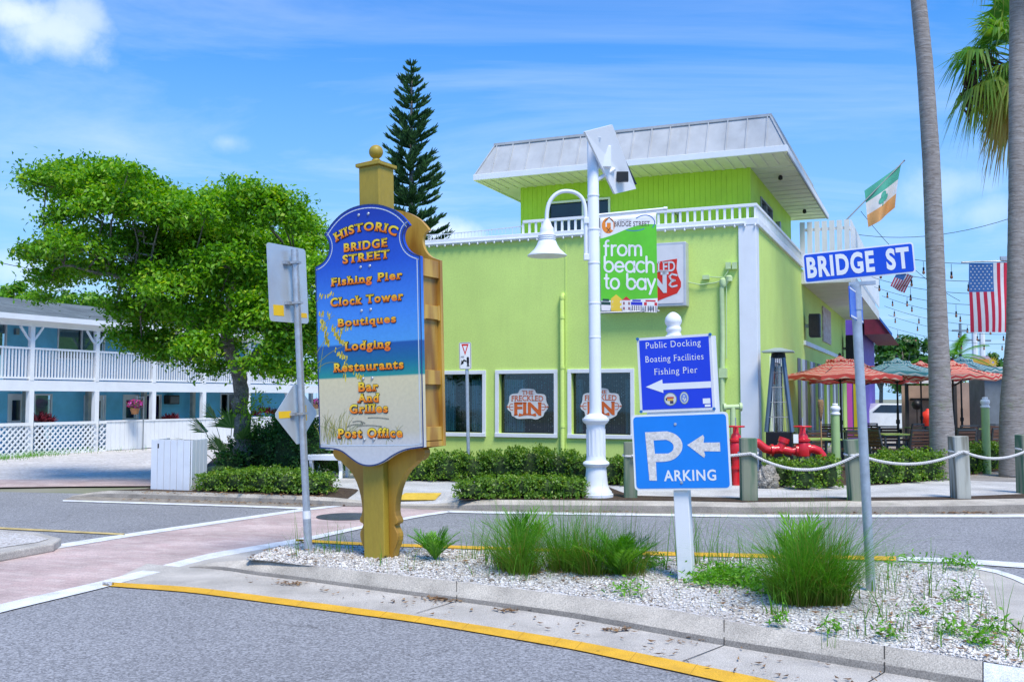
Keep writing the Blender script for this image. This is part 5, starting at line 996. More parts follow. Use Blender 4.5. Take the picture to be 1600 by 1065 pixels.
# ================================================================ STREET LAMP WITH SOLAR PANEL AND BANNER
LM = frame(gnd(932, 776, .15), 0, .006)
la = thing('street_lamp', 'white street lamp with bell shade, solar panel and a green banner on its pole', 'street lamp', LM)
q = lambda x, y, yy=0: onp(LM, x, y, yy)
LPAINT = pbr('lamp_white_paint', (.76, .79, .84), .4, .04, 3, streak=.08, dirt=(.4, .35, .28))
zq = lambda y: q(930, y)[1]
def lamp_pole(par, zt_):
    m = MB(); m.lathe([(.27, -.02), (.27, .05), (.25, .055), (.245, .09), (.21, .13), (.185, .2), (.175, .30), (.165, .42), (.16, .47), (.20, .50), (.215, .53), (.20, .56), (.165, .58), (.155, .62), (.15, .70), (.145, 1.08), (.15, 1.12), (.155, 1.15), (.19, 1.18), (.215, 1.215), (.215, 1.25), (.19, 1.255), (.17, 1.29), (.125, 1.31), (.100, 1.33), (.097, 1.4)], (0, 0, 0), 24); b_ = m.build('base', LPAINT, par, auto=35)
    m = MB(); m.lathe([(.097, 1.4), (.090, zt_ - .01), (.085, zt_), (0, zt_ + .005)], (0, 0, 0), 20)
    for z in (2.55, 3.1, 3.75, 4.3, 4.85):
        if z < zt_ - .2: m.lathe([(.094, z - .02), (.099, z - .012), (.099, z + .012), (.094, z + .02)], (0, 0, 0), 20)
    m.build('pole', LPAINT, par, auto=35)
    for z in (.85, 1.0):
        pass
ztop = zq(206); lamp_pole(la, ztop)
m = MB()
for k in range(14):                            # flutes of the base shaft
    a = 2 * math.pi * k / 14; m.box(-.012, .012, -.004, .006, .66, 1.08, Matrix.Rotation(a, 4, 'Z') @ Matrix.Translation((0, -.150, 0)))
m.build('base_flutes', LPAINT, la)
m = MB()
for z in (1.22, .52):
    pass
def arc(px): return [(q(x, y)[0], 0, q(x, y)[1]) for x, y in px]
ax = q(915, 380)[0]
m = MB(); P = arc([(915.5, 405), (915.5, 380), (915.5, 350), (915, 326), (911, 311), (902, 302), (890, 298.5), (877, 299), (866, 305), (858, 316), (854.5, 330), (854, 345)]); m.tube([(x, 0, z) for x, z in chaikin([(p[0], p[2]) for p in P], 2, False)], .033, 12); m.build('gooseneck_arm', LPAINT, la, auto=50)
for y in (345, 402): m = MB(); x_, z_ = q(915.5, y); m.box(x_ - .035, -.07, -.05, .05, z_ - .05, z_ + .05); m.build('arm_clamp', LPAINT, la, bevel=.008)
cx_, zb = q(855, 400); zt2 = q(855, 341)[1]; hb = zt2 - zb; r_ = (q(886.5, 397)[0] - q(825, 397)[0]) / 2
m = MB(); m.lathe([(r_, 0), (r_ * 1.0, .012), (r_ * .86, .05), (r_ * .66, .11), (r_ * .53, .18), (r_ * .46, .24), (r_ * .42, .255), (r_ * .47, .27), (r_ * .42, .285), (r_ * .47, .30), (r_ * .42, .315), (r_ * .47, .33), (r_ * .40, .35), (r_ * .36, .40), (r_ * .34, .46), (r_ * .26, .49), (r_ * .2, .55), (.02, hb)], (cx_, 0, zb), 28); m.lathe([(r_ * .97, .008), (r_ * .6, .11), (r_ * .45, .2), (0, .21)], (cx_, 0, zb), 28); sh_ = m.build('bell_shade', LPAINT, la, auto=50)
m = MB(); m.lathe([(0, 0.04), (.10, .05), (.13, .09), (.10, .14), (0, .15)], (cx_, 0, zb), 16); m.build('lamp_lens', plain('lens', (.5, .5, .48), .2), sh_, smooth=True)
# solar panel: tilted plate over the pole top
def pz(x, y, d): p = LM.inverted() @ at(x, y, d); return p
A, B, C_, D = pz(914, 206, 15.6), pz(957, 195, 15.95), pz(994, 295, 16.65), pz(961, 303, 16.3)
n_ = (B - A).cross(D - A).normalized(); n_ = n_ if n_.z > 0 else -n_
m = MB(); m.add([A, B, C_, D] + [p + n_ * .045 for p in (A, B, C_, D)], [(0, 3, 2, 1), (4, 5, 6, 7), (0, 1, 5, 4), (1, 2, 6, 5), (2, 3, 7, 6), (3, 0, 4, 7)]); so = m.build('solar_panel', WHITE2, la)
k_ = lambda u, v_, d: A + (B - A) * u + (D - A) * v_ + n_ * d
m = MB(); m.add([k_(u, v_, .048) for u, v_ in ((.04, .03), (.96, .03), (.96, .97), (.04, .97))], [(0, 1, 2, 3)]); m.build('cells', plain('solar_cells', (.012, .02, .06), .15), so)
m = MB(); p = k_(.45, .80, -.02); m.box(p.x - .09, p.x + .10, p.y - .06, p.y + .02, p.z - .06, p.z + .10); m.build('junction_box', BLACK, so)
x_, z_ = q(945, 240); x2, z2 = q(958, 262); m = MB(); m.box(.10, .29, -.10, .08, zq(263), zq(230)); m.build('battery_box', LPAINT, la, bevel=.01)
m = MB(); p = k_(.4, .62, 0); m.tube([(.05, 0, zq(282)), (p.x, p.y, p.z - .02)], .03, 8); m.build('panel_brace', LPAINT, la); m = MB(); m.tube([(.0, 0, ztop - .05), k_(.35, .15, 0)], .03, 8); m.build('panel_brace', LPAINT, la)
m = MB(); m.tube([(.12, -.02, zq(222)), (.16, -.04, zq(216)), (.20, -.04, zq(219)), (.22, -.03, zq(212)), (.16, -.02, zq(226)), (.17, -.02, zq(232))], .014, 6); m.build('cable', BLACK, la)
# banner
BX0, BZT = q(937.5, 339); BX1, BZB = q(1027.5, 487)
m = MB(); tl_ = .10
bt = lambda x: BZT + (x - BX0) * .095; bb = lambda x: BZB + (x - BX0) * .03
m.tube([(.06, 0, bt(BX0) + .03), (BX1 + .15, 0, bt(BX1 + .15) + .03)], .022, 10); m.lathe([(.03, -.03), (.03, .03)], (BX1 + .15, 0, bt(BX1 + .15) + .03), 8, Matrix.Rotation(R(90), 3, 'Y')); m.build('banner_rod', LPAINT, la, auto=50)
m = MB(); m.tube([(.06, 0, bb(BX0) - .012), (BX1 + .03, 0, bb(BX1) - .012)], .015, 8); m.build('banner_lower_rod', STEEL, la, auto=50)
GREEN = pbr('banner_green', (.10, .50, .025), .6, .10, 4); BW_ = plain('banner_white', (.72, .73, .76), .6)
def uv(u, v_): x = BX0 + (BX1 - BX0) * u; return x, bt(x) * (1 - v_) + bb(x) * v_
def bc(x, y): return uv((x - 220) / 537.0, (y - 135 + (x - 220) * .07) / 865.0)    # from the enlarged view
wv_ = lambda x: .022 * math.sin((x - BX0) / (BX1 - BX0) * 5.2)
m = MB(); nx, nz_ = 16, 18; m.add([(uv(i / nx, j / nz_)[0], wv_(uv(i / nx, 0)[0]) * (j / nz_), uv(i / nx, j / nz_)[1]) for j in range(nz_ + 1) for i in range(nx + 1)], [(j * (nx + 1) + i, (j + 1) * (nx + 1) + i, (j + 1) * (nx + 1) + i + 1, j * (nx + 1) + i + 1) for j in range(nz_) for i in range(nx)]); ban = m.build('banner', BW_, la, smooth=True, solid=.003)
def drape(m_, off):                            # follow the cloth, both faces
    out = []
    for x, y, z in m_.v: v_ = (bt(x) - z) / (bt(x) - bb(x)); out.append((x, wv_(x) * v_ - off, z))
    m_.v = out
m = MB(); n = 24
top = [(i / n, .187 + .042 * math.cos(math.pi * 1.25 * i / n + .2) - .03 * i / n) for i in range(n + 1)]
for j in range(10):
    for i in range(n):
        f0, f1 = j / 10, (j + 1) / 10; P = []
        for k, f in ((i, f0), (i, f1), (i + 1, f1), (i + 1, f0)): v_ = top[k][1] * (1 - f) + .88 * f; X, Z = uv(top[k][0], v_); P.append((X, 0, Z))
        m.add(P, [(0, 1, 2, 3)])
drape(m, .0028); m.build('green_field', GREEN, ban)
# rounded letters drawn as strokes (units: x-height 1)
def circ(cx, cy=.5, r=.5, a0=0, a1=360, n=22): return [(cx + r * math.cos(R(a0 + (a1 - a0) * i / n)), cy + r * math.sin(R(a0 + (a1 - a0) * i / n))) for i in range(n + 1)]
GL = {'f': (.55, [[(.18, 0), (.18, 1.2)] + circ(.45, 1.2, .27, 180, 80, 8)[1:], [(-.02, .95), (.48, .95)]]), 'r': (.55, [[(.08, 0), (.08, 1)], circ(.48, .58, .40, 180, 80, 10)]), 'o': (1.0, [circ(.5)]), 'm': (1.5, [[(.08, 0), (.08, 1)], circ(.42, .62, .34, 180, 0, 12) + [(.76, 0)], circ(1.10, .62, .34, 180, 0, 12) + [(1.44, 0)]]),
      'b': (1.0, [[(.03, 1.5), (.03, .5)], circ(.5)]), 'e': (1.0, [[(.03, .5), (.97, .5)] + circ(.5, .5, .48, 0, 318, 20)[1:]]), 'a': (1.02, [circ(.5), [(.98, 1), (.98, 0)]]), 'c': (.85, [circ(.5, .5, .5, 48, 312)]), 'h': (.92, [[(.05, 1.5), (.05, 0)], circ(.46, .58, .40, 180, 0, 14) + [(.86, 0)]]),
      't': (.5, [[(.22, 1.4), (.22, .25)] + circ(.44, .25, .22, 180, 280, 6)[1:], [(.0, 1.0), (.46, 1.0)]]), 'y': (.85, [[(.0, 1), (.44, .05)], [(.88, 1), (.22, -.45)]]), ' ': (.5, [])}
def strokes(mb_, t, x0, x1, ybase, xh):
    wtot = sum(GL[c][0] + .24 for c in t) - .24; k = (x1 - x0) / wtot; X = x0
    for c in t:
        for path in GL[c][1]:
            P = [bc(X + px_ * k, ybase - py_ * xh) for px_, py_ in path]; mb_.ribbon(P, .034, 0)
            for p in (P[0], P[-1]): mb_.add([(p[0] + .017 * math.cos(a), 0, p[1] + .017 * math.sin(a)) for a in [i * .785 for i in range(8)]], [tuple(range(8))])
        X += (GL[c][0] + .24) * k
m = MB(); sl_ = lambda y: y

for t_, xb_, yb_ in (('from', 612, 485), ('beach', 728, 632), ('to bay', 733, 784)): m = MB(); strokes(m, t_, 258, xb_, yb_, 90); drape(m, .0042); m.build('lettering', BW_, ban)
m = MB(); a = bc(355, 225); b = bc(695, 225); c_ = bc(355, 182)
fit_text(m, 'BRIDGE STREET', a[0], b[0], 0, .085, 0, .012, .05, .05, 1.05, lambda u, v_: (a[0] + (b[0] - a[0]) * u, a[1] + (b[1] - a[1]) * u + v_ * (c_[1] - a[1]))); m.build('logo_name', plain('logo_maroon', (.10, .06, .06), .5), ban)
m.v = m.v; o = bpy.data.objects[m and 'logo_name']; 
for v in o.data.vertices: x, y, z = v.co; t_ = (bt(x) - z) / (bt(x) - bb(x)); v.co.y = wv_(x) * t_ - .0032
m = MB(); a2 = bc(392, 180); b2 = bc(520, 180); c2_ = bc(392, 160); fit_text(m, 'HISTORIC', a2[0], b2[0], a2[1], c2_[1], 0, 0); drape(m, .0032); m.build('logo_small_name', plain('logo_grey', (.35, .30, .32), .5), ban)
m = MB(); m.add([(x, 0, z) for x, z in [bc(298 + 62 * math.cos(t), 215 + 72 * math.sin(t)) for t in [i * .2618 for i in range(24)]]], [tuple(range(24))]); drape(m, .0030); m.build('logo_sun', plain('logo_orange', (.72, .22, .02), .5), ban)
m = MB(); m.add([(x, 0, z) for x, z in [bc(*p) for p in ((272, 175), (306, 138), (346, 178), (348, 262), (322, 250), (322, 190), (284, 190), (284, 225), (272, 230))]], [tuple(range(9))]); drape(m, .0036); m.build('logo_tower', BW_, ban)
m = MB(); m.ribbon([bc(*p) for p in ((268, 180), (306, 142), (346, 182))], .014, 0); m.ribbon([bc(*p) for p in ((282, 235), (318, 278))], .010, 0); m.ribbon([bc(*p) for p in ((318, 235), (282, 278))], .010, 0); drape(m, .0042); m.build('logo_roof', plain('logo_brown', (.08, .04, .03), .5), ban)
m = MB(); m.ribbon(chaikin([bc(*p) for p in ((565, 155), (620, 128), (690, 130), (735, 165), (745, 205), (720, 240))], 2, False), .014, 0); m.ribbon(chaikin([bc(*p) for p in ((470, 258), (540, 268), (600, 262), (640, 248))], 2, False), .014, 0); drape(m, .0032); m.build('logo_wave', plain('logo_blue', (.05, .16, .45), .5), ban)
HCOL = ramp_mat('printed_house', [(0, (.02, .06, .05)), (.12, (.02, .06, .05)), (.2, (.72, .50, .05)), (.35, (.55, .03, .04)), (.5, (.03, .04, .45)), (.65, (.70, .66, .66)), (.8, (.25, .05, .06)), (.95, (.05, .04, .05))], .5, interp='CONSTANT')
m = MB()
def rc(x0, x1, y0, y1, g_):
    m.gv = g_; m.add([(x, 0, z) for x, z in (bc(x0, y1), bc(x1, y1), bc(x1, y0), bc(x0, y0))], [(0, 1, 2, 3)])
for x0, x1, c_, tp in ((222, 312, .05, 905), (505, 612, .55, 898), (628, 752, .36, 898)):
    rc(x0 + 14, x1 - 14, 878, tp - 6, c_); rc(x0, x1, tp, tp + 28, c_); rc(x0 + 4, x1 - 4, tp + 28, 985, .7)
    for i in range(5): X = x0 + 10 + (x1 - x0 - 26) * i / 4; rc(X, X + 7, tp + 32, 980, .97)
rc(316, 418, 875, 985, .25); rc(425, 500, 880, 985, .7); rc(452, 470, 890, 985, .36)
for g_, tri in ((.25, ((312, 878), (366, 835), (422, 878))), (.36, ((420, 885), (462, 850), (505, 885)))): m.gv = g_; m.add([(bc(*p)[0], 0, bc(*p)[1]) for p in tri], [(0, 1, 2)])
zoff = len(m.v)
drape(m, .0038); m2 = MB(); m, m2 = m2, m
for X in (332, 352, 385, 402):
    for Y in (890, 935): rc(X, X + 14, Y, Y + 22, .7)
for X in (432, 480): rc(X, X + 14, 900, 925, .85); rc(X, X + 14, 945, 970, .85)
drape(m, .0052); m2.add(m.v, m.f, m.g); m2.build('printed_houses', HCOL, ban)
# ================================================================ ROPE FENCE
POSTG = wood_mat('weathered_green_post', (.05, .14, .075), (.22, .24, .17), 2, 9, .85); POSTB = wood_mat('weathered_grey_post', (.16, .15, .11), (.40, .41, .37), 2, 9, .85)
ROPE = pbr('white_rope', (.60, .59, .57), .8, .12, 40)
posts = [(985.5, 777, 690, 10, 0, POSTG), (1170, 781, 684, 13, 0, POSTG), (1339, 781, 686, 12.5, -.05, POSTG), (1501, 778, 681, 12.5, -.02, POSTB), (1603, 770, 679, 11, 0, POSTG), (1760, 760, 672, 12, 0, POSTG)]
tops = []; labs = ['weathered green rope post half hidden behind the parking sign', 'green tinted rope post beside the big blue parking sign', 'tilted split rope post directly behind the street name pole', 'pale grey rope post in front of the slim palm trunk', 'rope post at the right edge of the photo', '']
for k, (x, yb, yt, hw, tl_, mt) in enumerate(posts):
    Z = gnd(x, yb, .15); M_ = frame(Z, R(-12 + 5 * k), -tl_); r_ = hw * Z.y / FPX
    t = thing('rope_post', labs[k], 'post', M_, 'posts of the rope fence') if k < 5 else None
    h = at(x, yt, Z.y).z - .15; tops.append(M_ @ Vector((0, 0, h * .76)))
    if t:
        m = MB(); m.prismz([(r_ * a, r_ * b) for a, b in rrect(-1, 1, -1, 1, .35, 2)], -.1, h); m.build('timber', mt, t, bevel=.008)
        m = MB(); m.tube([(r_ * 1.12 * math.cos(a), r_ * 1.12 * math.sin(a), h * .76 + .012 * math.sin(a)) for a in [i * .4189 for i in range(16)]], .018, 8); m.build('rope_wrap', ROPE, t, smooth=True)
labs = ['length of white twisted rope passing behind the parking sign', 'white twisted rope sagging in front of the red standpipe', 'white twisted rope span in front of the patio hedge', 'short white rope span at the right edge of the photo', 'white rope end leaving the photo at the right edge']
for k in range(5):
    a, b = tops[k], tops[k + 1]; L_ = (b - a).length; sag = (.05, .24, .17, .13, .1)[k]
    m = MB(); n = max(24, int(L_ / .014)); fr_ = Vector((0, -.16, 0))
    for s_ in range(3):
        P = []
        for i in range(n + 1):
            f = i / n; p = a.lerp(b, f) + fr_ + Vector((0, 0, -sag * 4 * f * (1 - f))); ph = 2 * math.pi * (L_ * f / .10 + s_ / 3); P.append(p + Vector((0, math.cos(ph) * .012, math.sin(ph) * .012)))
        m.tube(P, .0135, 5, g=0)
    o = m.build('rope', ROPE, None, smooth=True); tag(o, labs[k], 'rope', 'rope spans between the posts')
# ================================================================ WASTE BOX AND BENCH
TB_ = frame(gnd(297, 768, .12), R(-2)); A = gnd(236, 766, .12); B = gnd(297, 768, .12); C_ = gnd(327, 760, .12)
bx = thing('waste_box', 'white plank waste box standing on the kerb island beside the clipped hedge', 'waste box', Matrix.Translation(B))
u1 = (A - B); u2 = (C_ - B); u2 = u2.normalized() * .80; u1.z = u2.z = 0
hgt = at(297, 687, B.y).z - .12
WBX = pbr('waste_box_white', (.72, .75, .80), .5, .06, 3, streak=.15, dirt=(.5, .47, .42))
def plankface(p0, u, n, name):
    for i in range(n):
        m = MB(); d = u / n; g_ = d * .035; nn_ = Vector((d.y, -d.x, 0)).normalized() * .022
        if nn_.dot(-(u1 + u2)) < 0: nn_ = -nn_
        a, b = p0 + d * i + g_, p0 + d * (i + 1) - g_; m.add([a, b, b + nn_, a + nn_] + [p + Vector((0, 0, hgt - rng.uniform(0, .008))) for p in (a, b, b + nn_, a + nn_)], [(0, 1, 2, 3), (7, 6, 5, 4), (0, 4, 5, 1), (1, 5, 6, 2), (2, 6, 7, 3), (3, 7, 4, 0)]); m.build(name, WBX, bx, bevel=.003)
plankface(Vector((0, 0, 0)), u1, 6, 'plank'); plankface(Vector((0, 0, 0)), u2, 4, 'plank'); plankface(u1.copy(), u2, 4, 'plank')
m = MB(); m.prismz([tuple(p)[:2] for p in (u1 * .03 + u2 * .03, u1 * .97 + u2 * .03, u1 * .97 + u2 * .97, u1 * .03 + u2 * .97)], .01, hgt - .03); m.build('inner_box', plain('box_inside', (.06, .07, .08), .9), bx)
m = MB(); m.box(u1.x * .74, u1.x * .74 + .02, -.045, -.026, hgt - .14, hgt - .06); m.build('latch', BLACK, bx)
BN = frame(gnd(497, 747, .15), R(-10)); be = thing('bench', 'white slatted park bench partly hidden behind the directory sign', 'bench', BN)
BWH = pbr('bench_white', (.78, .80, .83), .4, .05, 3)
for i in range(5): m = MB(); m.box(-.25, 1.25, -.02 + i * .1, .07 + i * .1, .43, .46); m.build('seat_slat', BWH, be, bevel=.006)
for i in range(5): m = MB(); y = .48 + i * .04; m.box(-.25, 1.25, y, y + .025, .53 + i * .085, .60 + i * .085); m.build('back_slat', BWH, be, bevel=.006)
for x in (-.15, .45, 1.1):
    m = MB(); m.prism([(x2_, z) for x2_, z in ((-.06, 0), (.02, 0), (.06, .15), (.02, .3), (.03, .43), (-.10, .43), (-.08, .3), (-.02, .15))], -.03, .03, Matrix.Translation((x, .05, 0)) @ Matrix.Rotation(R(90), 4, 'Z') @ Matrix.Translation((0, 0, 0))); m.build('leg', BWH, be, bevel=.006)
    m = MB(); m.prism([(-.05, 0), (.06, 0), (.02, .43), (.14, .98), (.08, .99), (-.06, .43)], -.03, .03, Matrix.Translation((x, .44, 0)) @ Matrix.Rotation(R(90), 4, 'Z')); m.build('back_leg', BWH, be, bevel=.006)
m = MB(); m.box(-.25, 1.25, -.045, -.022, .36, .45); m.build('apron', BWH, be)
# ================================================================ VEGETATION
def unit(a): return a / (np.linalg.norm(a, axis=-1, keepdims=True) + 1e-9)
def leaves_np(C, D, Nn, l, wd, fold=.25):
    C, D, Nn = map(np.asarray, (C, D, Nn)); D = unit(D); Sd = unit(np.cross(D, Nn)); Nn = np.cross(Sd, D); l = np.asarray(l)[:, None]; wd = np.asarray(wd)[:, None]
    V = np.stack([C - D * l * .5, C + Sd * wd * .5 + Nn * wd * fold - D * l * .05, C + D * l * .5, C - Sd * wd * .5 + Nn * wd * fold - D * l * .05], 1); return V
def leaf_obj(name, V, mat, parent=None, g=None):
    n = len(V); F = np.arange(n * 4).reshape(n, 4)
    return np_mesh(name, mat, V.reshape(-1, 3), F, parent, np.repeat(g, 4) if g is not None else None)
def rdir(n): return unit(rng.normal(size=(n, 3)))
LEAF = ramp_mat('tree_leaf', [(0, (.05, .165, .01)), (.45, (.125, .33, .014)), (.8, (.22, .46, .02)), (1, (.40, .54, .05))], .45, transl=.38, spec=.4)
HEDGE = ramp_mat('hedge_leaf', [(0, (.06, .12, .015)), (.5, (.13, .27, .025)), (.85, (.26, .40, .04)), (1, (.40, .48, .08))], .4, transl=.35, spec=.45)
SHRUB = ramp_mat('shrub_leaf', [(0, (.025, .085, .02)), (.6, (.065, .18, .03)), (1, (.13, .28, .05))], .4, transl=.35, spec=.45)
GRASSM = ramp_mat('grass_blade', [(0, (.30, .22, .06)), (.12, (.14, .20, .02)), (.5, (.085, .26, .015)), (1, (.15, .37, .03))], .5, transl=.35)
COONT = ramp_mat('coontie_leaf', [(0, (.06, .18, .012)), (.6, (.11, .33, .015)), (1, (.2, .45, .02))], .4, transl=.3, spec=.45)
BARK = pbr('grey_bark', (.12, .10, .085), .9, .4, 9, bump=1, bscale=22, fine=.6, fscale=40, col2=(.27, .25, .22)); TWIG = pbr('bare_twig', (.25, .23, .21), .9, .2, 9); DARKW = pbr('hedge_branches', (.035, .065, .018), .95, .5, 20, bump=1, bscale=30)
# ---------------- the big street tree
TBASE = gnd(381, 742, .14)
tree = thing('street_tree', 'broad leaning green street tree behind the clipped hedge on the left', 'tree', TBASE)
w2l = lambda p: p - TBASE
CL = [(72, 292, 34), (100, 283, 40), (140, 278, 40), (182, 288, 42), (222, 304, 40), (262, 318, 34), (118, 312, 40), (165, 330, 44), (205, 335, 46), (250, 345, 50), (92, 342, 24), (62, 402, 28), (88, 392, 36), (128, 392, 40), (110, 425, 36), (78, 440, 26), (150, 430, 34), (74, 466, 14), (160, 370, 34),
      (205, 385, 44), (250, 400, 55), (285, 350, 36), (320, 342, 40), (352, 318, 38), (385, 312, 34), (405, 335, 44), (440, 345, 42), (470, 358, 34), (490, 385, 34), (500, 420, 30), (345, 370, 48), (300, 400, 55), (390, 390, 55), (440, 405, 52), (480, 440, 42), (230, 450, 50), (280, 455, 58), (330, 450, 58), (380, 450, 55), (430, 460, 55), (480, 490, 44), (205, 490, 36), (250, 500, 45), (195, 530, 26), (222, 545, 22), (300, 505, 48), (350, 505, 50), (400, 510, 44), (450, 515, 46), (495, 530, 36), (265, 535, 28), (310, 545, 30), (350, 545, 26), (440, 548, 26), (475, 555, 30), (505, 565, 20), (340, 578, 24), (400, 572, 20), (430, 578, 26), (465, 588, 24), (300, 562, 22), (250, 556, 18), (200, 272, 16), (430, 312, 18), (300, 370, 40), (360, 420, 50), (410, 480, 46), (240, 420, 40)]
sub = []; clc = []
for x, y, r in CL:
    ext = r * 20 / FPX; d = rng.normal(0, 1.0) if y < 330 else rng.uniform(-1.7, 1.5); c = at(x, y, TBASE.y + d); clc.append((c, ext))
    n = int(46 * (r / 40) ** 2) + 5
    if 140 < x < 230 and 330 < y < 400: n = int(n * .45)
    dd = rdir(n); dd[:, 2] = np.where(dd[:, 2] < -.3, -dd[:, 2] * .6, dd[:, 2]); rr = rng.uniform(.5, 1.08, n) ** .6; rr = np.where(rng.random(n) < .10, rng.uniform(1.15, 1.4, n), rr)
    for k in range(n): sub.append((np.array(c) + dd[k] * rr[k] * ext * np.array([1, 1.15, .85]), dd[k]))
V, g = [], []
for c, od in sub:
    n = rng.integers(26, 44); s_ = rng.uniform(.10, .19); P = c + rng.normal(0, s_, (n, 3)) * np.array([1, 1, .55]); D = rdir(n) + od * .5 + np.array([0, 0, -.25]); Nn = np.array([0, 0, 1.]) + rng.normal(0, .45, (n, 3)) + od * .25
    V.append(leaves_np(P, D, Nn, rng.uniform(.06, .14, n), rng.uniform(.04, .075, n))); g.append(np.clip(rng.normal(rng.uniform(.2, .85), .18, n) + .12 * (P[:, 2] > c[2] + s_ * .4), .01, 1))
V = np.concatenate(V) - np.array(TBASE)[None, None]; leaf_obj('crown', V, LEAF, tree, np.concatenate(g))
m = MB(); L3 = lambda x, y, d=0: w2l(at(x, y, TBASE.y + d))
limbs = [[(381, 750, 0), (380, 690, 0), (377, 640, 0), (375, 600, 0), (372, 572, 0)], [(372, 578, 0), (360, 548, -.1), (351, 520, -.2), (335, 490, -.3), (300, 450, -.3), (250, 410, -.1), (190, 370, .1), (130, 330, .2)], [(374, 580, 0), (395, 560, .1), (415, 540, .2), (440, 500, .3), (455, 450, .4), (460, 400, .4)], [(351, 520, -.2), (355, 480, .3), (365, 430, .6), (380, 370, .7)], [(300, 450, -.3), (230, 440, -.8), (150, 425, -1), (100, 415, -1)], [(395, 560, .1), (420, 535, -.5), (470, 520, -.9)], [(250, 410, -.1), (235, 360, .5), (220, 320, .8)]]
rad = [(.24, .19, .165, .16, .17), (.13, .12, .105, .09, .08, .065, .05, .03), (.12, .11, .10, .08, .06, .03), (.08, .065, .05, .03), (.065, .05, .035, .02), (.075, .055, .03), (.05, .035, .02)]
node = []
for l_, r_ in zip(limbs, rad):
    P = [L3(*p) for p in l_]; Q, RR = [], []
    for i in range(len(P) - 1):
        for k in range(4): f = k / 4; Q.append(P[i].lerp(P[i + 1], f) + Vector(rng.normal(0, .018, 3))); RR.append((r_[i] * (1 - f) + r_[i + 1] * f) * rng.uniform(.93, 1.1))
    Q.append(P[-1]); RR.append(r_[-1]); m.tube(Q, RR, 10)
    if l_ is not limbs[0]: node += list(zip(Q, RR))
for c, e in clc:
    c = w2l(c); p, r_ = min(node, key=lambda q: (q[0] - c).length); 
    mid = p.lerp(c, .5) + Vector((rng.normal(0, .12), rng.normal(0, .12), .08)); m.tube([p, mid, c], [min(r_ * .6, .034), .02, .010], 6)
    for _ in range(5): d = Vector(rdir(1)[0]) * e * .8; d.z = abs(d.z) * .7; m.tube([c, c + d * .5 + Vector((0, 0, .03)), c + d], [.012, .009, .004], 4)
m.build('trunk', BARK, tree, smooth=True)
m = MB()
for (x0, y0), (x1, y1) in (((240, 385), (175, 330)), ((225, 372), (200, 345)), ((205, 352), (172, 345)), ((205, 410), (165, 362)), ((185, 385), (160, 390)), ((215, 400), (150, 400)), ((205, 355), (190, 325)), ((230, 400), (195, 395)), ((180, 340), (165, 320))):
    P = [L3(x0 + (x1 - x0) * i / 6 + rng.normal(0, 3), y0 + (y1 - y0) * i / 6 + rng.normal(0, 3), -1.0) for i in range(7)]; m.tube(P, [.022 * (1 - i / 8) for i in range(7)], 5)
m.build('bare_branches', TWIG, tree)
n = 260; c = np.array(L3(396, 640, -.35)); P = c + rng.normal(0, 1, (n, 3)) * np.array([.20, .14, .20]); leaf_obj('trunk_sprouts', leaves_np(P, rdir(n), np.array([0, 0, 1.]) + rng.normal(0, .5, (n, 3)), rng.uniform(.07, .12, n), rng.uniform(.03, .05, n)), LEAF, tree, rng.uniform(.75, 1, n))
# ---------------- hedges and shrubs
def hedge(name, lab, cat, lumps, mat, ls=.05, dens=1.0, group=None, wig=.18):
    """lumps: (px, base_y, top_y, half width px, depth m)"""
    base = gnd(lumps[len(lumps) // 2][0], lumps[len(lumps) // 2][1], .15); t = thing(name, lab, cat, base, group); V, g, m = [], [], MB()
    for x, yb, yt, hw, dp in lumps:
        f = gnd(x, yb, .15); s_ = f.y / FPX; h = at(x, yt, f.y + dp * .35).z - .15; c = np.array(f) + np.array([0, dp * .5, h * .45]); rx, ry, rz = hw * s_, dp * .5, h * .58
        n = int(dens * 4400 * (rx * 2 * h + rx * ry * 3) * (.05 / ls) ** 2 * .55) + 60; d = rdir(n); d[:, 2] = np.where(d[:, 2] < -.55, -d[:, 2], d[:, 2]); e = np.sign(d) * np.abs(d) ** .62; e /= np.maximum(1e-6, np.max(np.abs(e), 1, keepdims=True)) ** .35
        bump = 1 + wig * np.sin(d[:, 0:1] * 9 + x) * np.cos(d[:, 1:2] * 7 + x * .3) + wig * .6 * np.sin(d[:, 2:3] * 13 + d[:, 0:1] * 11)
        P = c + e * np.array([rx, ry, rz]) * bump * rng.uniform(.78, 1.06, (n, 1)); P[:, 2] = np.maximum(P[:, 2], .17 + rng.uniform(0, .05, n))
        V.append(leaves_np(P, rdir(n) + d * .6, d + rng.normal(0, .5, (n, 3)) + np.array([0, 0, .5]), rng.uniform(.7, 1.3, n) * ls, rng.uniform(.5, .75, n) * ls)); g.append(np.clip(rng.normal(.42, .22, n) + .28 * (rng.random(n) < .12), .01, 1))
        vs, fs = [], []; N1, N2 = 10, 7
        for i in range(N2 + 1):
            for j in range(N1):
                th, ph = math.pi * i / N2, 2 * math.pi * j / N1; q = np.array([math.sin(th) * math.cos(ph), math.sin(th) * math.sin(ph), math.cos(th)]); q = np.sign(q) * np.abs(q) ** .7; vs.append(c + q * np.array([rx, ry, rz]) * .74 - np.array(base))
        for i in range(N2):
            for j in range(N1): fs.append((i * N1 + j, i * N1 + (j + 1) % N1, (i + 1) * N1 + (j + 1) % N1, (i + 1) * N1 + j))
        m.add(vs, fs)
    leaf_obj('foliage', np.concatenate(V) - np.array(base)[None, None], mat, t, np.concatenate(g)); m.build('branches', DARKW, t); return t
HG = 'clipped hedges along the pavement'
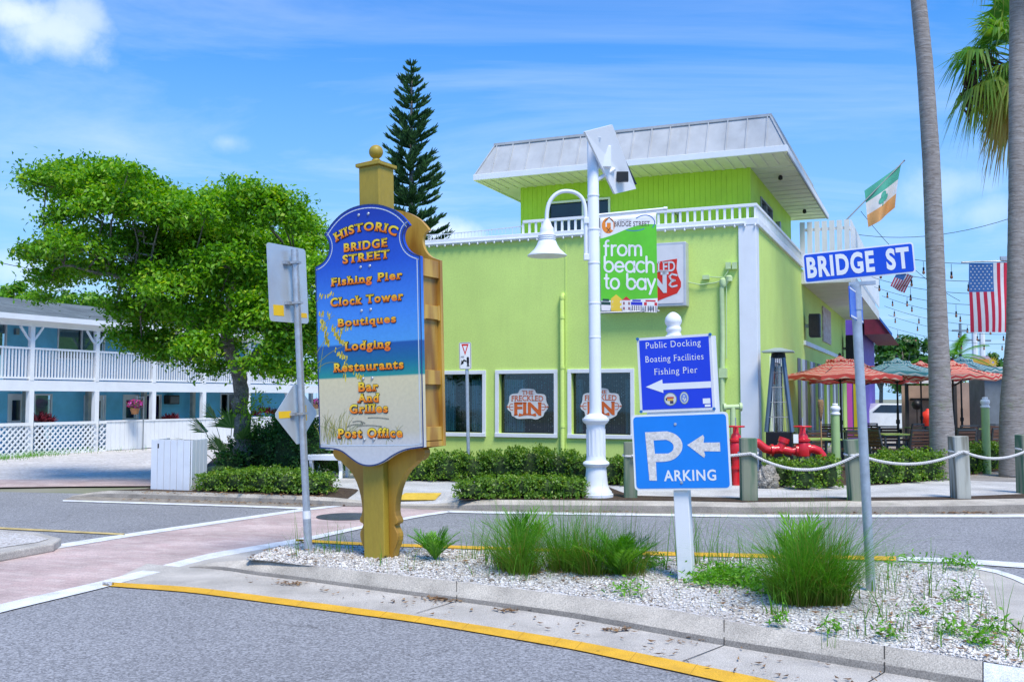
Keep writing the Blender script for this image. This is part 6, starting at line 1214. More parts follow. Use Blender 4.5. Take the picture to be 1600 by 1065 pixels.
hedge('hedge', 'low clipped hedge on the kerb island between the waste box and the bench', 'hedge', [(330, 768, 741, 30, .7), (365, 769, 735, 34, .8), (405, 770, 733, 34, .8), (445, 772, 736, 34, .8), (485, 773, 742, 32, .7)], HEDGE, .045, 1.0, HG)
hedge('hedge', 'low front hedge at the kerb just left of the street lamp base', 'hedge', [(740, 781, 752, 30, .7), (775, 780, 746, 34, .8), (815, 780, 745, 34, .8), (855, 780, 746, 34, .8), (890, 780, 749, 30, .7)], HEDGE, .045, 1.0, HG)
hedge('hedge', 'taller lumpy hedge against the lime wall under the windows', 'hedge', [(655, 752, 720, 26, .7), (700, 753, 709, 32, .9), (740, 753, 712, 30, .9), (785, 754, 707, 34, 1.), (830, 754, 702, 36, 1.), (875, 755, 707, 34, 1.), (915, 757, 715, 30, .9), (955, 759, 718, 30, .8), (1000, 760, 715, 28, .7)], HEDGE, .05, 1.0, HG)
hedge('hedge', 'dense green hedge in front of the patio tables, left of the slim palm', 'hedge', [(1385, 757, 713, 30, .8), (1420, 755, 706, 30, .8), (1455, 752, 706, 30, .8), (1490, 748, 705, 26, .8)], HEDGE, .05, 1.1, HG)
hedge('hedge', 'green hedge between the slim palm and the thick palm', 'hedge', [(1520, 741, 701, 26, .8), (1550, 737, 694, 26, .8), (1580, 733, 693, 26, .8), (1615, 730, 692, 26, .8)], HEDGE, .05, 1.1, HG)
hedge('shrub', 'loose green shrub under the red standpipe elbow', 'shrub', [(1225, 762, 718, 22, .6), (1262, 766, 722, 22, .5), (1300, 764, 715, 20, .6)], HEDGE, .055, .8)
hedge('shrub', 'small shrub beside the parking sign at the foot of the white pilaster', 'shrub', [(1140, 757, 706, 18, .6)], HEDGE, .05, .8)
hedge('shrub', 'big dark green shrub below the street tree, left of the bench', 'shrub', [(372, 742, 690, 30, 1.), (410, 744, 668, 34, 1.2), (445, 746, 655, 36, 1.3), (482, 746, 664, 32, 1.2), (355, 745, 706, 26, .8), (520, 742, 640, 24, 1.0)], SHRUB, .055, 1.1, None, .2)
# ---------------- saw palmetto fans
FANM = ramp_mat('palmetto_leaf', [(0, (.06, .14, .03)), (.6, (.13, .25, .06)), (1, (.26, .38, .14))], .45, transl=.3)
def fan(mb, c, dirv, r, n=24, droop=.12, spread=2.6, base=None, stemr=.008):
    c, dirv = Vector(c), Vector(dirv).normalized(); side = dirv.cross(Vector((0, 0, 1)))
    if side.length < .1: side = Vector((1, 0, 0))
    side.normalize(); nrm = side.cross(dirv)
    for i in range(n):
        a = (i / (n - 1) - .5) * spread; d = dirv * math.cos(a) + side * math.sin(a) + nrm * .12 * math.cos(a * 2); l = r * (1 - .18 * abs(a) / (spread / 2)) * rng.uniform(.85, 1.08); wv = (dirv * -math.sin(a) + side * math.cos(a)) * r * .034
        p1, p2 = c + d * l * .55, c + d * l + Vector((0, 0, -droop * l * rng.uniform(.3, 1.6))); g_ = float(rng.uniform(.05, 1)); mb.add([c, p1 + wv, p1 - wv, p2], [(0, 2, 1), (2, 3, 1)], [g_] * 4)
    if base is not None: b = Vector(base); mb.tube([b, b.lerp(c, .5) + Vector((0, 0, .05)), c], stemr, 4, g=.3)
pb = gnd(358, 742, .14); pal = thing('saw_palmetto', 'spiky saw palmetto with fan leaves between the waste box and the tree trunk', 'palmetto', pb)
m = MB()
for x, y, d, vx, vz, r in ((322, 662, -.3, -.9, .9, .62), (300, 680, -.2, -1, .25, .5), (362, 655, 0, .1, 1, .62), (345, 690, -.5, -.3, .7, .55), (378, 672, -.4, .7, .8, .55), (350, 712, -.6, -.4, -.1, .45), (385, 700, -.5, .8, .2, .45), (335, 640, .2, -.5, 1, .5), (370, 715, -.6, .4, -.5, .4)):
    c = at(x, y + 14, pb.y + d) - pb; fan(m, c, (vx, rng.normal(0, .3) - .25, vz), r, base=(rng.normal(0, .06), 0, .05))
m.build('fronds', FANM, pal)
# ---------------- Norfolk pine
nb_ = gnd(648, 665, 0); NY = 46.0; nb_ = Vector((at(640, 622, NY).x, NY, 0)); pine = thing('norfolk_pine', 'tall tiered Norfolk Island pine rising behind the restaurant', 'tree', nb_)
H = at(648, 97, NY).z; m = MB(); m.tube([(0, 0, 0), (.05, 0, H * .5), (0, 0, H - .1)], [.28, .17, .03], 8); m.build('trunk', BARK, pine, smooth=True)
NEED = ramp_mat('pine_needles', [(0, (.010, .045, .016)), (.6, (.028, .085, .028)), (1, (.10, .22, .06))], .6)
m = MB(); nw = 30
for k in range(nw):
    f = k / (nw - 1); z = H * (.36 + .635 * f) + rng.normal(0, .10); Lb = (2.0 * (1 - f) ** .72 + .10) * rng.uniform(.85, 1.1); nbch = 7 if f < .9 else 4; a0 = rng.uniform(0, 6.28)
    for b in range(nbch):
        if rng.random() < .16: continue
        a = a0 + 2 * math.pi * b / nbch + rng.normal(0, .12); L_ = Lb * rng.uniform(.6, 1.15); ca, sa = math.cos(a), math.sin(a); up = .30 + .5 * f
        P = [Vector((ca * L_ * s, sa * L_ * s, z + L_ * (up * s - .42 * s * (1 - s) - .12 * s * s))) for s in (0, .25, .5, .75, 1)]; m.tube(P, [.03, .025, .02, .015, .008], 4, g=.05)
        nt = max(6, int(L_ * 20))
        for i in range(nt):
            s = .25 + .78 * (i + rng.random()) / nt; j = min(3, int(s * 4)); p = P[j].lerp(P[j + 1], min(1, s * 4 - j)); 
            for sg in (-1, 1, 0):
                l2 = rng.uniform(.22, .45) * (.6 + .6 * (1 - f)); d = Vector((ca * .8 - sa * .75 * sg, sa * .8 + ca * .75 * sg, rng.uniform(.15, .75))).normalized(); q_ = p + d * l2; q_.z += .06; gg = float(rng.uniform(.1, 1)); m.tube([p, p.lerp(q_, .5) - Vector((0, 0, .03)), q_], [.022, .036, .010], 4, False, g=gg)
m.build('branches', NEED, pine)
# ---------------- palms
PALMB = None
def palm_bark():
    m, t, n, l, b = nmat('palm_bark'); b.inputs['Roughness'].default_value = .9; co = n.new('ShaderNodeTexCoord'); mp = n.new('ShaderNodeMapping'); l.new(co.outputs['Object'], mp.inputs[0]); mp.inputs['Scale'].default_value = (1.6, 1.6, 9)
    q = n.new('ShaderNodeTexNoise'); q.inputs['Scale'].default_value = 3.0; q.inputs['Detail'].default_value = 9; q.inputs['Roughness'].default_value = .7; q.inputs['Distortion'].default_value = .8; l.new(mp.outputs[0], q.inputs['Vector'])
    r = n.new('ShaderNodeValToRGB'); l.new(q.outputs[0], r.inputs[0]); e = r.color_ramp.elements; e.new(.5); e[0].position = .3; e[0].color = (.15, .12, .10, 1); e[1].position = .5; e[1].color = (.28, .25, .23, 1); e[2].position = .7; e[2].color = (.40, .37, .35, 1)
    q2 = n.new('ShaderNodeTexNoise'); q2.inputs['Scale'].default_value = 1.6; q2.inputs['Detail'].default_value = 8; q2.inputs['Roughness'].default_value = .75; l.new(co.outputs['Object'], q2.inputs['Vector']); mr_ = n.new('ShaderNodeMapRange'); l.new(q2.outputs[0], mr_.inputs[0]); mr_.inputs[1].default_value = .54; mr_.inputs[2].default_value = .66
    sp = n.new('ShaderNodeSeparateXYZ'); l.new(co.outputs['Object'], sp.inputs[0]); zz_ = n.new('ShaderNodeMapRange'); l.new(sp.outputs[2], zz_.inputs[0]); zz_.inputs[1].default_value = 3; zz_.inputs[2].default_value = 1; zz_.inputs[3].default_value = 0; zz_.inputs[4].default_value = .75; mu = n.new('ShaderNodeMath'); mu.operation = 'MULTIPLY'; l.new(mr_.outputs[0], mu.inputs[0]); l.new(zz_.outputs[0], mu.inputs[1])
    x = n.new('ShaderNodeMix'); x.data_type = 'RGBA'; l.new(mu.outputs[0], x.inputs[0]); l.new(r.outputs[0], x.inputs[6]); x.inputs[7].default_value = (.14, .20, .06, 1); l.new(x.outputs[2], b.inputs['Base Color'])
    bp = n.new('ShaderNodeBump'); bp.inputs['Strength'].default_value = .8; bp.inputs['Distance'].default_value = .025; l.new(q.outputs[0], bp.inputs['Height']); l.new(bp.outputs[0], b.inputs['Normal']); return m
PALMB = palm_bark()
PFAN = ramp_mat('fan_palm_leaf', [(0, (.26, .18, .07)), (.22, (.44, .34, .11)), (.42, (.24, .34, .06)), (1, (.09, .26, .04))], .5, transl=.4)
def palm(lab, pts, rads, crown_r, nf):
    """pts: (px, py) up the trunk at one depth"""
    base = gnd(pts[0][0], pts[0][1], .15); base.y = pts[0][2] if len(pts[0]) > 2 else base.y; base = Vector((at(pts[0][0], 700, base.y).x, base.y, .12)); t = thing('palm_tree', lab, 'palm tree', base, 'fan palms beside the patio')
    P = [at(p[0], p[1], base.y) - base for p in pts]; P[0] = Vector((0, 0, 0)); Q, RR = [], []
    for i in range(len(P) - 1):
        n = max(3, int((P[i + 1] - P[i]).length / .09))
        for k in range(n): f = k / n; Q.append(P[i].lerp(P[i + 1], f)); RR.append((rads[i] * (1 - f) + rads[i + 1] * f) * (1 + .010 * (k % 2) + rng.normal(0, .008)))
    Q.append(P[-1]); RR.append(rads[-1]); m = MB(); m.tube(Q, RR, 18); m.build('trunk', PALMB, t, smooth=True)
    m = MB(); top = P[-1]
    for i in range(nf):
        a = 2.4 * i + rng.normal(0, .2); f = i / nf; el = R(75 - 150 * f); l_ = crown_r * rng.uniform(.7, 1.0); d = Vector((math.cos(a) * math.cos(el), math.sin(a) * math.cos(el), math.sin(el))); hub = top + d * l_ * .62 + Vector((0, 0, -.25 * f)); dd = (d + Vector((0, 0, -.55 * f - .1))).normalized()
        k0 = len(m.g); fan(m, hub, dd, l_ * .62, 26, .45 + .5 * f, 2.9, top + d * .12, .014)
        dry = 1 - max(0, (f - .45) / .55) * rng.uniform(.75, 1.15)
        for q_ in range(k0, len(m.g)): m.g[q_] = float(np.clip(m.g[q_] * .5 + .5, .05, 1) * max(.05, dry))
    m.build('crown', PFAN, t)
    if nf > 30:
        m = MB()
        for i in range(16):
            a = rng.uniform(2.2, 4.4); p0 = top + Vector((math.cos(a) * .5, math.sin(a) * .3, -.2)); p1 = top + Vector((math.cos(a) * 1.25, math.sin(a) * .6, rng.uniform(-.6, .1))); p2 = p1 + Vector((math.cos(a) * .15, 0, -rng.uniform(.5, 1.1))); m.tube([p0, p1, p2], [.018, .013, .008], 4)
            for _ in range(26): f = rng.random(); c = p1.lerp(p2, f) + Vector(rng.normal(0, .05, 3)); m.tube([c, c + Vector((rng.normal(0, .02), 0, -.09))], [.018, .010], 4)
        m.build('seed_strands', pbr('seed_brown', (.10, .06, .035), .9, .3, 9), t)
    return t
palm('slim leaning palm trunk in front of the patio, left of the big flag', [(1474, 705, 19.6), (1470, 640), (1463, 450), (1455, 250), (1445, 100), (1433, -20), (1400, -330)], (.26, .215, .175, .165, .155, .145, .13), 1.6, 28)
palm('thick palm trunk rising beside the big flag at the right edge', [(1582, 700, 20.2), (1583, 640), (1588, 520), (1589, 300), (1589, 100), (1590, 0), (1592, -190)], (.27, .25, .19, .16, .15, .15, .15), 1.6, 40)
palm('palm at the right edge with a crown of green and dry hanging fans', [(1606, 690, 24), (1605, 500), (1603, 300), (1601, 180), (1599, 92)], (.2, .19, .18, .17, .17), 1.85, 60)
# ---------------- grasses and cycads of the median
def grass_clump(lab, px, py, rad, h, n, lean=.55, sx_=.30):
    b = gnd(px, py, .17); t = thing('grass_clump', lab, 'grass', b, 'tall grass clumps in the median'); V, F, g = [], [], []; cs_ = [(rng.normal(0, rad * sx_), rng.normal(0, rad * .12), rng.uniform(.7, 1.1)) for _ in range(6)]
    for _ in range(n):
        cx_, cy_, hk = cs_[rng.integers(6)]; a = rng.uniform(0, 6.28); r0 = rad * .20 * rng.random() ** .8; l_ = hk * h * rng.uniform(.35, 1.1) * (1 + .15 * math.sin(a * 2 + px)); ou = rng.uniform(.02, 1) ** .9 * lean * (1.5 if rng.random() < .25 else 1); a += rng.normal(0, .5); ax, ay = math.cos(a), math.sin(a); x0, y0 = cx_ + r0 * ax, cy_ + r0 * ay; wd = rng.uniform(.0016, .0032); ta = rng.uniform(0, 6.28); tx, ty = math.cos(ta) * wd, math.sin(ta) * wd; k = len(V); dry = rng.random() < .10
        for i in range(6):
            f = i / 5; e = ou * l_ * f ** 1.5; z = max(.0, l_ * (f - .48 * ou * f ** 2.2)); w_ = 1 - .85 * f; V += [(x0 + ax * e - tx * w_, y0 + ay * e - ty * w_, z), (x0 + ax * e + tx * w_, y0 + ay * e + ty * w_, z)]; g += [.02 if dry else max(.03, min(1, .16 + f * .75 + rng.normal(0, .05)))] * 2
        F += [(k + 2 * i, k + 2 * i + 1, k + 2 * i + 3, k + 2 * i + 2) for i in range(5)]
    np_mesh('blades', GRASSM, V, F, t, g); return t
grass_clump('wide soft green grass clump in the median left of the parking sign post', 885, 893, .85, .72, 3000, 1.15)
grass_clump('round dense green grass clump in the median left of the street name pole', 1266, 938, .62, .84, 3200, 1.0, .17)
def coontie(lab, px, py, h, n, sprd=1.0):
    b = gnd(px, py, .17); t = thing('coontie', lab, 'plant', b, 'leafy coontie cycads in the median'); V, g, m = [], [], MB()
    for i in range(n):
        a = 2.4 * i + rng.normal(0, .3); el = R(rng.uniform(42, 86)); l_ = h * rng.uniform(.8, 1.15); ax, ay = math.cos(a) * sprd, math.sin(a) * sprd; P = []
        for k in range(9): f = k / 8; e = l_ * f * math.cos(el) + l_ * .22 * f * f; P.append(Vector((ax * e, ay * e, l_ * f * math.sin(el) - .20 * l_ * f * f)))
        m.tube(P, [.006 * (1 - .07 * k) for k in range(9)], 4, g=.4); gg = rng.uniform(.25, .9)
        for k in range(17):
            f = .15 + .85 * k / 16; j = min(7, int(f * 8)); p = P[j].lerp(P[j + 1], f * 8 - j); tg = (P[j + 1] - P[j]).normalized(); s_ = tg.cross(Vector((0, 0, 1))).normalized()
            for sg in (-1, 1):
                ll = l_ * .30 * math.sin(math.pi * (.20 + .70 * f)) * rng.uniform(.85, 1.1); d = (s_ * sg * .8 + tg * 1.0 + Vector((0, 0, .25)) + Vector(rng.normal(0, .12, 3))).normalized(); V.append(leaves_np([np.array(p + d * ll * .5)], [np.array(d)], [np.array(tg.cross(s_)) + rng.normal(0, .15, 3)], [ll], [ll * .115], .1)[0]); g.append(min(1, max(.02, gg + rng.normal(0, .1))))
    leaf_obj('fronds', np.array(V), COONT, t, np.array(g)); m.build('stems', COONT, t); return t
coontie('small bright coontie plant in the gravel right of the big wooden sign', 680, 874, .40, 20, .75)
coontie('coontie with bright spreading fronds at the right of the wide grass clump', 966, 898, .46, 24, .85)
coontie('coontie fronds poking up behind the left side of the wide grass clump', 815, 876, .54, 18, .9)
coontie('coontie fronds growing inside the round grass clump', 1252, 920, .66, 18, .6)
# broad-leaved ground cover, weeds and sprigs
V, g = [], []
for px, py, n, rx in ((1110, 908, 190, .20), (1140, 898, 220, .22), (1175, 912, 190, .2), (1205, 925, 120, .16), (890, 875, 40, .2), (1020, 880, 30, .15), (1440, 960, 16, .1), (1490, 990, 30, .1), (1500, 935, 24, .12), (1420, 880, 40, .25), (1500, 884, 60, .12), (1385, 992, 24, .08), (1215, 972, 20, .06), (980, 925, 30, .16), (1300, 985, 16, .08), (1555, 985, 30, .12), (1530, 1005, 30, .1), (1010, 885, 50, .12)):
    c = np.array(gnd(px, py, .175)); k = n * 3
    P = c + np.stack([rng.normal(0, rx * .6, k), rng.normal(0, rx * .6, k), np.abs(rng.normal(0, .05, k))], 1); V.append(leaves_np(P, rdir(k) * np.array([1, 1, .5]) + np.array([0, 0, .3]), np.array([0, 0, 1.]) + rng.normal(0, .4, (k, 3)), rng.uniform(.025, .075, k), rng.uniform(.010, .026, k))); g.append(rng.uniform(.3, 1, k))
tag(leaf_obj('ground_cover_weeds', np.concatenate(V), COONT, None, np.concatenate(g)), kind='stuff')
V, F, g = [], [], []
spots = [(gpt(rng.uniform(2, 97), rng.uniform(2, NM - 2)), rng.integers(2, 6), rng.uniform(.08, .28)) for _ in range(120)] + [(gnd(x, y, .17), n, h) for x, y, n, h in ((500, 865, 14, .32), (535, 862, 16, .36), (470, 868, 8, .4), (1393, 905, 8, .3), (1388, 925, 16, .34), (1445, 930, 12, .42), (1505, 965, 14, .36), (1300, 1005, 10, .25), (1340, 990, 10, .24), (1550, 985, 14, .4), (1365, 965, 8, .26), (1085, 880, 30, .5), (1060, 880, 24, .5), (1110, 880, 24, .45), (1010, 890, 26, .4), (1150, 890, 24, .4), (760, 880, 14, .3), (735, 873, 18, .4), (820, 905, 18, .22), (1000, 925, 14, .2), (1215, 955, 26, .22), (1320, 940, 20, .3), (770, 865, 20, .45))]
for c, n, h in spots:
    for _ in range(n):
        a = rng.uniform(0, 6.28); l_ = h * rng.uniform(.6, 1.2); ou = rng.uniform(.05, .5); ax, ay = math.cos(a), math.sin(a); o_ = rng.normal(0, .02 + h * .12, 2); wd = rng.uniform(.0015, .003); tx, ty = rng.normal(0, 1, 2) * wd; k = len(V)
        for i in range(4): f = i / 3; e = ou * l_ * f ** 1.6; w_ = 1 - .8 * f; V += [(c[0] + o_[0] + ax * e - tx * w_, c[1] + o_[1] + ay * e - ty * w_, c[2] - .02 + l_ * (f - .3 * ou * f * f)), (c[0] + o_[0] + ax * e + tx * w_, c[1] + o_[1] + ay * e + ty * w_, c[2] - .02 + l_ * (f - .3 * ou * f * f))]; g += [min(1, .15 + .7 * f + rng.uniform(0, .15))] * 2
        F += [(k + 2 * i, k + 2 * i + 1, k + 2 * i + 3, k + 2 * i + 2) for i in range(3)]
# verge grass along the lattice fence
for _ in range(1500):
    x = rng.uniform(-40, 330); yb = np.interp(x, [-40, 0, 100, 165, 330], [722, 716, 706, 700, 690]) + abs(rng.normal(0, 2.5)); c = gnd(x, yb, 0); l_ = rng.uniform(.06, .2); k = len(V); wd = .006; a = rng.uniform(-1, 1)
    V += [(c.x - wd, c.y, 0), (c.x + wd, c.y, 0), (c.x + a * l_ * .5, c.y, l_), (c.x + a * l_ * .5 + .002, c.y, l_)]; F.append((k, k + 1, k + 3, k + 2)); g += [.4, .4, 1, 1]
tag(np_mesh('grass_sprigs', GRASSM, V, F, None, g), kind='stuff')
# ---------------- flower baskets, red foliage on the motel porch
PETAL = ramp_mat('flower_petals', [(0, (.06, .15, .03)), (.35, (.10, .2, .04)), (.4, (.55, .04, .22)), (.7, (.60, .12, .50)), (1, (.70, .05, .12))], .5, interp='CONSTANT', transl=.2); CORD = ramp_mat('red_leaf', [(0, (.06, .01, .015)), (.6, (.20, .02, .04)), (1, (.40, .10, .12))], .5, transl=.2)
def basket(lab, px, py, yb, r, pole=True):
    b = gnd(px + (12 if pole else 0), yb, 0); c = at(px, py, b.y) - b; t = thing('flower_basket', lab, 'flower basket', b, 'hanging flower baskets by the motel'); n = 420
    P = np.array(c) + rdir(n) * rng.uniform(.5, 1, (n, 1)) * np.array([r, r * .8, r * .55]); leaf_obj('blossoms', leaves_np(P, rdir(n), rdir(n), rng.uniform(.05, .09, n), rng.uniform(.04, .07, n)), PETAL, t, rng.uniform(.05, 1, n))
    m = MB(); m.lathe([(.0, -r * 1.15), (r * .35, -r * 1.1), (r * .55, -r * .5), (r * .5, -r * .45)], c, 12); m.build('basket', pbr('terracotta', (.35, .16, .07), .8, .2, 8), t)
    m = MB(); 
    if pole: m.tube([(0, 0, 0), (0, 0, c.z + .25)], .022, 8); m.tube([(0, 0, c.z + .22), (c.x, c.y, c.z + .22), (c.x, c.y, c.z)], .012, 6)
    else: m.tube([c, (c.x, c.y, c.z + .5)], .008, 5)
    m.build('hanger', STEEL, t)
basket('pink and purple flower basket on a thin pole by the plank fence', 211, 631, 703, .30); basket('hanging basket of magenta flowers beside the edge of the wooden sign', 494, 627, 672, .34, False)
V, g = [], []
for x, y in ((58, 652), (68, 650), (77, 654), (262, 652), (270, 651), (410, 640), (422, 642), (435, 643), (400, 645)):
    xx, zz_ = mp_(x, y, .35); c = np.array(MP @ Vector((xx, .35, zz_ - .1))); n = 60; d = rdir(n); d[:, 2] = np.abs(d[:, 2]); V.append(leaves_np(c + d * .16, d, rdir(n), rng.uniform(.2, .36, n), rng.uniform(.04, .07, n))); g.append(rng.uniform(.05, 1, n))
tag(leaf_obj('porch_plants', np.concatenate(V), CORD, None, np.concatenate(g)), 'red leaved plants standing along the motel porch behind the white fence', 'plants', kind='stuff')
# ---------------- far trees
def far_tree(lab, px, ytop, Y, wpx, n=16, mat=SHRUB, name='tree', x0=None):
    b = Vector((at(px, 622, Y).x, Y, 0)); t = thing(name, lab, 'tree', b, 'trees in the distance'); h = at(px, ytop, Y).z; w_ = wpx * Y / FPX; V, g = [], []
    for _ in range(n):
        c = np.array([rng.uniform(-.5, .5) * w_ * .8, rng.uniform(-.4, .4) * w_, h * rng.uniform(.62, .93)]); k = 170; e = rng.uniform(.13, .22) * w_; d = rdir(k); P = c + d * rng.uniform(.4, 1.05, (k, 1)) * e * np.array([1, 1, .75]); s_ = .28 * Y / 50; V.append(leaves_np(P, rdir(k), d + np.array([0, 0, .6]), rng.uniform(.6, 1.3, k) * s_, rng.uniform(.35, .7, k) * s_)); g.append(np.clip(rng.normal(.5, .2, k), .02, 1))
    leaf_obj('crown', np.concatenate(V), mat, t, np.concatenate(g)); m = MB(); m.tube([(0, 0, 0), (.1, 0, h * .5), (-.05, 0, h * .85)], [.03 * w_ + .08, .025 * w_ + .06, .03], 8)
    for _ in range(7): a = rng.uniform(0, 6.28); m.tube([(.05, 0, h * .45), (math.cos(a) * w_ * .3, math.sin(a) * w_ * .3, h * .8)], [.07, .02], 5)
    m.build('trunk', BARK, t); return t
for a in (('green tree above the motel roof at the left edge of the photo', 20, 420, 50, 90), ('tree crown above the motel roof just left of the street tree', 110, 448, 52, 110), ('bushy tree showing behind the motel roof under the street tree', 230, 455, 54, 100), ('round tree far behind the teal umbrella', 1412, 522, 62, 80), ('low green tree beyond the purple shop', 1375, 545, 66, 60), ('dark tree behind the yellow pier sign at the right', 1550, 540, 58, 70), ('low tree filling the gap behind the patio umbrellas', 1450, 562, 70, 130)): far_tree(*a, mat=LEAF if a[1] < 300 else SHRUB)
b = Vector((at(1488, 622, 40).x, 40, 0)); t = thing('coconut_palm', 'small feathery palm seen between the slim palm trunk and the big flag', 'palm tree', b, 'trees in the distance'); h = at(1488, 560, 40).z; m = MB(); m.tube([(0, 0, 0), (.1, 0, h)], [.14, .1], 8); m.build('trunk', PALMB, t); m = MB()
for i in range(16):
    a = 2.4 * i; el = R(75 - 100 * i / 16); P = [Vector((0.1 + math.cos(a) * s * 1.8 * math.cos(el), math.sin(a) * s * 1.8 * math.cos(el), h + 1.8 * s * math.sin(el) - .75 * s * s)) for s in (0, .2, .4, .6, .8, 1)]; m.tube(P, .015, 4, g=.4)
    for k in range(26):
        f = .12 + .86 * k / 25; j = min(4, int(f * 5)); p = P[j].lerp(P[j + 1], f * 5 - j); tg = (P[j + 1] - P[j]).normalized(); s_ = tg.cross(Vector((0, 0, 1))).normalized()
        for sg in (-1, 1): q_ = p + (s_ * sg + tg * .5 + Vector((0, 0, -.35))).normalized() * .42 * math.sin(math.pi * (.15 + .75 * f)); wv = tg * .02; m.add([p - wv, p + wv, q_], [(0, 1, 2)], [float(rng.uniform(.3, 1))] * 3)
m.build('crown', COONT, t)
# ================================================================ PATIO, FLAGS, BACKGROUND
sheet('patio_floor', [(GB @ Vector(p)) for p in ((.02, 1.0, .152), (9.5, 1.0, .152), (12, 20, .152), (.02, 21, .152))], concrete('patio_concrete', (.30, .28, .26), sc=.8))
RED = pbr('fire_red_paint', (.62, .012, .02), .35, .10, 6, spec=.5, coat=.2); CHWOOD = wood_mat('chair_slat_wood', (.16, .075, .04), (.09, .04, .025), 0, 9, .6); CHMET = pbr('chair_metal', (.10, .11, .12), .45, .15, 8, metal=.5); TBL = pbr('lime_table_top', (.30, .42, .10), .5, .1, 5)
# ---- red backflow preventer
BY = 18.3; bb_ = gnd(1222, 752, .15); bb_.y = BY; bf = thing('backflow_preventer', 'bright red fire standpipe assembly with two handwheels beside the rope fence', 'standpipe', bb_)
q = lambda x, y, d=0: at(x, y, BY + d) - bb_
m = MB(); r_ = .078
m.tube([q(1286, 762), q(1286, 722), q(1284.5, 711), q(1279, 704), q(1271, 701), q(1262, 701)], r_, 14); m.tube([q(1262, 701), q(1245, 703), q(1237, 705)], r_, 14)
m.tube([q(1237, 705), q(1218, 701), q(1205, 703), q(1196, 701), q(1184, 691), q(1172, 690), q(1158, 702), q(1150, 706)], [r_, r_ * 1.05, r_, r_, r_ * .95, r_, r_, r_], 14); m.tube([q(1150, 706), q(1150, 765)], r_, 14); m.build('pipe', RED, bf, auto=40)
for x, y, ax in ((1286, 722, 'v'), (1263, 701, 'h'), (1244, 703, 'h'), (1206, 703, 'h'), (1150, 730, 'v')):
    m = MB(); c = q(x, y); d = Vector((0, 0, .022)) if ax == 'v' else Vector((.022, 0, 0)); m.tube([c - d, c + d], r_ * 1.42, 14); m.build('flange', RED, bf, auto=40)
m = MB(); m.tube([q(1218, 704), q(1224, 689)], [r_ * 1.1, r_ * 1.0], 14); m.tube([q(1223.5, 691), q(1226, 684)], r_ * 1.3, 12); m.build('check_valve', RED, bf, auto=40)
for x in (1254.5, 1150):
    m = MB(); c = q(x, 703); h1 = q(x, 688).z; h2 = q(x, 666).z; m.lathe([(.05, c.z - .12), (.12, c.z - .1), (.135, c.z), (.115, h1 - .04), (.10, h1 - .02), (.135, h1 - .01), (.135, h1 + .03), (.10, h1 + .04), (.085, h1 + .1), (.055, h1 + .14), (.052, h2 - .02), (.03, h2)], (c.x, c.y, 0), 16); m.build('valve_body', RED, bf, auto=40)
    m = MB(); n = 20; m.tube([(c.x + .15 * math.cos(2 * math.pi * i / n), c.y + .15 * math.sin(2 * math.pi * i / n), h2) for i in range(n + 1)], .016, 6)
    for a in range(4): m.tube([(c.x, c.y, h2), (c.x + .15 * math.cos(a * 1.571), c.y + .15 * math.sin(a * 1.571), h2)], .014, 6)
    wl = m.build('handwheel', RED, bf, smooth=True); m = MB(); m.tube([(c.x, c.y, h2 - .02), (c.x, c.y, q(x, 652).z)], .011, 6); m.build('stem', GALV, bf)
m = MB(); p = q(1244, 685, -.1); m.box(p.x - .05, p.x + .04, p.y, p.y + .004, p.z - .08, p.z + .08, None); m.build('tag', SIGNW, bf)
# lime coloured hose outlet on the wall
so_ = thing('hose_outlet', 'lime painted fire hose outlet pipe low on the wall behind the parking sign', 'outlet', at(1146, 700, 19.2)); o0 = at(1146, 700, 19.2); q = lambda x, y: at(x, y, 19.2) - o0
m = MB(); m.tube([q(1131, 636), q(1158, 635)], .05, 10); m.tube([q(1145, 636), q(1145, 748)], .055, 10); m.build('pipe', PW, so_, auto=40)
for x, y in ((1132, 636), (1157, 635.5)): m = MB(); m.tube([q(x - 2, y), q(x + 2, y)], .08, 12); m.build('cap', PW, so_, auto=40)
# ---- patio heater
hb_ = gnd(1219, 748, .15); ht = thing('patio_heater', 'dark pyramid patio heater with square top plate by the white pilaster', 'patio heater', frame(hb_, R(-18)))
m = MB(); H0 = .92; m.add([(x, y, z) for z, k in ((.02, .25), (H0, .245)) for x, y in ((-k, -k), (k, -k), (k, k), (-k, k))], [(3, 2, 1, 0), (4, 5, 6, 7), (0, 1, 5, 4), (1, 2, 6, 5), (2, 3, 7, 6), (3, 0, 4, 7)]); m.build('cabinet', plain('heater_black', (.012, .012, .015), .4), ht, bevel=.01)
for sx in (-1, 1):
    for sy in (-1, 1): m = MB(); m.beam((sx * .24, sy * .24, H0), (sx * .10, sy * .10, 2.36), .05, .05); m.build('corner_strut', pbr('heater_steel', (.13, .19, .27), .4, .1, 6, metal=.4), ht)
m = MB(); m.tube([(0, 0, H0), (0, 0, 2.2)], .07, 14, False); m.build('glass_tube', glass_mat('heater_glass', (.75, .8, .82), .1), ht, smooth=True)
m = MB()
for k in range(4):
    a = k * math.pi / 2
    for i in range(1, 5): f = i / 5; s_ = .24 - .14 * f; z = H0 + 1.44 * f; M_ = Matrix.Rotation(a, 4, 'Z'); m.tube([M_ @ Vector((-s_, -s_, z)), M_ @ Vector((s_, -s_, z))], .006, 5)
    for i in range(-2, 3): M_ = Matrix.Rotation(a, 4, 'Z'); m.tube([M_ @ Vector((i * .08, -.24, H0)), M_ @ Vector((i * .033, -.10, 2.36))], .005, 5)
m.build('guard_grille', STEEL, ht)
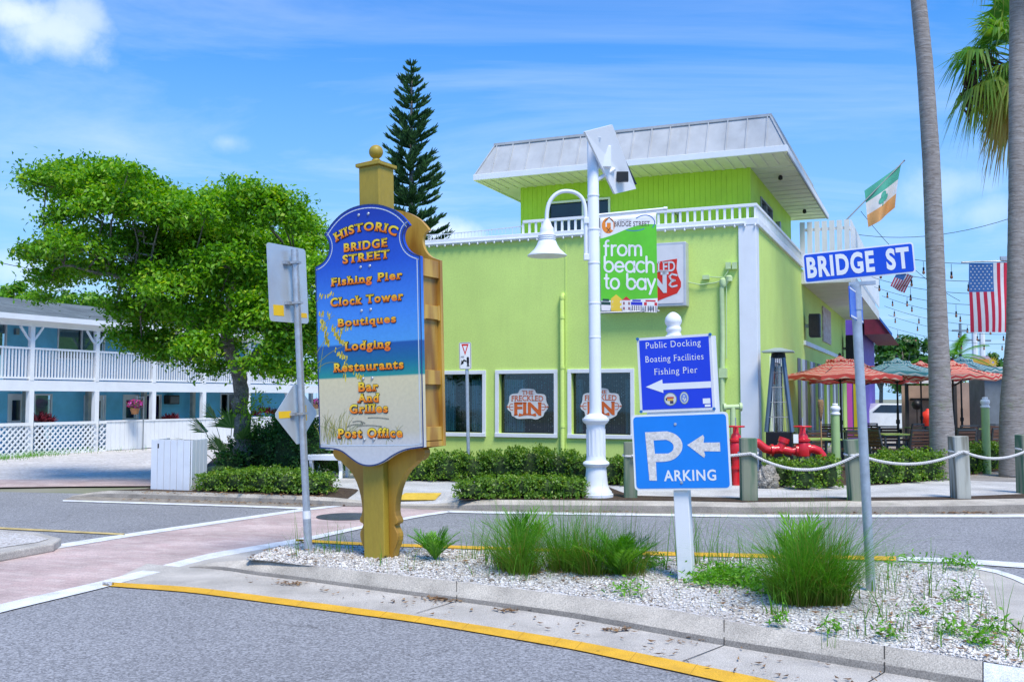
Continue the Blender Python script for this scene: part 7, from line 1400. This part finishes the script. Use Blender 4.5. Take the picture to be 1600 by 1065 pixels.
m = MB(); m.lathe([(.15, 2.36), (.13, 2.46)], (0, 0, 0), 14); m.build('burner_head', BLACK, ht); m = MB(); m.add([(x, y, z) for z, k in ((2.47, .30), (2.49, .30), (2.56, .06)) for x, y in ((-k, -k), (k, -k), (k, k), (-k, k))], [(3, 2, 1, 0)] + [(4 * j + i, 4 * j + (i + 1) % 4, 4 * j + 4 + (i + 1) % 4, 4 * j + 4 + i) for j in (0, 1) for i in range(4)] + [(8, 9, 10, 11)]); m.build('top_plate', pbr('heater_top', (.40, .46, .44), .4, .1, 6, metal=.3), ht)
# ---- coral rock
rb_ = gnd(1200, 762, .15); m = MB(); vs = []; bm = bmesh.new(); bmesh.ops.create_icosphere(bm, subdivisions=4, radius=1)
from mathutils import noise as mno
for v in bm.verts:
    c = v.co.copy(); n_ = mno.fractal(c * 1.7 + Vector((3, 1, 7)), .8, 2.1, 5) * .30 - abs(mno.noise(c * 5)) * .12; s_ = Vector((.20, .17, .24)); v.co = Vector(((c.x * (1 + n_)) * s_.x, (c.y * (1 + n_)) * s_.y, max(-.05, (c.z * (1 + n_)) * s_.z + .16)))
me = bpy.data.meshes.new('rock'); bm.to_mesh(me); bm.free(); me.materials.append(pbr('coral_rock', (.17, .15, .125), .95, .45, 10, bump=1, bscale=30, fine=.6, fscale=40, col2=(.42, .39, .34))); rk = bpy.data.objects.new('rock', me); COL.objects.link(rk); rk.location = rb_; tag(rk, 'rough pitted coral rock at the foot of the patio heater', 'rock')
# ---- bollards, torch
for px, yt, Y, lab in ((1306, 630, 19.8, 'light green bollard with white cap beside the tiki torch'), (1541, 620, 21.0, 'light green bollard with white cap between the two palm trunks')):
    b = Vector((at(px, 700, Y).x, Y, .15)); t = thing('bollard', lab, 'bollard', b, 'green bollards at the patio edge'); h = at(px, yt, Y).z - .15
    m = MB(); m.lathe([(.085, -.02), (.082, h - .22)], (0, 0, 0), 16); m.build('post', pbr('pale_green_paint', (.36, .52, .22), .45, .06, 4), t, auto=40)
    m = MB(); m.lathe([(.095, h - .22), (.095, h - .19), (.07, h - .17), (.09, h - .13), (.098, h - .10), (.085, h - .06), (.05, h - .045), (.06, h - .02), (.045, h), (0, h)], (0, 0, 0), 16); m.build('cap', WHITE2, t, auto=50)
b = Vector((at(1283.5, 700, 19.3).x, 19.3, .15)); t = thing('tiki_torch', 'woven bamboo tiki torch on a thin pole beside the green bollard', 'torch', b); h = at(1283, 620, 19.3).z - .15
m = MB(); m.tube([(0, 0, -.1), (0, 0, h - .42)], .013, 8); m.build('pole', pbr('bamboo', (.42, .26, .10), .6, .2, 12), t); m = MB(); m.lathe([(.014, h - .46), (.03, h - .36), (.052, h - .2), (.058, h - .12), (.05, h - .06), (.035, h - .05)], (0, 0, 0), 14); m.build('woven_head', pbr('woven_bamboo', (.30, .18, .08), .8, .4, 30, bump=1, bscale=60), t, smooth=True); m = MB(); m.lathe([(.035, h - .05), (.035, h - .02), (.012, h - .01), (.012, h), (0, h)], (0, 0, 0), 10); m.build('burner', STEEL, t)
# ---- umbrellas
def chevron(name, c1, c2, c3):
    m, t, n, l, b = nmat(name); b.inputs['Roughness'].default_value = .8
    a = n.new('ShaderNodeAttribute'); a.attribute_name = 'g'; h = n.new('ShaderNodeAttribute'); h.attribute_name = 'h'
    def mt(op, x, y=None, z=None):
        q_ = n.new('ShaderNodeMath'); q_.operation = op
        for i, v in enumerate((x, y, z)):
            if v is None: continue
            if isinstance(v, (int, float)): q_.inputs[i].default_value = v
            else: l.new(v, q_.inputs[i])
        return q_.outputs[0]
    zig = mt('MULTIPLY', mt('PINGPONG', mt('MULTIPLY', h.outputs['Fac'], 3.2), .5), .40); f = mt('FRACT', mt('ADD', mt('MULTIPLY', a.outputs['Fac'], 4.2), zig))
    r = n.new('ShaderNodeValToRGB'); r.color_ramp.interpolation = 'CONSTANT'; e = r.color_ramp.elements; l.new(f, r.inputs[0]); st = [(0, c1), (.42, c2), (.60, c3), (.78, c2)]
    while len(e) < 4: e.new(.5)
    for i, (p, c) in enumerate(st): e[i].position = p; e[i].color = rgb(*c)
    l.new(r.outputs[0], b.inputs['Base Color']); tr = n.new('ShaderNodeBsdfTranslucent'); l.new(r.outputs[0], tr.inputs[0]); mx = n.new('ShaderNodeMixShader'); mx.inputs[0].default_value = .35; l.new(b.outputs[0], mx.inputs[1]); l.new(tr.outputs[0], mx.inputs[2]); l.new(mx.outputs[0], n['Material Output'].inputs[0]); return m
CRED = chevron('red_chevron_canvas', (.86, .12, .10), (.92, .62, .46), (.78, .06, .07)); CTEAL = chevron('teal_chevron_canvas', (.12, .42, .45), (.66, .76, .72), (.06, .32, .38))
def umbrella(lab, px, yap, ye, Y, rad, mat, rot=0):
    b = Vector((at(px, 650, Y).x, Y, .15)); t = thing('patio_umbrella', lab, 'umbrella', frame(b, R(rot)), 'chevron patio umbrellas'); za = at(px, yap, Y).z - .15; ze = at(px, ye, Y - rad * .9).z - .15
    m = MB(); m.tube([(0, 0, 0), (0, 0, za)], .024, 8); m.tube([(0, 0, .95), (0, 0, 1.05)], .05, 8); m.tube([(0, 0, .80), (0, 0, 1.30)], .032, 8); m.build('pole', BLACK, t, auto=40)
    def ring(m_, r0, r1, z0, z1, n2=8, nr=6, v0=0.0, skirt=.10):
        base = len(m_.v); vs, fs, g, h = [], [], [], []; K = 8 * n2
        rows = nr + 2
        for j in range(rows):
            f = min(1, j / nr); r = r0 + (r1 - r0) * f; z = z0 + (z1 - z0) * f - .05 * math.sin(math.pi * f)
            for k in range(K + 1):
                a = 2 * math.pi * k / K; s_ = (a % (math.pi / 4)) - math.pi / 8; ro = r * math.cos(math.pi / 8) / math.cos(s_) * (1 - .03 * f * (1 - abs(s_) / (math.pi / 8)))
                zz2 = z + (.05 * f * (1 - abs(s_) / (math.pi / 8)) ** 1 if j <= nr else .05 * (1 - abs(s_) / (math.pi / 8)) - skirt)
                vs.append((ro * math.cos(a), ro * math.sin(a), zz2)); g.append(v0 + r + (skirt if j > nr else 0) + .001); h.append(a * 1.2 + .001)
        for j in range(rows - 1):
            for k in range(K): fs.append((j * (K + 1) + k, (j + 1) * (K + 1) + k, (j + 1) * (K + 1) + k + 1, j * (K + 1) + k + 1))
        m_.add(vs, fs, g, h)
    m = MB(); ring(m, .16, rad, za - .10, ze + .02); m.build('canopy', mat, t); m = MB(); ring(m, .02, .34, za, za - .14, 4, 3, .0, .03); m.build('vent_cap', mat, t)
    m = MB(); m.lathe([(.03, za - .02), (.04, za + .03), (.0, za + .07)], (0, 0, 0), 8); m.build('finial', BLACK, t)
    m = MB()
    for k in range(8): a = math.pi / 4 * k; m.tube([(.03 * math.cos(a), .03 * math.sin(a), za - .12), (rad * .97 * math.cos(a), rad * .97 * math.sin(a), ze + .0)], .010, 4); m.tube([(.03 * math.cos(a), .03 * math.sin(a), za - .62), (rad * .5 * math.cos(a), rad * .5 * math.sin(a), (za + ze) / 2 - .1)], .009, 4)
    m.build('ribs', BLACK, t)
umbrella('red chevron umbrella nearest the lime wall, just behind the street name pole', 1314, 555, 588, 23.8, 1.42, CRED, 10); umbrella('second red chevron umbrella tucked behind the nearest red one', 1350, 566, 594, 27.0, 1.4, CRED, 25)
umbrella('nearer teal chevron umbrella left of the slim palm trunk', 1403, 558, 583, 24.6, 1.45, CTEAL, 5); umbrella('red chevron umbrella right of the slim palm trunk', 1490, 562, 588, 24.0, 1.28, CRED, 18); umbrella('teal chevron umbrella half hidden behind the right red one', 1503, 556, 578, 27.5, 1.3, CTEAL, 0); umbrella('red chevron umbrella far behind the nearer teal one', 1440, 563, 588, 29.5, 1.2, CRED, 30)
# ---- tables and chairs
def make_table():
    t = thing('patio_table', '', 'table', Vector((0, 0, 0)), 'green topped patio tables'); m = MB(); m.prismz(rrect(-.36, .36, -.36, .36, .04), .72, .75); m.build('table_top', TBL, t, bevel=.004)
    for sx in (-1, 1):
        for sy in (-1, 1): m = MB(); m.beam((sx * .31, sy * .31, 0), (sx * .31, sy * .31, .72), .04, .04); m.build('leg', CHMET, t)
    return t
TBLS = [(1278, 20.6, 'green patio table nearest the rope fence, behind the tiki torch', 8), (1393, 23.4, 'small green table at the pole of the nearer teal umbrella', 5), (1318, 25.6, 'green table under the nearest red umbrella', 20), (1345, 28.2, 'far green table beside the lime wall', 30), (1490, 24.2, 'table at the pole of the right red umbrella', 12), (1510, 27.6, 'table under the half hidden teal umbrella', 0), (1440, 28.6, 'table in the far row behind the slim palm', 10)]
t0 = make_table()
for k, (px, Y, lab, rz) in enumerate(TBLS):
    p = Vector((at(px, 650, Y).x, Y, .152))
    if k == 0: t0.location = p; t0.rotation_euler = (0, 0, R(rz)); t0['label'] = lab
    else: dup(t0, p, R(rz), lab)
def make_chair():
    t = thing('patio_chair', '', 'chair', Vector((0, 0, 0)), 'slatted patio chairs')
    for sx in (-1, 1):
        m = MB(); m.beam((sx * .23, -.24, 0), (sx * .23, -.20, .45), .035, .035); m.beam((sx * .23, -.20, .45), (sx * .23, -.30, .88), .035, .035); m.build('back_leg', CHMET, t); m = MB(); m.beam((sx * .23, .24, 0), (sx * .23, .22, .45), .035, .035); m.build('front_leg', CHMET, t)
    m = MB(); m.box(-.245, .245, -.31, -.28, .85, .885); m.box(-.23, .23, -.21, -.18, .40, .44); m.box(-.23, .23, .20, .23, .40, .44); m.box(-.245, -.215, -.18, .20, .41, .44); m.box(.215, .245, -.18, .20, .41, .44); m.build('frame', CHMET, t)
    m = MB()
    for i in range(5): z = .50 + i * .07; y = -.212 - (z - .45) * .23; m.box(-.215, .215, y - .012, y + .012, z, z + .055)
    m.build('backrest', CHWOOD, t); m = MB()
    for i in range(6): m.box(-.214, .214, -.18 + i * .066, -.122 + i * .066, .442, .458)
    m.build('seat', CHWOOD, t); return t
CHS = [(1428, 22.4, 8, 'chair with its back to the street just left of the slim palm trunk'), (1381, 22.2, -75, 'chair turned sideways at the small green table by the street name pole'), (1327, 22.2, 10, 'chair with its back to the street beside the near green bollard'), (1268, 22.0, 5, 'chair behind the near green table by the patio heater'), (1246, 21.0, -60, 'chair half hidden behind the red standpipe elbow'), (1497, 22.6, 12, 'chair with wooden back directly right of the slim palm trunk'), (1516, 23.6, -50, 'chair turned sideways between the slim palm and the far bollard'), (1552, 23.6, 10, 'chair just left of the thick palm trunk'), (1450, 25.2, 5, 'chair with its back to the street in the second row behind the slim palm'), (1350, 25.2, 95, 'chair in the second row behind the street name pole'), (1300, 26.6, 175, 'chair facing the street under the nearest red umbrella'), (1395, 24.8, 180, 'chair facing the street at the nearer teal umbrella'), (1365, 27.6, 185, 'chair facing the street in the far row by the lime wall'), (1420, 27.6, 30, 'far row chair below the teal umbrella canopy'), (1470, 28.8, 170, 'far row chair facing the street behind the slim palm'), (1530, 27.2, 100, 'far chair turned sideways behind the far bollard'), (1505, 26.0, 5, 'second row chair behind the right red umbrella pole'), (1560, 26.5, 185, 'far chair beside the grey kiosk')]
c0 = make_chair()
for k, (px, Y, rz, lab) in enumerate(CHS):
    p = Vector((at(px, 650, Y).x, Y, .152))
    if k == 0: c0.location = p; c0.rotation_euler = (0, 0, R(rz)); c0['label'] = lab
    else: dup(c0, p, R(rz), lab)
# ---- stage shelter, kiosk, mic stand, red ball
SB = Vector((at(1450, 640, 33).x, 33, .15)); st_ = thing('stage_shelter', 'small open shelter with white canvas roof and papered back panels behind the tables', 'shelter', frame(SB, R(-8)))
PAPER = brick_mat('papered_panel', (.62, .54, .50), (.72, .66, .63), (.40, .28, .22), 3.5, 0, .4, .35, .8, .3)
for x0, x1, z1 in ((-.65, .75, 2.0), (.80, 1.75, 2.1), (1.8, 2.6, 2.1)):
    m = MB(); m.box(x0, x1, .7, .76, 0, z1); o = m.build('back_panel', PAPER, st_); 
for x in (-.72, .78, 2.65): m = MB(); m.box(x - .05, x + .05, -.3, -.2, 0, 2.15); m.build('post', plain('dark_post', (.05, .05, .055), .6), st_)
m = MB(); m.add([(-1.5, -.9, 2.12), (.8, -.9, 2.12), (.8, .2, 2.4), (-1.5, .2, 2.4), (-1.5, -.9, 2.05), (.8, -.9, 2.05)], [(0, 1, 2, 3), (4, 5, 1, 0)]); m.build('canvas_roof', plain('white_canvas', (.70, .68, .66), .8), st_, solid=.01)
m = MB(); m.box(-.4, .62, .55, .69, 1.50, 1.58); m.build('shelf', plain('dark_shelf', (.03, .025, .025), .6), st_)
b = Vector((at(1433, 650, 32.2).x, 32.2, .15)); t = thing('microphone_stand', 'black tripod stand with a round head on the small stage', 'stand', b); m = MB(); m.tube([(0, 0, .3), (0, 0, 1.25)], .018, 6)
for a in (0.3, 2.4, 4.5): m.tube([(0, 0, .55), (.34 * math.cos(a), .34 * math.sin(a), 0)], .014, 5)
m.build('tripod', BLACK, t); m = MB(); m.lathe([(0, 1.2), (.12, 1.24), (.17, 1.36), (.12, 1.48), (0, 1.52)], (0, 0, 0), 12); m.build('head', BLACK, t, smooth=True)
b = Vector((at(1450, 660, 31.5).x, 31.5, .15)); rz_ = at(1450, 652, 31.5).z - .15; t = thing('red_cover', 'round bright red covered object between the stage and the slim palm', 'cover', b); m = MB(); m.lathe([(.22, .0), (.22, rz_ - .15), (.24, rz_ - .05), (.23, rz_ + .06), (.16, rz_ + .16), (.06, rz_ + .22), (.05, rz_ + .27), (0, rz_ + .28)], (0, 0, 0), 16); m.build('cover', plain('bright_red', (.75, .04, .02), .5), t, smooth=True)
KB = Vector((at(1556, 640, 30).x, 30, .15)); ks_ = thing('kiosk', 'grey kiosk with a thin white roof behind the thick palm trunk', 'kiosk', frame(KB, R(-8))); m = MB(); m.box(-.30, .9, 0, 1.5, 0, 2.35); m.build('walls', pbr('kiosk_grey', (.16, .19, .22), .7, .2, 3), ks_); m = MB(); m.box(-.5, 1.1, -.25, 1.7, 2.42, 2.5); m.box(-.35, .95, -.05, 1.5, 2.35, 2.42); m.build('roof', WHITE2, ks_)
# ---- purple shop beyond the restaurant
PS = thing('purple_shop', 'purple shop with a maroon pitched awning beyond the lime restaurant', 'shop', GB @ Matrix.Translation((0, 23.0, 0))); PUR = pbr('purple_paint', (.17, .09, .50), .6, .12, 2); 
m = MB(); m.box(-3, .45, 0, 9, 0, 5.2); m.build('walls', PUR, PS)
m = MB(); m.box(-3, .55, -.05, 9, 5.2, 6.4); m.build('parapet', pbr('grey_parapet', (.42, .45, .50), .6, .2, 2), PS)
m = MB(); m.add([(.6, -.4, 5.8), (.6, 9, 5.8), (1.6, 9, 4.3), (1.6, -.4, 4.3), (.6, -.4, 4.3), (.6, 9, 4.3)], [(0, 3, 2, 1), (0, 4, 3), (1, 2, 5), (3, 4, 5, 2)]); m.build('awning', pbr('maroon_roof', (.16, .015, .035), .6, .2, 3), PS)
m = MB(); m.add([(.56, -.45, 5.9), (.56, -.45, 5.8), (1.65, -.45, 4.2), (1.65, -.45, 4.32)], [(0, 1, 2, 3)]); m.build('awning_trim', plain('trim_blue', (.04, .14, .45), .5), PS, solid=.04)
for x0, c_ in ((-.15, (.62, .10, .45)), (.10, (.55, .45, .02)), (.36, (.03, .10, .40))): m = MB(); m.box(x0, x0 + .2, -.03, -.004, .2, 2.9); m.build('door_panel', plain('panel_paint', c_, .5), PS)
# ---- parked car, pier sign, masts
CB = Vector((at(1390, 640, 46).x, 46, .0)); car = thing('parked_car', 'white car parked far behind the patio tables', 'car', frame(CB, R(15))); prof = [(-2.1, .35), (2.1, .35), (2.15, .75), (1.9, .98), (1.0, 1.05), (.45, 1.48), (-1.1, 1.5), (-1.75, 1.1), (-2.12, .95)]
m = MB(); m.prism(prof, -.85, .85); m.build('body', plain('car_white', (.72, .74, .76), .25), car, bevel=.06); m = MB(); m.prism([(.85, 1.06), (.40, 1.42), (-1.05, 1.43), (-1.5, 1.1)], -.865, .865); m.build('window', DGLASS, car)
for x in (-1.3, 1.35):
    for y in (-.8, .62): m = MB(); m.prism(disc(x, .33, .33, 18), y, y + .2); wh = m.build('wheel', BLACK, car); m = MB(); m.prism(disc(x, .33, .19, 14), y - .004, y + .204); m.build('rim', GALV, wh)
b = Vector((at(1533, 620, 50).x, 50, 0)); t = thing('pier_sign', 'painted yellow and orange arch sign far down the street between the palms', 'sign', b); z0, z1 = at(1533, 577, 50).z, at(1533, 556, 50).z; hw = 24 * 50 / FPX
m = MB(); m.prism([(-hw, z0), (hw, z0), (hw, z0 + .3), (hw * .5, z1), (-hw * .5, z1), (-hw, z0 + .3)], -.04, .04); m.build('board', plain('sign_lilac', (.45, .35, .42), .6), t); m = MB(); m.prism([(-hw * .6, z0 + .12), (hw * .6, z0 + .12), (hw * .55, z1 - .15), (-hw * .55, z1 - .15)], -.05, -.041); m.build('panel', plain('sign_orange', (.60, .25, .06), .6), t); m = MB()
for k in range(14): a = math.pi * 2 * k / 14; m.add([(hw * .8 + .08 * math.cos(a + .3), -.055, z0 + .35 + .08 * math.sin(a + .3)), (hw * .8 + .08 * math.cos(a - .3), -.055, z0 + .35 + .08 * math.sin(a - .3)), (hw * .8 + .34 * math.cos(a), -.055, z0 + .35 + .34 * math.sin(a))], [(0, 1, 2)])
m.build('sunburst', plain('sign_yellow', (.75, .52, .03), .6), t)
for x in (-hw * .9, hw * .9): m = MB(); m.tube([(x, .1, 0), (x, .1, z0 + .3)], .07, 8); m.build('post', WHITE, t)
for px, yt, Y, w_, lab in ((1503, 505, 62, .11, 'thin dark mast standing far off between the two palms'), (1525, 519, 58, .2, 'white mast below the left half of the big flag'), (1537, 520, 58, .2, 'white mast below the right half of the big flag')):
    b = Vector((at(px, 620, Y).x, Y, 0)); h = at(px, yt, Y).z; t = thing('mast', lab, 'mast', b, 'far masts'); m = MB(); m.tube([(0, 0, 0), (0, 0, h)], [w_, w_ * .8], 8); m.build('pole', WHITE if w_ > .15 else STEEL, t); m = MB(); m.box(-.5, .5, -.05, .05, h - .5, h - .4); m.build('cross_arm', STEEL, t)
# ---- second street lamp at the right edge
L2 = frame(Vector((at(1602, 700, 20.8).x, 20.8, .15)), 0); l2 = thing('street_lamp', 'white street lamp post cut by the right edge of the photo', 'street lamp', L2); lamp_pole(l2, 5.95)
# ---- flags
def flag_grid(W, H, nx, nz, wave): return [[(W * i / nx, wave(i / nx, j / nz), -H * j / nz) for i in range(nx + 1)] for j in range(nz + 1)]
FR, FW, FB_ = plain('flag_red', (.60, .02, .06), .7), plain('flag_white', (.76, .76, .78), .7), plain('flag_blue', (.05, .17, .44), .7)
def us_flag(name, lab, M_, W, H, wave, vertical=True, stars=True):
    t = thing(name, lab, 'flag', M_, 'american flags'); nx, nz = 26, 24; G = flag_grid(W, H, nx, nz, wave); m = MB(); cw, chh = (14, 10)
    for j in range(nz):
        for i in range(nx):
            m.mi = 2 if (i < cw and j < chh) else (0 if (i // 2) % 2 == 0 else 1); m.add([G[j][i], G[j + 1][i], G[j + 1][i + 1], G[j][i + 1]], [(0, 1, 2, 3)])
    fl = m.build('cloth', [FR, FW, FB_], t, smooth=True)
    if stars:
        m = MB()
        for r_ in range(9):
            for c_ in range(6 if r_ % 2 == 0 else 5):
                u = (c_ * 2 + 1 + (r_ % 2)) / 12 * cw / nx; v_ = (r_ + 1) / 10 * chh / nz
                for off in (-.006, .006): m.add([(W * u + s_ * math.sin(k * math.pi / 5), wave(u, v_) + off, -H * v_ + s_ * math.cos(k * math.pi / 5)) for k in range(10) for s_ in ((.022 if k % 2 == 0 else .009) * W / .9,)], [tuple(range(10))])
        m.build('stars', FW, fl)
    return t
FY = 21.6; p0 = at(1514, 411, FY); W_ = (at(1582, 411, FY) - p0).x; H_ = p0.z - at(1514, 519, FY).z
uf = us_flag('flag', 'large american flag hanging vertically in front of the thick palm trunk', frame(p0, R(-4)), W_, H_, lambda u, v: .035 * math.sin(u * 7 + v * 2.5) * (.3 + v) + .02 * math.sin(v * 6))
m = MB(); m.tube([(-.16, 0, .02), (W_ + .1, 0, .05)], .016, 8); m.build('rod', STEEL, uf); m = MB(); m.box(W_ * .70, W_ + .02, -.02, .03, .05, .14); m.build('rod_bracket', GALV, uf)
p1 = at(1424, 428, 27.5); sf = us_flag('flag', 'small american flag drooping below the street name sign', frame(p1, R(-10), -.42), .42, .50, lambda u, v: .06 * math.sin(u * 6 + v * 4), True, False); sf.rotation_euler[1] = R(28); sf.location = at(1404, 422, 27.5)
m = MB(); m.tube([(-1.0, .3, -.5), (-.02, 0, .02), (.45, 0, .02)], .012, 6); m.build('pole', WHITE, sf)
IY = 27.0; i0, i1 = at(1322, 344, IY), at(1413, 251, IY); fl_ = thing('flag', 'green white and orange flag with a shamrock on a slanted pole above the terrace', 'flag', i0); m = MB(); m.tube([(0, 0, 0), i1 - i0], .018, 8); m.lathe([(0, -.03), (.03, 0), (0, .03)], i1 - i0, 8); m.build('pole', STEEL, fl_)
m = MB(); nx, nz = 24, 18
TOPP = [(1350.5, 297), (1380, 280), (1407, 258)]; BOTP = [(1359, 353), (1378, 336), (1399, 318)]
Afl, Bfl = at(1350.5, 298, IY) - i0, at(1408, 257, IY) - i0
def fpt(u, v):
    t_ = Afl.lerp(Bfl, u); lo0, lo1 = at(1359, 354, IY) - i0, at(1397, 325, IY) - i0; b_ = lo0.lerp(lo1, u); p = t_.lerp(b_, v); p += Vector((0, .12 * math.sin(u * 8 + v * 2) * v, -.05 * math.sin(math.pi * u) * v)); return p
for j in range(nz):
    for i in range(nx):
        m.mi = min(2, j * 3 // nz); m.add([fpt(i / nx, j / nz), fpt(i / nx, (j + 1) / nz), fpt((i + 1) / nx, (j + 1) / nz), fpt((i + 1) / nx, j / nz)], [(0, 1, 2, 3)])
FG, FO = plain('flag_green', (.08, .42, .32), .7), plain('flag_orange', (.78, .40, .15), .7); clo = m.build('cloth', [FG, FW, FO], fl_, smooth=True)
m = MB()
for off in (-.012, .012):
    for cu, cv in ((.52, .42), (.44, .53), (.60, .53)):
        m.add([fpt(cu + .085 * math.cos(k * .5236), cv + .075 * math.sin(k * .5236)) + Vector((0, off, 0)) for k in range(12)], [tuple(range(12))])
    m.add([fpt(u, v) + Vector((0, off, 0)) for u, v in ((.50, .55), (.54, .55), (.50, .68), (.46, .67))], [(0, 1, 2, 3)])
m.build('shamrock', FG, clo)
# ---- festoon lights over the patio
SOCK = BLACK; AMB = pbr('amber_bulb', (.34, .15, .08), .15, .2, 20)
WIRES = [((1366, 392, 26), (1660, 398, 20), .25, 5), ((1358, 415, 27), (1660, 425, 21), .3, 6), ((1360, 432, 29), (1660, 448, 22), .3, 6), ((1366, 448, 32), (1660, 465, 24), .35, 7), ((1378, 462, 35), (1660, 482, 27), .4, 7), ((1382, 478, 37), (1660, 500, 30), .4, 7), ((1388, 492, 39), (1660, 515, 33), .4, 8), ((1388, 510, 41), (1660, 530, 37), .4, 8)]
WL = ['topmost festoon light string crossing the sky just under the flag rod', 'festoon string second from the top, across the big flag canton', 'festoon string third from the top, across the flag stripes', 'festoon string fourth from the top, through the middle of the flag', 'festoon string fifth from the top, crossing the lower flag stripes', 'festoon string sixth from the top, near the bottom hem of the big flag', 'festoon string just below the bottom hem of the big flag', 'lowest festoon string, just above the distant trees']
for k, (a, b, sag, nb2) in enumerate(WIRES):
    A, B = at(*a), at(*b); t = thing('light_string', WL[k], 'string lights', A, 'festoon light strings over the patio'); cat = lambda f: (B - A) * f + Vector((0, 0, -sag * 4 * f * (1 - f)))
    m = MB(); m.tube([cat(i / 24) for i in range(25)], .007, 5, g=0); m.build('wire', BLACK, t)
    for i in range(nb2):
        f = (i + .5 + rng.uniform(-.15, .15)) / nb2; c = cat(f) + Vector((0, 0, -.02)); L_ = rng.uniform(.02, .20); m = MB(); m.tube([c, c + Vector((0, 0, -L_))], .006, 4); m.tube([c + Vector((0, 0, -L_)), c + Vector((0, 0, -L_ - .08))], .024, 8); bl = m.build('bulb_socket', SOCK, t); m = MB(); m.lathe([(.02, -L_ - .08), (.034, -L_ - .12), (.028, -L_ - .155), (0, -L_ - .17)], c, 8); m.build('bulb', AMB, bl, smooth=True)
# ---- overhead cable at far left, service drops at right
for k, (a, b, sag, lab) in enumerate((((-40, 400, 45), (200, 430, 50), .3, 'thin black cable running into the street tree at the left edge'), ((1330, 365, 60), (1680, 300, 50), 1.0, 'thin service cable rising through the sky behind the palms'), ((1345, 330, 60), (1500, 470, 60), .6, 'thin service cable sloping down behind the shamrock flag'))):
    A, B = at(*a), at(*b); m = MB(); m.tube([A.lerp(B, i / 16) + Vector((0, 0, -sag * 4 * (i / 16) * (1 - i / 16))) for i in range(17)], .016, 5, g=0); tag(m.build('cable', BLACK), lab, 'cable')
